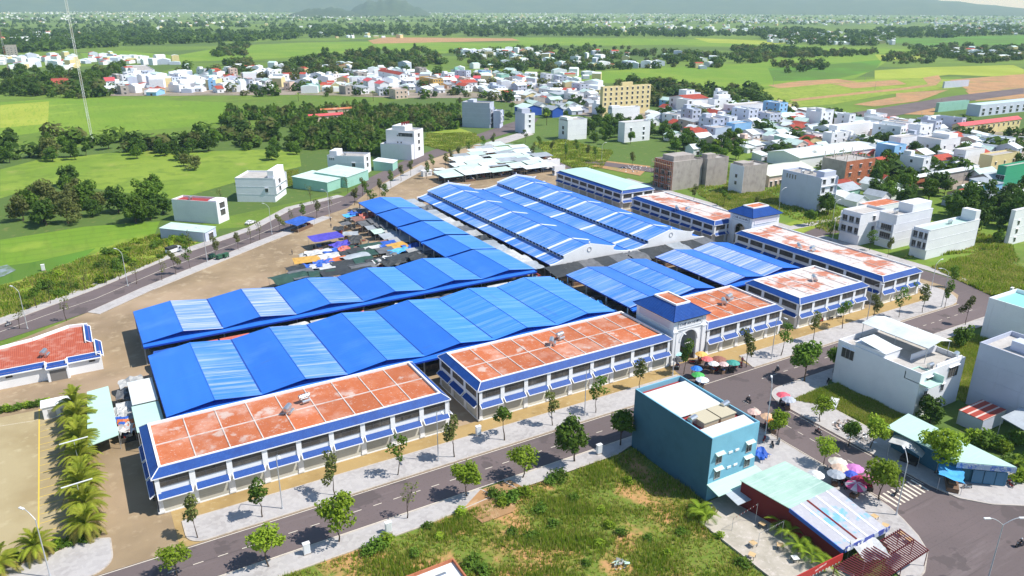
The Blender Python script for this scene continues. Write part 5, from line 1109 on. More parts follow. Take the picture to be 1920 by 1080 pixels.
def lobes_for(kind, rng):
    if kind == 'street':
        k = rng.integers(4,6); return [(rng.normal()*.65,rng.normal()*.65,4.2+i*.85,.75+rng.random()*.5,.75+rng.random()*.5,.7+rng.random()*.4) for i in range(k)]
    if kind == 'big':
        L = [(0,0,5.6,2.0,2.0,1.9)]
        for i in range(9): a = rng.random()*6.28; z = 3.9+rng.random()*3.6; q = (1.9 if z < 6.4 else 1.1); L.append((math.cos(a)*q,math.sin(a)*q,z,1.0+rng.random()*.7,1.0+rng.random()*.7,.8+rng.random()*.5))
        return L
    if kind == 'wood':
        L = [(0,0,5.2,3.0,3.0,2.8)]
        for i in range(13): a = rng.random()*6.28; z = 2.4+rng.random()*6.2; q = 3.2 if z < 6.4 else 1.7; q *= .75+rng.random()*.5; L.append((math.cos(a)*q,math.sin(a)*q,z,1.2+rng.random()*1.2,1.2+rng.random()*1.2,1.0+rng.random()*.8))
        return L
    if kind == 'tall':
        L = []
        for i in range(11): a = rng.random()*6.28; z = 3.5+i*.8; q = 1.7*(1-abs(i-4)/9); L.append((math.cos(a)*q,math.sin(a)*q,z,1.1+rng.random()*.8,1.1+rng.random()*.8,.9+rng.random()*.5))
        return L
    L = []
    for i in range(8): a = rng.random()*6.28; q = rng.random()*1.4; L.append((math.cos(a)*q,math.sin(a)*q,.5+rng.random()*1.0,.7+rng.random()*.5,.7+rng.random()*.5,.5+rng.random()*.5))
    return L
def trunk_mesh(lobes, h0, r0, rng, seed):
    m = MB(); pts = [(0,0,0)]; x = y = 0
    for i in range(1,4): x += rng.normal()*.12; y += rng.normal()*.12; pts.append((x,y,h0*i/3))
    for i in range(3): m.tube(pts[i],pts[i+1],r0*(1-.2*i),r0*(1-.2*(i+1)),n=7,cap=False)
    for l in lobes[:7]: m.tube(pts[3],(l[0]*.85,l[1]*.85,l[2]),r0*.38,r0*.1,n=5,cap=False); 
    m.tube(pts[2],(lobes[-1][0]*.8,lobes[-1][1]*.8,lobes[-1][2]),r0*.3,r0*.08,n=5,cap=False)
    return m.mesh('trunk', BARK)
TREE = {}
def tree_proto(key, kind, n, size, mat, h0, r0, seed, up=.35):
    rng = np.random.default_rng(seed); L = lobes_for(kind, rng)
    cr = np_mesh('crown', leaf_quads(n,L,size,rng,up), 4, [mat]); tr = trunk_mesh(L,h0,r0,rng,seed); TREE.setdefault(key,[]).append((cr,tr))
for s in range(8): tree_proto('street','street',380+60*(s%4),.25,LEAFO if s % 2 else LEAF,3.0+.15*s,.09+.006*s,s)
for s in range(6): tree_proto('bright','big',1000+130*s,.28,LEAFL,2.8,.14,20+s)
for s in range(2): tree_proto('shade','big',1700,.30,LEAF,2.8,.17,30+s)
for s in range(4): tree_proto('wood','wood',1300,.52,LEAFD if s % 2 else LEAF,2.6,.3,40+s)
for s in range(2): tree_proto('tall','tall',900,.42,LEAFD,3.2,.2,50+s)
for s in range(2): tree_proto('pale','wood',1100,.5,LEAFO,2.6,.28,60+s)
for s in range(3): tree_proto('bush','bush',420,.24,LEAFL if s == 0 else LEAF,.5,.05,70+s)
for s in range(2): tree_proto('bare','street',110,.22,LEAFO,3.4,.11,80+s)
_tn = [0]
def tree(key, x, y, s, label, group, cat='tree', name='tree', sz=None, z=0.):
    _tn[0] += 1; cr, tr = TREE[key][_tn[0] % len(TREE[key])]
    jr = random.Random(_tn[0]); r = ob(name, None, None, (x,y,z), 0, (s*jr.uniform(.85,1.15),s*jr.uniform(.85,1.15),(sz or s)*jr.uniform(.9,1.08))); r.rotation_euler = (jr.gauss(0,.04),jr.gauss(0,.04),(_tn[0]*2.39996) % 6.283); tag(r,label,cat,group)
    ob('trunk', tr, r); ob('crown', cr, r); return r
def tpx(key, px, py, s, label, group, name='street_tree', **k): p = G(px,py); return tree(key,p.x,p.y,s,label,group,z=.15,name=name,**k)
FR = ('slender young street tree on the pavement before the shophouses','street trees before the shophouses')
for px, py, s in ((371,1010,1.02),(492,971,1.),(628,929,1.03),(746,892,1.06),(852,858,1.05),(946,827,1.04),(1036,799,.95),(1117,775,1.08),(1199,730,1.05),(1282,702,1.05),(1399,689,1.08),(1464,668,1.04),(1524,640,.95),(1579,617,1.05),(1637,604,1.),(1685,596,1.05),(1729,587,1.05),(1771,578,1.)): tpx('street',px,py,s,*FR)
NR = 'bright leafy trees along the vacant-lot pavement'
for key, px, py, s, lb in (('bright',333,1082,.72,'low bright green tree on the lot-side pavement by the road mouth'),('bright',504,1064,.86,'bright green tree with a white tag on its trunk, lot-side pavement'),('bright',636,1017,1.06,'large bright green tree beside the white cabinet, lot-side pavement'),('bare',764,973,.95,'thin sparse sapling on the lot-side pavement'),('bright',875,932,.8,'small bright green tree beside the orange soil ramp'),('bright',980,897,.92,'light green tree between soil ramp and dark shade tree'),('shade',1077,866,1.06,'dark spreading shade tree on the lot-side pavement near the teal house'),('shade',1163,836,.98,'dark shade tree in the shadow of the teal house')): tpx(key,px,py,s,lb,NR)
SR = 'trees along the side street'
for key, px, py, s, lb in (('shade',1508,716,1.12,'broad dark tree at the corner of the white terrace house'),('shade',1562,700,.85,'smaller dark tree close behind the broad corner tree'),('bright',1457,826,.74,'small bright tree between the peach parasols and the lamp'),('bright',1537,792,.86,'bright tree standing beside the parked white car'),('bright',1544,872,.76,'slim bright tree by the cafe green roof, side street'),('bright',1631,842,.95,'bright tree beside the mint-roofed corner shop'),('bright',1647,938,1.0,'bright tree at the zebra crossing'),('bright',1752,888,1.2,'large rounded tree over the light blue awning'),('wood',1742,795,.62,'dense dark tree behind the mint-roofed corner shop'),('wood',1805,650,.55,'round dark tree beside the roof-terrace house plot'),('shade',1590,838,.7,'low leafy tree by the rubble heap')): tpx(key,px,py,s,lb,SR)
for k in range(8): p = G((1850,1880,1905,1840,1915,1900,1870,1830)[k],(830,850,870,838,905,830,840,825)[k]); tree('bush',p.x,p.y,1.3,'leafy garden shrub behind the corner shop','garden shrubs behind the corner shop','shrub','shrub')
WG = ('small wind-worn tree along the west road','small trees along the west road')
for px, py in ((256,533),(304,527),(357,505),(447,469),(200,532),(525,436),(487,450),(594,408),(69,578),(137,553),(125,602),(37,617),(620,398),(330,516),(225,525),(405,487),(470,458),(545,425),(160,545),(95,570),(570,415)): tpx('bare' if px % 3 else 'street',px,py,.9,*WG)
for px, py in ((357,472),(584,382),(416,382),(652,362)): tpx('bare',px,py,1.0,'nearly leafless tree on the field side of the west road','leafless trees on the west road')
NG = ('dense dark young tree at the north end of the market','dense young trees at the north end of the market')
for px, py in ((665,385),(690,380),(712,368),(733,352),(752,340),(700,392),(680,368),(722,382),(770,330),(812,322),(835,316),(800,336),(860,300),(880,292),(845,308),(905,282),(925,278),(1080,292),(1100,300),(1060,300),(1035,292),(1118,304),(1185,316),(1010,280),(1000,300),(985,268)): tpx('street',px,py,1.05,*NG)
for px, py, s in ((1516,424,.85),(1552,404,1.),(1565,440,.6),(1480,330,.7),(1540,300,.9)): tpx('shade' if s < 1 else 'wood',px,py,s,'rounded tree beside the cross street east of the market','trees on the cross street east of the market')
for px, py in ((1700,552),(1380,452),(1630,470),(1664,482),(1785,540),(1810,610),(1870,470),(1420,400),(1356,388),(1300,380),(1556,452)): tpx('street',px,py,.9,'slender tree on the pavement of the east street','slender trees on the east street')
# woods: individuals
def wood(poly, n, keys, smin, smax, label, group, seed, gap=4., houses=True):
    rr = random.Random(seed); xs = [p[0] for p in poly]; ys = [p[1] for p in poly]; got = []
    for _ in range(n*40):
        if len(got) >= n: break
        x, y = rr.uniform(min(xs),max(xs)), rr.uniform(min(ys),max(ys))
        if not inpoly(x,y,poly) or any((x-a)**2+(y-b)**2 < gap*gap for a,b in got): continue
        if houses and not free(x,y,1.0): continue
        got.append((x,y)); tree(rr.choice(keys),x,y,rr.uniform(smin,smax),label,group)
wood(GP((0,428),(70,372),(112,340),(162,350),(182,392),(300,368),(335,398),(300,418),(180,424),(60,440)), 26, ('wood','pale','wood'), .75,1.2, 'dark dense tree in the thicket by the near rice field', 'thicket by the near rice field', 21, 5)
wood(GP((0,300),(60,292),(150,282),(250,276),(330,270),(430,262),(560,256),(640,252),(720,262),(716,292),(600,282),(520,296),(430,282),(250,296),(80,306),(0,316)), 40, ('wood','wood','pale','tall'), .65,1.15, 'tree in the long overgrown hedge across the meadows', 'overgrown hedge across the meadows', 22, 6)
wood(GP((420,226),(430,205),(560,205),(640,200),(720,222),(700,246),(600,252),(540,236),(430,236)), 38, ('wood','pale','wood'), .5,.8, 'dark tree in the wood behind the long hedge', 'wood behind the long hedge', 23, 6)
wood(GP((640,195),(720,200),(800,205),(862,195),(866,240),(800,245),(770,232),(700,232)), 30, ('wood','pale','wood'), .5,.78, 'tree in the wood between the roof-sign building and the town', 'wood beside the roof-sign building', 24, 6)
wood(GP((1240,252),(1340,264),(1440,302),(1370,306),(1260,288)), 16, ('wood','shade'), .7,1.0, 'tree below the plots of the cream hotel', 'trees below the cream hotel plots', 36, 5)
wood(GP((940,205),(1010,200),(1120,215),(1235,238),(1225,262),(1110,245),(1000,232),(950,228)), 20, ('wood','shade'), .6,.95, 'tree between the narrow houses below the cream hotel', 'trees between the narrow houses below the hotel', 38, 6)
wood(GP((0,176),(0,140),(120,130),(235,128),(238,176),(150,184),(60,182)), 26, ('wood',), 1.,1.5, 'tree around the farmhouse beside the rice field', 'trees around the farmhouse', 25, 8)
wood(GP((500,150),(560,118),(690,100),(790,95),(830,118),(760,132),(640,142),(540,152)), 30, ('wood','tall','pale'), 1.1,1.7, 'tall tree in the belt beyond the town strip', 'tree belt beyond the town strip', 26, 9)
wood(T3, 40, ('wood','shade','wood'), .65,1.05, 'garden tree between the roofs of the eastern town', 'garden trees of the eastern town', 27, 5)
wood(GP((1625,345),(1650,322),(1700,330),(1780,352),(1770,385),(1700,392),(1640,372)), 18, ('wood','shade'), .9,1.2, 'dark tree in the grove below the stained concrete row', 'grove below the stained concrete row', 28, 5)
wood(GP((1775,405),(1850,385),(1910,375),(1905,470),(1860,455),(1790,430)), 20, ('wood','tall'), .9,1.3, 'dark roadside tree behind the long white house', 'roadside trees behind the long white house', 29, 5)
wood(GP((1060,262),(1100,225),(1160,235),(1240,245),(1330,262),(1420,285),(1380,310),(1250,275),(1150,275)), 36, ('wood','shade'), .75,1.1, 'tree on the plots between the hotel and the market', 'trees between the hotel and the market', 30, 7)
for px, py in ((20,262),(90,272),(310,292),(305,285),(365,318),(345,312),(510,300),(120,280),(340,300),(258,298)): p = G(px,py); tree('pale' if px % 2 else 'wood',p.x,p.y,.8,'lone field tree standing in the bright meadow','lone field trees in the meadow')
rr = random.Random(77)
for k in range(70):
    px, py = rr.uniform(60,400), rr.uniform(450,560)
    if not inpoly(px,py,[(0,520),(120,500),(190,470),(290,430),(372,452),(310,482),(200,530),(90,570),(0,600)]): continue
    p = G(px,py); tree('bush',p.x,p.y,rr.uniform(.7,1.5),'wild bush on the verge between field and west road','wild bushes on the west verge','shrub','bush')
for px, py, s in ((708,1030,1.5),(730,1015,1.3),(690,1040,1.1),(960,935,1.4),(985,925,1.3),(1050,900,1.5),(1030,905,1.1),(940,945,1.1),(890,1065,1.5),(905,1075,1.2),(860,965,1.1),(930,930,1.2),(800,990,.8),(1140,990,.9),(1165,1000,1.),(1100,1060,.8),(1350,1010,.9),(1305,960,1.2),(1322,970,1.1),(1130,960,.8),(1010,960,1.),(1040,985,.9),(1180,905,1.),(1075,940,.9),(1215,1010,.8),(1250,1040,.9),(1000,1010,.9),(960,1000,1.),(1120,1020,.8),(1280,1000,.8),(1390,1060,1.),(820,1010,.8),(780,1040,.9)):
    p = G(px,py); tree('bush',p.x,p.y,s*.75,'wild bush in the vacant lot','wild bushes in the vacant lot','shrub','bush',sz=s*.62)
# hedges by the parking lot
for k in range(8): tree('bush',-22.5+k*1.25,173.4-k*.1,.75,'clipped bright green hedge bush by the white kiosk','hedge bushes by the white kiosk','shrub','hedge_bush')
for k in range(14): tree('bush',-20+k*.95+(k%2)*.3,119.0+(k%3)*.5,.62,'low hedge bush at the foot of the corner palms','hedge bushes below the corner palms','shrub','hedge_bush')
for k in range(16): tree('bush',-8.6+(k%2)*.7,119.6+k*2.9,.42,'low shrub at the foot of the date palm row','shrubs below the date palm row','shrub','hedge_bush')
# ---- palms: each frond a part
def frond_mesh(L, nleaf, lw, droop, rise, mat, ll=.8):
    m = MB(); pts = []
    for i in range(9):
        t = i/8; pts.append(Vector((L*t*(1-.12*t), 0, rise*math.sin(t*1.9)*L*.5-droop*t*t*L)))
    for i in range(8):
        a, b = pts[i], pts[i+1]; w = .05*(1-i/9); m.poly([a+Vector((0,-w,0)),b+Vector((0,-w*.8,0)),b+Vector((0,w*.8,0)),a+Vector((0,w,0))])
    for i in range(nleaf):
        t = .12+.88*i/nleaf; k = t*8; j = min(7,int(k)); p = pts[j].lerp(pts[j+1],k-j); tn = (pts[j+1]-pts[j]).normalized(); l = ll*math.sin(.5+2.5*t*.98)*1.0
        for s in (-1,1):
            d = (tn*.75+Vector((0,s,0))*.8+Vector((0,0,.25-.6*t))).normalized(); q = p+d*l; w = tn*lw
            m.poly([p-w,p+w,q+w*.2+Vector((0,0,-.05)),q-w*.2+Vector((0,0,-.05))])
    return m.mesh('frond', mat)
DATE = [frond_mesh(3.4,30,.055,.34,.6,PALMG,.62), frond_mesh(3.1,30,.055,.62,.4,M('dry_palm_frond',(.27,.24,.05),.8,trans=.2),.7), frond_mesh(2.9,28,.055,.08,1.1,PALMG,.55)]
COCO = [frond_mesh(3.6,16,.09,.5,.5,LEAFL,1.0), frond_mesh(3.4,16,.06,.15,.9,LEAF,1.0)]
BAN = [frond_mesh(2.4,1,.3,.45,.9,LEAFL,.2)]
def palm(x, y, th, label, group, fr, n, tr_r=.22, s=1., name='date_palm', cat='palm'):
    r = ob(name, None, None, (x,y,.1), (x*7+y*3) % 6.28, s); tag(r,label,cat,group)
    m = MB(); 
    for i in range(4): m.tube((0,0,th*i/4),(0,0,th*(i+1)/4),tr_r*(1.15-.05*i),tr_r*(1.0-.05*i),n=8,cap=False)
    m.build('trunk', BARK, r); rr = random.Random(int(x*10+y))
    for i in range(n):
        t = i/n; lay = 2 if t < .3 else (0 if t < .75 else 1); o = ob('frond', fr[lay % len(fr)], r, (0,0,th)); sc = rr.uniform(.85,1.1); o.scale = (sc,sc,sc)
        o.rotation_euler = (rr.uniform(-.15,.15), -(.55 if lay == 2 else .1 if lay == 0 else -.25)+rr.uniform(-.15,.15), i*2.39996+rr.uniform(-.2,.2))
    return r
for k in range(9): palm(-8.3+(k%2)*.25,120.0+5.35*k,2.0+.25*(k%3),'date palm in the row beside the parking lot','date palm row beside the parking lot',DATE,54,s=1.2+.08*(k%3))
palm(-15.2,118.3,1.8,'date palm on its own behind the lamp post at the parking corner','date palms at the parking corner',DATE,42,s=1.15)
palm(-20.0,116.4,1.8,'date palm at the frame edge by the parking corner','date palms at the parking corner',DATE,42,s=1.15)
for px, py, th in ((1045,205,7),(1062,212,6),(700,190,8),(595,238,7),(925,160,7),(1025,235,7),(560,190,6),(1340,285,6),(1395,285,6),(1712,305,5),(1180,245,6)): p = G(px,py); palm(p.x,p.y,th,'coconut palm rising among the town roofs','coconut palms among the town roofs',COCO,14,.18,1.,'coconut_palm')
for px, py in ((1496,1036),(1522,1056),(1478,1010),(1545,1072),(1508,1042),(1460,992),(1322,980),(1310,968),(1905,880)): p = G(px,py); palm(p.x,p.y,1.5,'banana plant in the cafe garden','banana plants in the cafe garden',COCO,9,.14,.8,'banana_plant','plant')
# ---- uncountable far trees and grass
def far_trees(name, P_, size, nleaf, mats, seed):
    rng = np.random.default_rng(seed); n = len(P_); proto = leaf_quads(nleaf,[(0,0,.5,.55,.55,.45),(.3,.2,.35,.4,.4,.3),(-.3,-.1,.4,.4,.4,.35)],.2 if nleaf > 40 else .3,rng).reshape(-1,4,3)
    V = np.empty((n,nleaf,4,3),np.float32); ang = rng.random(n)*6.28; sc = size*(.45+1.15*rng.random(n))
    c, s = np.cos(ang), np.sin(ang)
    for i in range(n):
        q = proto.copy(); x = q[...,0]*c[i]-q[...,1]*s[i]; y = q[...,0]*s[i]+q[...,1]*c[i]
        V[i,...,0] = x*sc[i]+P_[i][0]; V[i,...,1] = y*sc[i]+P_[i][1]; V[i,...,2] = q[...,2]*sc[i]
    mi = np.repeat(rng.integers(0,len(mats),n),nleaf).astype(np.int32)
    return stuff(ob(name, np_mesh(name, V.reshape(-1,3), 4, mats, mi)))
def rand_px(regs, seed):
    rr = random.Random(seed); out = []
    for poly, n in regs:
        xs = [p[0] for p in poly]; ys = [p[1] for p in poly]; k = 0
        while k < n:
            x, y = rr.uniform(min(xs),max(xs)), rr.uniform(min(ys),max(ys))
            if inpoly(x,y,poly):
                p = G(x,y)
                if y < 50 and clus(p.x+400,p.y-300) < -.1 and rr.random() < .8: k += .5; continue
                if y > 90 and not free(p.x,p.y,2): k += .3; continue
                out.append((p.x,p.y)); k += 1
    return out
near_woods = [([(0,262),(60,250),(180,268),(300,262),(420,242),(560,246),(620,242),(720,262),(716,290),(600,278),(520,292),(420,278),(250,290),(80,302),(0,308)],60),
 ([(0,150),(235,128),(236,178),(140,186),(0,178)],160),([(480,150),(560,112),(700,96),(800,92),(840,118),(760,132),(640,142),(520,152)],420),
 ([(420,122),(470,112),(480,150),(430,140)],60),([(330,124),(480,130),(560,146),(700,136),(880,132),(1000,146),(1120,165),(1240,186),(1240,215),(1130,205),(1000,194),(860,186),(700,184),(560,182),(330,182)],120),
 ([(840,98),(960,90),(1100,86),(1180,92),(1340,104),(1420,96),(1440,118),(1340,128),(1180,130),(1080,136),(960,134),(880,126)],520),
 ([(1160,150),(1280,160),(1300,185),(1220,180),(1150,168)],60),([(1220,170),(1420,166),(1440,200),(1300,186)],60),([(1650,104),(1720,100),(1760,112),(1740,122),(1660,120)],60),([(1690,84),(1920,88),(1920,112),(1840,120),(1740,106)],300),([(1440,120),(1540,118),(1560,130),(1470,138)],40),
 ([(1360,86),(1440,88),(1560,98),(1640,96),(1650,104),(1540,108),(1400,112)],260),([(410,80),(470,84),(460,104),(400,108)],90),([(1235,205),(1420,190),(1660,228),(1920,250),(1920,340),(1650,345),(1400,285),(1240,250)],150),([(100,40),(140,30),(150,60),(110,66)],10)]
far_trees('wooded_background', rand_px(near_woods,3), 7.5, 60, [LEAFD,LEAF,LEAFD,LEAFO], 3)
far_trees('shrub_wood', rand_px([([(420,234),(432,208),(560,208),(640,204),(860,206),(868,240),(800,248),(740,244),(600,258),(540,246)],420),([(560,250),(720,262),(716,292),(600,280),(540,286)],120)],9), 5.2, 60, [LEAF,LEAFO,LEAFD,LEAF], 9)
mid = [([(0,60),(230,54),(480,62),(700,58),(960,56),(1100,60),(960,70),(700,66),(480,78),(300,84),(150,92),(0,104)],1100),([(960,54),(1300,58),(1460,66),(1300,70),(1100,68),(960,66)],420),([(1380,52),(1500,56),(1700,66),(1660,86),(1500,86),(1440,78)],420),([(1640,56),(1920,46),(1920,66),(1760,72),(1660,70)],420),
 ([(0,22),(1920,22),(1920,44),(960,52),(0,52)],2600),([(480,54),(960,46),(960,56),(520,66)],200),([(0,15.5),(1920,15.5),(1920,24),(0,24)],1500)]
far_trees('distant_tree_belt', rand_px(mid,4), 11, 26, [LEAFD,LEAF,LEAFD], 4)
def grass(name, polys, mats, seed, h, nb, w=.05):
    rng = np.random.default_rng(seed); out = []; mi = []
    for poly, n, cl in polys:
        P_ = np.array(poly); x0, y0 = P_.min(0); x1, y1 = P_.max(0); c = 0
        while c < n:
            m_ = 20000; X = rng.uniform(x0,x1,m_); Y = rng.uniform(y0,y1,m_); ok = np.zeros(m_,bool)
            for i in range(len(poly)):
                a, b = poly[i], poly[i-1]; cr = ((a[1] > Y) != (b[1] > Y)) & (X < (b[0]-a[0])*(Y-a[1])/((b[1]-a[1]) or 1e-9)+a[0]); ok ^= cr
            den = .5+.5*np.sin(X*.31+1.3*np.sin(Y*.23))*np.sin(Y*.37+X*.11); ok &= rng.random(m_) < (.12+.88*den if cl else 1)
            X, Y, D = X[ok], Y[ok], den[ok]; k = len(X); c += k
            for b in range(nb):
                a = rng.random(k)*6.28; hh = h*(.5+rng.random(k))*(.5+D); lean = h*.6*rng.random(k); bx, by = X+rng.normal(size=k)*.14, Y+rng.normal(size=k)*.14
                ww = w*(1+rng.random(k)); z = np.full(k,.03)
                v = np.stack([np.stack([bx-np.sin(a)*ww,by+np.cos(a)*ww,z],1),np.stack([bx+np.sin(a)*ww,by-np.cos(a)*ww,z],1),np.stack([bx+np.cos(a)*lean,by+np.sin(a)*lean,hh],1)],1)
                out.append(v.reshape(-1,3)); mi.append(np.where(rng.random(k) < .35*(1.4-D), 1, np.where(rng.random(k) < .4,2,0)).astype(np.int32))
    return stuff(ob(name, np_mesh(name, np.concatenate(out), 3, mats, np.concatenate(mi))))
GB = [M('grass_blade',(.30,.40,.035),.8,trans=.45,layers=[(.15,(.38,.46,.06),.45,.6)]), M('dry_grass_blade',(.50,.44,.14),.8,trans=.45), M('deep_grass_blade',(.18,.30,.025),.8,trans=.45)]
lot = [(-40,94.8),(38,94.8),(53,95.2),(58,95.8),(80,95.8),(83.9,96),(83.9,73.5),(79.0,73),(78.6,58),(78,44),(-10,60),(-40,75)]
grass('grass', [(lot,30000,True),([(126,94),(141,94),(141,74),(131,72),(131,88)],3000,False),([(158,74),(195,76),(195,95.5),(158,95.5)],5000,False)], GB, 5, .62, 5, .05)
verge = GP((0,600),(80,570),(180,538),(300,488),(375,452),(300,440),(200,470),(100,505),(0,540))
mead = GP((0,318),(70,300),(250,283),(560,278),(565,312),(440,342),(330,374),(165,352),(0,372))
grass('tall_grass', [(verge,6000,True),(GP((1745,502),(1850,470),(1919,505),(1919,585),(1870,560)),7000,False),(GP((1310,365),(1430,358),(1460,372),(1455,420),(1380,405)),4000,False),(GP((1240,335),(1300,305),(1460,330),(1580,395),(1620,425),(1560,440),(1460,400),(1310,365)),5000,True),(GP((1690,485),(1760,425),(1890,450),(1915,500),(1850,472)),4000,True),(GP((1000,268),(1060,262),(1150,285),(1130,315),(1080,318),(1040,300)),4000,True),(GP((800,250),(890,250),(905,265),(840,285),(795,272)),3000,True),(GP((440,345),(560,318),(560,345),(480,360)),3000,True)], GB, 6, .8, 3, .16)
# ================================================================== STREET FURNITURE, VEHICLES, PEOPLE
LAMPM = M('lamp_grey_paint', (.55,.57,.6), .45, metal=.3)
def lamp(px, py, label, rz, arms=1, h=11.6, arm=2.2):
    p = G(px,py); r = root('street_lamp', label, 'street lamp', (p.x,p.y,.12), rz, 'street lamps around the market')
    m = MB(); m.tube((0,0,0),(0,0,.5),.2,.16,n=8); m.build('base', LAMPM, r)
    m = MB(); m.tube((0,0,.5),(0,0,h-1.2),.11,.07,n=8); m.build('pole', LAMPM, r)
    for a in range(arms):
        s = 1 if a == 0 else -1; m = MB(); pr = Vector((0,0,h-1.2))
        for i in range(1,6): t = i/5; q = Vector((s*arm*t,0,h-1.2+1.2*math.sin(t*1.57))); m.tube(pr,q,.055,n=6,cap=False); pr = q
        m.build('arm', LAMPM, r)
        m = MB(); m.slab((min(s*(arm-.1),s*(arm+.85)),-.17,h+.06),(max(s*(arm-.1),s*(arm+.85)),-.17,h+.06),(max(s*(arm-.1),s*(arm+.85)),.17,h+.06),(min(s*(arm-.1),s*(arm+.85)),.17,h+.06),.14); m.build('lamp_head', M('lamp_head_white',(.72,.74,.76),.4), r)
for px, py, rz, lb in ((530,955,-1.57,'grey street lamp before the shophouse nearest the parking lot'),(822,866,-1.57,'grey street lamp where the first shophouse ends'),(1096,780,-1.57,'grey street lamp before the shophouse left of the gate'),(1261,705,-1.57,'grey street lamp beside the arched gate'),(1446,674,-1.57,'grey street lamp before the five-awning shophouse'),(1625,604,-1.57,'grey street lamp before the lime-whitened corner block'),(1765,576,2.6,'grey street lamp at the far pavement curve'),(95,1084,2.2,'grey street lamp by the corner palm of the parking lot'),(1435,815,.8,'grey street lamp beside the peach parasols'),(1680,967,.9,'grey street lamp at the zebra crossing')): lamp(px,py,lb,rz)
lamp(1850,1094,'double-armed street lamp in the asphalt plaza',-.5,2)
for px, py in ((52,617),(240,537),(389,492),(510,440),(618,410)): lamp(px,py,'street lamp along the west road',2.2)
for px, py in ((1560,455),(1460,395),(1128,300),(1060,292),(1560,420),(1745,545)): lamp(px,py,'slim street lamp on the east street',0,h=9.5)
for y in (126,141): 
    p = Vector((-8.6,y)); r = root('street_lamp', 'double-armed parking lamp rising through the palm row', 'street lamp', (p.x,p.y,.1), .1, 'parking lamps in the palm row')
    m = MB(); m.tube((0,0,0),(0,0,6.4),.08,.06,n=8); m.build('pole', LAMPM, r)
    for s in (-1,1): m = MB(); m.box(min(0,s*2.3),max(0,s*2.3),-.12,.12,6.4,6.5); m.build('lamp_head', M('lamp_head_white',(.72,.74,.76),.4), r)
# parasols
def parasol(px, py, c, nm, rad, c2=None, where='', z=2.35):
    p = G(px,py,z); r = root('parasol', f"{nm} market parasol {where}", 'parasol', (p.x,p.y,.15), random.random(), 'market parasols')
    mt = plain('parasol_'+nm.replace(' ','_').replace('-','_'), c, .6); m2 = plain('parasol_'+nm.replace(' ','_').replace('-','_')+'_b', c2, .6) if c2 else mt; n = 10
    for i in range(n):
        a0, a1 = 6.2832*i/n, 6.2832*(i+1)/n; am = (a0+a1)/2; m = MB()
        A, B = (math.cos(a0)*rad,math.sin(a0)*rad,z-.12), (math.cos(a1)*rad,math.sin(a1)*rad,z-.12); Cm = (math.cos(am)*rad*.97,math.sin(am)*rad*.97,z-.22)
        A2, B2 = (A[0]*.5,A[1]*.5,z+.28), (B[0]*.5,B[1]*.5,z+.28)
        m.poly([A,Cm,B,B2,A2]); m.poly([A2,B2,(0,0,z+.5)]); m.build('canopy_panel', m2 if i % 2 else mt, r)
    m = MB(); m.tube((0,0,0),(0,0,z+.55),.035,n=6); m.build('pole', GALV, r)
    m = MB(); m.box(-.8,.8,-.5,.5,.0,.7); m.build('stall_table', GOODS[random.randrange(2)], r)
    for k in range(3): m = MB(); x = -.6+k*.5; m.box(x,x+.38,-.35,.35,.71,.85+.12*k); m.build('goods', GOODS[random.randrange(5)], r)
W1, W2, W3 = 'in front of the arched gate', 'on the side street by the lamp', 'clustered beside the cafe roof'
for px,py,c,nm,rad,c2,wh in ((1315,664,(.75,.45,.12),'yellow-orange',1.5,None,W1),(1326,673,(.72,.16,.16),'coral red',1.4,None,W1),(1348,673,(.28,.12,.09),'brown',1.7,None,W1),(1338,682,(.75,.76,.76),'white',1.3,None,W1),(1357,683,(.70,.50,.48),'pale pink',1.2,None,W1),(1375,680,(.06,.33,.28),'teal green',1.6,None,W1),(1306,691,(.03,.2,.72),'bright blue',1.35,None,W1),(1309,703,(.07,.42,.10),'grass green',1.5,None,W1),(1317,712,(.60,.70,.82),'pale blue',1.5,(.75,.78,.8),W1),(1269,663,(.30,.55,.55),'pale teal',1.3,None,W1),(1271,675,(.06,.06,.07),'black',1.3,None,W1),
 (1469,741,(.75,.12,.17),'crimson pink',1.5,None,W2),(1479,749,(.42,.46,.54),'slate grey',1.5,None,W2),(1440,781,(.72,.45,.28),'peach',1.5,None,W2),(1451,791,(.78,.25,.03),'orange',1.5,(.75,.45,.2),W2),(1414,772,(.72,.48,.42),'pale salmon',1.4,None,W2),
 (1571,866,(.70,.66,.60),'cream',1.7,None,W3),(1575,877,(.72,.52,.40),'apricot',1.5,None,W3),(1603,878,(.62,.22,.55),'violet pink',1.6,None,W3),(1568,889,(.36,.40,.46),'dark grey',1.6,None,W3),(1596,889,(.05,.10,.55),'navy blue',1.2,None,W3),(1613,900,(.45,.03,.08),'dark red',1.6,None,W3),(1605,911,(.75,.10,.25),'pink and white',1.8,(.78,.62,.64),W3),(1634,897,(.72,.25,.40),'rose',1.5,None,W3),(1530,890,(.74,.75,.74),'plain white',1.5,None,W3)): parasol(px,py,c,nm,rad,c2,wh)
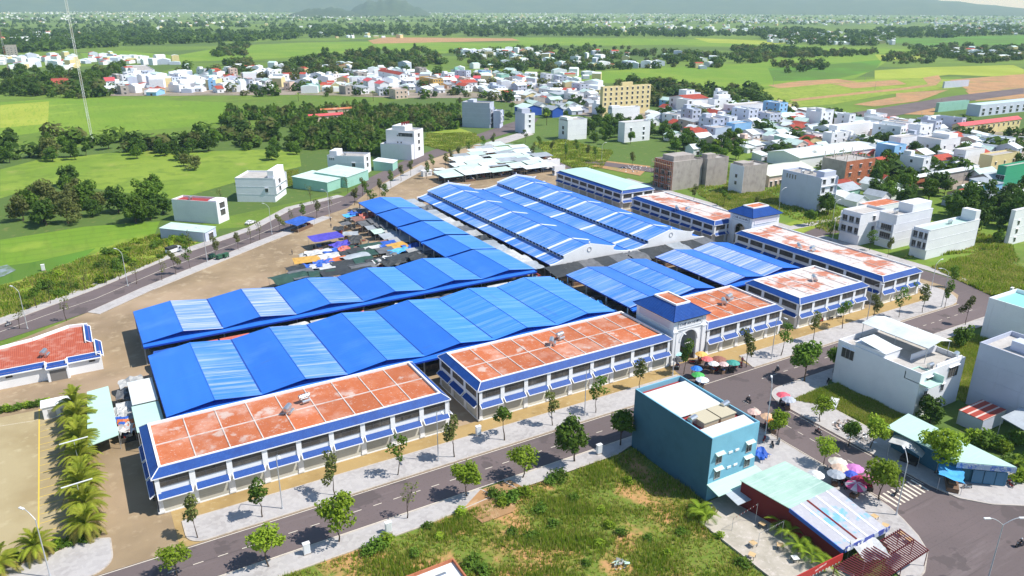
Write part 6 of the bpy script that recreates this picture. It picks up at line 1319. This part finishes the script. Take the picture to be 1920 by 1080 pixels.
# motorbike
def motorbike(col_, nm):
    r = ob('motorbike', None)
    for x in (-.62,.62):
        wm = MB(); n = 14
        for i in range(n):
            a0, a1 = 6.2832*i/n, 6.2832*(i+1)/n
            for (ra,rb,ya,yb) in ((.29,.29,-.05,.05),(.29,.2,.05,.05),(.2,.29,-.05,-.05)):
                wm.poly([(x+ra*math.cos(a0),ya,.3+ra*math.sin(a0)),(x+ra*math.cos(a1),ya,.3+ra*math.sin(a1)),(x+rb*math.cos(a1),yb,.3+rb*math.sin(a1)),(x+rb*math.cos(a0),yb,.3+rb*math.sin(a0))])
        w = wm.build('wheel', BLACK, r)
        h = MB(); h.tube((x,-.06,.3),(x,.06,.3),.07,n=8); h.build('hub', STEEL, w)
    m = MB(); m.slab((-.75,-.13,.72),(.05,-.15,.68),(.05,.15,.68),(-.75,.13,.72),.32); m.slab((.05,-.14,.45),(.42,-.14,.5),(.42,.14,.5),(.05,.14,.45),.16); m.slab((.38,-.2,.95),(.52,-.2,.98),(.52,.2,.98),(.38,.2,.95),.6); m.build('body', plain('bike_'+nm,col_,.35), r)
    m = MB(); m.slab((-.8,-.13,.86),(.0,-.12,.8),(.0,.12,.8),(-.8,.13,.86),.1); m.build('seat', BLACK, r)
    m = MB(); m.tube((.45,0,.95),(.62,0,.3),.04,n=6); m.build('fork', STEEL, r)
    m = MB(); m.tube((.4,-.34,1.05),(.4,.34,1.05),.025,n=6); m.build('handlebar', BLACK, r)
    m = MB(); m.box(.5,.58,-.09,.09,.78,.9); m.build('headlight', M('headlight_glass',(.7,.7,.7),.2), r)
    return r
BK = {n: motorbike(c,n) for n, c in (('dark',(.04,.04,.05)),('red',(.35,.03,.03)),('silver',(.4,.42,.44)))}
SKIN = plain('skin',(.42,.26,.17),.6)
def person_mesh(pose):
    J = dict(hip=(0,0,.95),chest=(0,0,1.35),neck=(0,0,1.5),head=(0,0,1.62),top=(0,0,1.76))
    if pose == 'ride': J = dict(hip=(-.25,0,.86),chest=(-.17,0,1.22),neck=(-.13,0,1.38),head=(-.1,0,1.5),top=(-.08,0,1.64))
    V = [J['hip'],J['chest'],J['neck'],J['head'],J['top']]; E = [(0,1),(1,2),(2,3),(3,4)]; Rr = [.16,.19,.065,.1,.075]
    cx, cz = J['chest'][0], J['chest'][2]
    for s in (-1,1):
        if pose == 'ride': arm = [(cx+.02,s*.2,cz+.06),(cx+.2,s*.27,cz-.16),(.36,s*.3,1.08)]; leg = [(J['hip'][0]+.02,s*.12,.82),(.16,s*.17,.78),(.1,s*.17,.36),(.22,s*.17,.33)]
        else: arm = [(cx,s*.2,cz+.06),(cx+.03,s*.26,cz-.24),(cx+.16,s*.25,cz-.46)]; leg = [(.0,s*.1,.88),(.03,s*.11,.48),(-.02,s*.12,.08),(.12,s*.13,.05)]
        i = len(V); V += arm; E += [(1,i),(i,i+1),(i+1,i+2)]; Rr += [.075,.055,.042]
        i = len(V); V += leg; E += [(0,i)]+[(i+k,i+k+1) for k in range(3)]; Rr += [.1,.075,.05,.045]
    me = bpy.data.meshes.new('figure'); me.from_pydata(V,E,[]); o = bpy.data.objects.new('figure',me); COL.objects.link(o)
    md = o.modifiers.new('skin','SKIN'); 
    for v, rd in zip(me.skin_vertices[0].data, Rr): v.radius = (rd,rd)
    me.skin_vertices[0].data[0].use_root = True
    o.modifiers.new('sub','SUBSURF').levels = 1
    dg = bpy.context.evaluated_depsgraph_get(); out = bpy.data.meshes.new_from_object(o.evaluated_get(dg)); bpy.data.objects.remove(o); bpy.data.meshes.remove(me)
    return out, J
PM = {k: person_mesh(k) for k in ('ride','stand')}
def person(x, y, rz, pose, shirt, nm, label, z=.1, hat='cap'):
    key = pose+nm
    if key not in _wc:
        me = PM[pose][0].copy(); me.materials.clear()
        for mt in (plain('shirt_'+nm,shirt,.8), plain('dark_trousers',(.05,.055,.08),.8), SKIN): me.materials.append(mt)
        J = PM[pose][1]; mi = []
        for q in me.polygons:
            c = q.center; zz = c.z
            if zz > J['neck'][2]-.02: mi.append(2)
            elif pose == 'stand': mi.append(1 if zz < .95 and abs(c.y) < .22 and not (c.x > .06 and zz > .8) else (2 if abs(c.y) > .2 and zz < 1.05 else 0))
            else: mi.append(1 if zz < .9 else (2 if c.x > .22 else 0))
        me.polygons.foreach_set('material_index', mi); me.polygons.foreach_set('use_smooth',[True]*len(mi)); _wc[key] = me
    r = root('person', label, 'person', (x,y,z), rz); ob('body', _wc[key], r)
    J = PM[pose][1]; t = J['top']; m = MB()
    if hat == 'cone': m.tube((t[0],0,t[2]-.04),(t[0],0,t[2]+.16),.24,.01,n=14); m.build('conical_hat', plain('straw_hat',(.6,.5,.3),.8), r)
    else:
        for i in range(3): m.tube((t[0],0,t[2]-.12+.06*i),(t[0],0,t[2]-.06+.06*i),(.13,.135,.11)[i],(.135,.11,.05)[i],n=12)
        m.build('helmet' if pose == 'ride' else 'cap', plain('helmet_white',(.6,.62,.64),.3) if pose == 'ride' else M('dark_hair',(.02,.018,.015),.7), r)
    return r
def bike(px, py, rz, kind, label, rider=None):
    p = G(px,py); b = copy_tree(BK[kind]); b.location = (p.x,p.y,.09); b.rotation_euler = (0,0,rz); tag(b,label,'motorbike','motorbikes on the streets')
    if rider: person(p.x,p.y,rz,'ride',rider[0],rider[1],rider[2],z=.09)
for px,py,rz,kd,lb,rd in ((1403,754,1.4,'dark','dark motorbike ridden across the junction toward the gate',((.05,.05,.06),'black','person in black shirt riding a motorbike across the junction')),
 (1457,697,.1,'dark','dark motorbike ridden along the front street by the broad corner tree',((.04,.06,.1),'navy','person in navy riding along the front street')),
 (1534,815,-1.5,'dark','dark motorbike ridden down the side street by the slim bright tree',((.1,.03,.03),'maroon','person in maroon with pale helmet riding down the side street')),
 (1680,928,.3,'dark','dark motorbike on the zebra crossing',((.2,.21,.2),'grey','person in grey on a motorbike at the zebra crossing')),
 (1911,1026,2.9,'dark','dark motorbike on the asphalt plaza',((.05,.05,.06),'black','person in black on a motorbike in the asphalt plaza')),
 (17,611,.6,'silver','silver motorbike passing on the west road',((.12,.14,.2),'slate','person in slate blue riding on the west road')),
 (1812,917,2.6,'silver','silver motorbike parked in front of the corner shop',None),(1885,907,1.2,'dark','dark motorbike parked at the corner shop door',None),(1893,912,1.0,'red','red motorbike beside the corner shop door',None),(1552,718,.4,'dark','dark motorbike parked in the shade of the white terrace house',None),(1432,828,.5,'red','red motorbike parked under the lamp beside the teal house',None),(1448,838,.9,'dark','dark motorbike parked beside the teal house',None),(288,936,1.57,'dark','dark motorbike parked at the shaded shophouse corner by the palms',None),(1232,688,.2,'dark','dark motorbike parked at the gate-side shutter',None),(1460,832,.7,'silver','silver motorbike parked by the small bright tree',None)): bike(px,py,rz,kd,lb,rd)
PK = random.Random(5)
for grp_, pts in (('beside the cafe-side parasols',[(1556+i*5,884+i*5) for i in range(8)]),('by the edge of the stall yard',[(655+i*7,425+i*7) for i in range(9)]),('under the lime-whitened block',[(1540+i*16,604-i*4) for i in range(3)]),('among the gate parasols',[(1290,672),(1298,681),(1345,696),(1380,692),(1388,688)])):
    for px_, py_ in pts: kk = PK.choice(list(BK)); bike(px_+PK.uniform(-2,2),py_+PK.uniform(-2,2),PK.uniform(0,3),kk,f'{kk} motorbike parked {grp_}')
for b in BK.values():
    for c in list(b.children):
        for g_ in list(c.children): bpy.data.objects.remove(g_)
        bpy.data.objects.remove(c)
    bpy.data.objects.remove(b)
for i, (px,py,c,nm,lb,hat) in enumerate(((1309,678,(.5,.1,.1),'red','person in red shirt standing beneath the yellow-orange parasol','cone'),(1331,690,(.2,.3,.5),'blue','person in blue shirt selling beneath the white gate parasol','cone'),(1366,695,(.55,.5,.45),'beige','person in beige standing beside the teal green parasol','cap'),(1391,682,(.25,.06,.1),'wine','person in wine red at the pavement end of the gate parasols','cap'),(1297,703,(.6,.6,.58),'pale','person in pale shirt near the bright blue parasol','cone'),(1443,800,(.55,.08,.12),'crimson','person in crimson under the orange parasol','cone'),(1590,903,(.3,.35,.3),'sage','person in sage shirt among the cafe-side parasols','cap'),(1580,896,(.5,.5,.55),'ash','person in ash shirt behind the dark grey parasol','cone'),(620,416,(.1,.1,.12),'coal','person in dark clothes crossing the stall yard','cap'),(548,478,(.06,.06,.08),'ink','person in ink black standing alone on the sandy yard','cap'),(643,437,(.15,.05,.05),'rust','person in rust shirt behind the large violet shelter','cap'),(621,428,(.08,.1,.12),'steel','person in steel grey walking in the stall yard','cap'))):
    p = G(px,py); person(p.x,p.y,i*1.3,'stand',c,nm,lb,hat=hat)
# cars, vans, truck
def car(label, x, y, rz, L=4.3, W=1.75, Hh=1.5, paint=(.72,.73,.74), kind='car', group=None, z=.08):
    r = root(kind, label, kind if kind != 'minibus' else 'bus', (x,y,z), rz, group); pm_ = plain(f'car_paint_{int(paint[0]*100)}_{int(paint[1]*100)}',paint,.3)
    if kind == 'car': prof = [(-.5,.35),(-.5,.75),(-.47,.85),(-.36,.92),(-.26,1.42),(.06,1.46),(.22,.95),(.46,.8),(.5,.6),(.5,.35)]
    elif kind == 'minibus': prof = [(-.5,.4),(-.5,2.2),(-.47,2.35),(.36,2.35),(.42,2.2),(.5,1.2),(.5,.4)]
    else: prof = [(.18,.6),(.18,2.0),(.4,2.0),(.48,1.3),(.5,1.1),(.5,.5),(-.5,.5),(-.5,.75),(.16,.75)]
    m = MB(); k = Hh/1.5 if kind == 'car' else 1
    n = len(prof)
    Lf = [(a*L,-W/2*(.88 if b > 1.1 else 1),b*k) for a,b in prof]; Rt = [(a*L,W/2*(.88 if b > 1.1 else 1),b*k) for a,b in prof]
    ar = sum(prof[i][0]*prof[(i+1)%n][1]-prof[(i+1)%n][0]*prof[i][1] for i in range(n))
    m.poly(Lf if ar > 0 else Lf[::-1]); m.poly(Rt[::-1] if ar > 0 else Rt)
    for i in range(n):
        j = (i+1)%n; m.poly([Lf[j],Lf[i],Rt[i],Rt[j]] if ar > 0 else [Lf[i],Lf[j],Rt[j],Rt[i]])
    m.build('body', pm_, r)
    wins_ = {'car': [((-.24,.98),(-.22,1.36),(.04,1.38),(.17,.98))], 'minibus': [((-.46,1.35),(-.46,2.05),(-.1,2.05),(-.1,1.35)),((-.08,1.35),(-.08,2.05),(.3,2.05),(.3,1.35))], 'truck': [((.24,1.2),(.24,1.8),(.36,1.8),(.42,1.2))]}[kind]
    for s in (-1,1):
        for wq in wins_:
            m = MB(); m.poly([(a*L,s*(W/2*.94+.012),b*k) for a,b in (wq if s > 0 else wq[::-1])]); m.build('side_window', GLASS, r)
        for wx in (-.3,.31):
            m = MB(); m.tube((wx*L,s*W*.36,.34),(wx*L,s*W*.515,.34),.34,n=14); wh = m.build('wheel', BLACK, r); m = MB(); m.tube((wx*L,s*W*.515,.34),(wx*L,s*W*.525,.34),.19,n=10); m.build('rim', STEEL, wh)
        m = MB(); x0 = L*.5; m.box(x0-.05,x0+.015,min(s*W*.28,s*W*.44),max(s*W*.28,s*W*.44),.65,.82); m.build('headlight', M('headlight_glass',(.7,.7,.7),.2), r)
    fw = {'car':((.065,1.42),(.21,.97)),'minibus':((.43,2.1),(.495,1.3)),'truck':((.41,1.92),(.475,1.35))}[kind]
    (a,b),(c,d) = fw; m = MB(); m.poly([(c*L+.02,-W*.4,d*k+.02),(c*L+.02,W*.4,d*k+.02),(a*L+.02,W*.38,b*k+.02),(a*L+.02,-W*.38,b*k+.02)]); m.build('windscreen', GLASS, r)
    if kind == 'truck':
        m = MB(); m.box(-.5*L,.14*L,-W/2,W/2,.76,1.7); m.build('cargo_side', WHITE, r); m = MB(); m.slab((-.51*L,-W*.52,2.5),(.15*L,-W*.52,2.5),(.15*L,W*.52,2.5),(-.51*L,W*.52,2.5),.7); m.build('cargo_cover', DARK, r)
    return r
p = G(1562,760); car('white car parked on grass beside a bright tree', p.x,p.y,.5)
p = G(327,474); car('small white truck with dark covered bed on the west pavement', p.x,p.y,.6,5.6,2.0,kind='truck')
p = G(470,420); car('white car parked by the carport on the west road', p.x,p.y,.6)
for i in range(9):
    p = G(1818+i*11.8,262+i*.1); car(f'minibus parked in the row below the rose-roofed depot', p.x,p.y,-1.2,5.6,2.0,2.4,paint=(.72,.73,.74) if i not in (5,6) else (.25,.28,.3),kind='minibus',group='minibuses parked below the depot')
for i, (px,py) in enumerate(((398,486),(412,487),(424,484))):
    p = G(px,py); r = root('waste_cart','dark green waste cart parked on the west pavement','waste cart',(p.x,p.y,.2),.6,'waste carts on the west pavement'); gm = plain('waste_green',(.04,.12,.07),.6)
    m = MB(); m.prism([(-.9,-.6),(.9,-.6),(1.0,.6),(-1.0,.6)],.45,1.5,bottom=True); m.build('bin',gm,r); m = MB(); m.box(-1.05,1.05,-.7,.7,1.5,1.6); m.build('lid',gm,r)
    for sx in (-.7,.7):
        for sy in (-.5,.5): m = MB(); m.tube((sx,sy-.06,.22),(sx,sy+.06,.22),.22,n=10); m.build('wheel',BLACK,r)
# white utility cabinets, kiosks
for px,py,lb in ((576,1040,'white utility cabinet beside the large bright tree'),(897,817,'white utility cabinet at the shophouse gap'),(1123,852,'white utility cabinet in the teal house shadow'),(729,1000,'white utility cabinet half hidden by lot bushes'),(82,508,'white utility cabinet on the west verge'),(1895,552,'white utility cabinet by the corner grass plot')):
    p = G(px,py); r = root('utility_cabinet',lb,'cabinet',(p.x,p.y,.15),.0)
    m = MB(); m.box(-.55,.55,-.35,.35,0,.25); m.build('plinth',CONC,r); m = MB(); m.box(-.5,.5,-.3,.3,.25,2.0); m.box(-.56,.56,-.36,.36,2.0,2.08); m.build('housing',WHITE,r); m = MB(); m.box(-.42,.42,-.325,-.301,.4,1.85); m.build('door',M('cabinet_door',(.68,.7,.72),.5),r)
for px,py,lb,s in ((800,330,'white box kiosk on the bare soil north of the halls, west one',1.),(824,327,'white box kiosk on the bare soil north of the halls, east one',1.),(112,775,'low white kiosk with grille behind the first date palm',1.15)):
    p = G(px,py); r = root('kiosk',lb,'kiosk',(p.x,p.y,.08),.0); m = MB(); m.box(-2.4*s,2.4*s,-1.4*s,1.4*s,0,2.7); m.build('wall',WHITE,r); m = MB(); m.box(-2.6*s,2.6*s,-1.6*s,1.6*s,2.7,2.85); m.build('roof',WHITE,r); m = MB(); m.box(-1.6*s,-.4*s,-1.44*s,-1.401*s,.2,2.1); m.build('door',GALV,r); m = MB(); m.box(.3*s,1.9*s,-1.44*s,-1.401*s,.8,1.7); m.build('grille',TING,r)
# lattice mast in the field and the red-topped one beyond
def mast(label, px, py, h, wdt, col_, n):
    p = G(px,py); r = root('lattice_mast',label,'mast',(p.x,p.y,0)); L_ = [(wdt*math.cos(a),wdt*math.sin(a)) for a in (0,2.094,4.189)]
    for a in L_: m = MB(); m.tube((a[0],a[1],0),(a[0],a[1],h),.09,n=5); m.build('leg',col_[0],r)
    for i in range(n):
        z0, z1 = h*i/n, h*(i+1)/n; m = MB()
        for k in range(3): a, b = L_[k], L_[(k+1)%3]; m.tube((a[0],a[1],z0),(b[0],b[1],z1),.06,n=4,cap=False); m.tube((a[0],a[1],z1),(b[0],b[1],z1),.05,n=4,cap=False)
        m.build('bracing',col_[(i//3)%2],r)
    m = MB(); m.box(-1.6,1.6,-1.6,1.6,0,.6); m.build('footing',CONC,r)
mast('tall slim white lattice mast rising from the field hedge', 173,266, 92, .75, (WHITE,plain('mast_cream',(.62,.55,.42),.6)), 40)
mast('lattice mast with red top behind the farmhouse trees', 20,152, 80, 1.0, (GALV,plain('mast_red',(.5,.05,.04),.6)), 26)
# cafe tables, blue covered heap, rubble
for i,(px,py) in enumerate(((1412,1018),(1410,1040),(1463,1022),(1491,1046),(1640,968),(1660,985),(1690,1000),(1706,1012),(1430,982))):
    p = G(px,py,.75); r = root('cafe_table','square wooden cafe table in the sun','table',(p.x,p.y,.12),.4*i,'cafe tables'); m = MB(); m.box(-.5,.5,-.5,.5,.7,.75); m.build('top',plain('table_wood',(.6,.42,.22),.6) if i != 3 else WHITE,r)
    for a in (-.42,.42):
        for b in (-.42,.42): m = MB(); m.box(a-.03,a+.03,b-.03,b+.03,0,.7); m.build('leg',BLACK,r)
stall_px(1427,851,3.2,2.4,'blue',.3,1.1,kind='heap',label='blue sheet covered heap behind the teal house',goods=False)
rng = np.random.default_rng(8); V = []
def rubble(name, px, py, rad, n, mats, seed):
    p = G(px,py); rng = np.random.default_rng(seed); m = MB()
    for i in range(n):
        a, q = rng.random()*6.28, rad*rng.random()**.6; s = .12+.3*rng.random(); x, y, z = p.x+q*math.cos(a), p.y+q*math.sin(a), .1+max(0,(1-q/rad))*.7*rng.random(); c = [(x+rng.normal()*s,y+rng.normal()*s,z+abs(rng.normal())*s) for _ in range(4)]
        k = int(rng.integers(0,len(mats)))
        for f in ((0,1,2),(0,2,3),(0,3,1),(1,3,2)): m.poly([c[j] for j in f],k)
    return stuff(m.build(name,mats))
rubble('rubble_heap',1585,802,2.2,160,[WHITE,PINK,CONC],1); rubble('rubble_heap',1612,822,2.6,130,[WHITE,CONC,PAVE],2); rubble('litter',1163,1062,1.2,22,[PAVE,TC['mint']],3)
rubble('soil_heap',1190,318,9,120,[CONC,WHITE],6)
# utility poles along the far streets
for px,py,h in ((1725,232,9),(1560,225,9),(1762,205,10),(1640,170,10),(1622,152,10),(770,150,16),(1735,355,11),(1655,240,9),(1450,160,9),(1395,165,9),(88,150,9),(1805,345,10),(1330,255,9)):
    p = G(px,py); r = root('utility_pole','slim concrete utility pole among the distant streets','utility pole',(p.x,p.y,0),.4,'utility poles among the distant streets'); m = MB(); m.tube((0,0,0),(0,0,h),.16,.1,n=6); m.build('pole',CONC,r); m = MB(); m.box(-.9,.9,-.06,.06,h-.8,h-.68); m.build('crossarm',GALV,r)
# bare posts on the unfinished brick house and scaffolding tubes on the unfinished concrete block
def frame_at(label, name, cat, pts, z0, z1, r_, mat):
    c = sum((Vector((*p,0)) for p in pts),Vector())/len(pts); r = root(name,label,cat,(c.x,c.y,z0))
    for p in pts: m = MB(); m.box(p[0]-c.x-r_,p[0]-c.x+r_,p[1]-c.y-r_,p[1]-c.y+r_,0,z1-z0); m.build('upright',mat,r)
    return r
b = next(o for o in SC.objects if o.get('label','').startswith('unfinished red brick')); bx, by = b.location.x, b.location.y
wl2 = next(c for c in b.children if c.name.startswith('wall')); dx, dy = wl2.dimensions.x, wl2.dimensions.y
frame_at('bare concrete posts standing on the unfinished brick house','concrete_post_frame','frame',[(bx+dx*a,by+dy*c) for a in (.03,.35,.66,.97) for c in (.04,.5,.96)],10.8,14.6,.14,M('pale_concrete',(.6,.52,.46),.9))
b = next(o for o in SC.objects if o.get('label','').startswith('unfinished concrete and brick')); bx, by = b.location.x, b.location.y
wl2 = next(c for c in b.children if c.name.startswith('wall')); dy = wl2.dimensions.y
r = frame_at('steel scaffolding against the brick side of the unfinished block','scaffold','scaffold',[(bx-1.6+q*1.2,by+dy*c) for q in (0,1) for c in (.02,.22,.42,.62,.82,1.)],.0,13.2,.05,GALV)
for k in range(5):
    m = MB(); m.box(-.7,.7,-dy*.5,dy*.5,2.2+k*2.4,2.26+k*2.4); m.build('platform',M('plank_wood',(.3,.2,.12),.8),r)

# brick-edged hut at the near edge of the lot, pennant strings over the cafe yard
c = G(850,1046,3.3); house('small white-roofed hut with raw brick parapet in the vacant lot', (c.x-9,c.y-7.5), 0, 9, 7.5, 3.3, wall=BRICK, rmat=TINW, par=.5, group=None, name='hut', tank=[(.6,.55)])
for i, (a, b) in enumerate((((1375,972,2.4),(1421,944,3.6)),((1424,1000,2.4),(1470,976,3.6)))):
    A, B = G(*a), G(*b); r = root('pennant_string', ('red and white pennant string by the cafe porch','white pennant string across the cafe yard')[i], 'pennants', (A.x,A.y,0)); d = B-A
    m = MB(); m.tube((0,0,A.z),(d.x,d.y,B.z),.015,n=4); m.build('cord', BLACK, r)
    for k in range(16):
        t = k/16; q = Vector((0,0,A.z))+d*t; e = d/40; m = MB(); m.poly([q,q+e,q+e*.5+Vector((0,0,-.32))]); m.build('pennant', WHITE if (k+i) % 2 or i else M('red_pennant',(.5,.05,.04),.6), r)
    for p_ in ((0,0,A.z),(d.x,d.y,B.z)): m = MB(); m.tube((p_[0],p_[1],0),p_,.04,n=6); m.build('pole', GALV, r)
# ================================================================== AIR
m = MB(); m.box(-20200,20200,-2200,20200,-1.5,760)
hz = m.build('haze', None); hz.data.materials.clear()
hm = bpy.data.materials.new('haze'); hm.use_nodes = True; n = hm.node_tree.nodes; n.remove(n['Principled BSDF'])
pv = n.new('ShaderNodeVolumePrincipled'); pv.inputs['Color'].default_value = (.55,.76,1,1); pv.inputs['Absorption Color'].default_value = (1,1,1,1); pv.inputs['Density'].default_value = .00006; pv.inputs['Anisotropy'].default_value = .0
hm.node_tree.links.new(pv.outputs[0], n['Material Output'].inputs['Volume']); hz.data.materials.append(hm); stuff(hz)
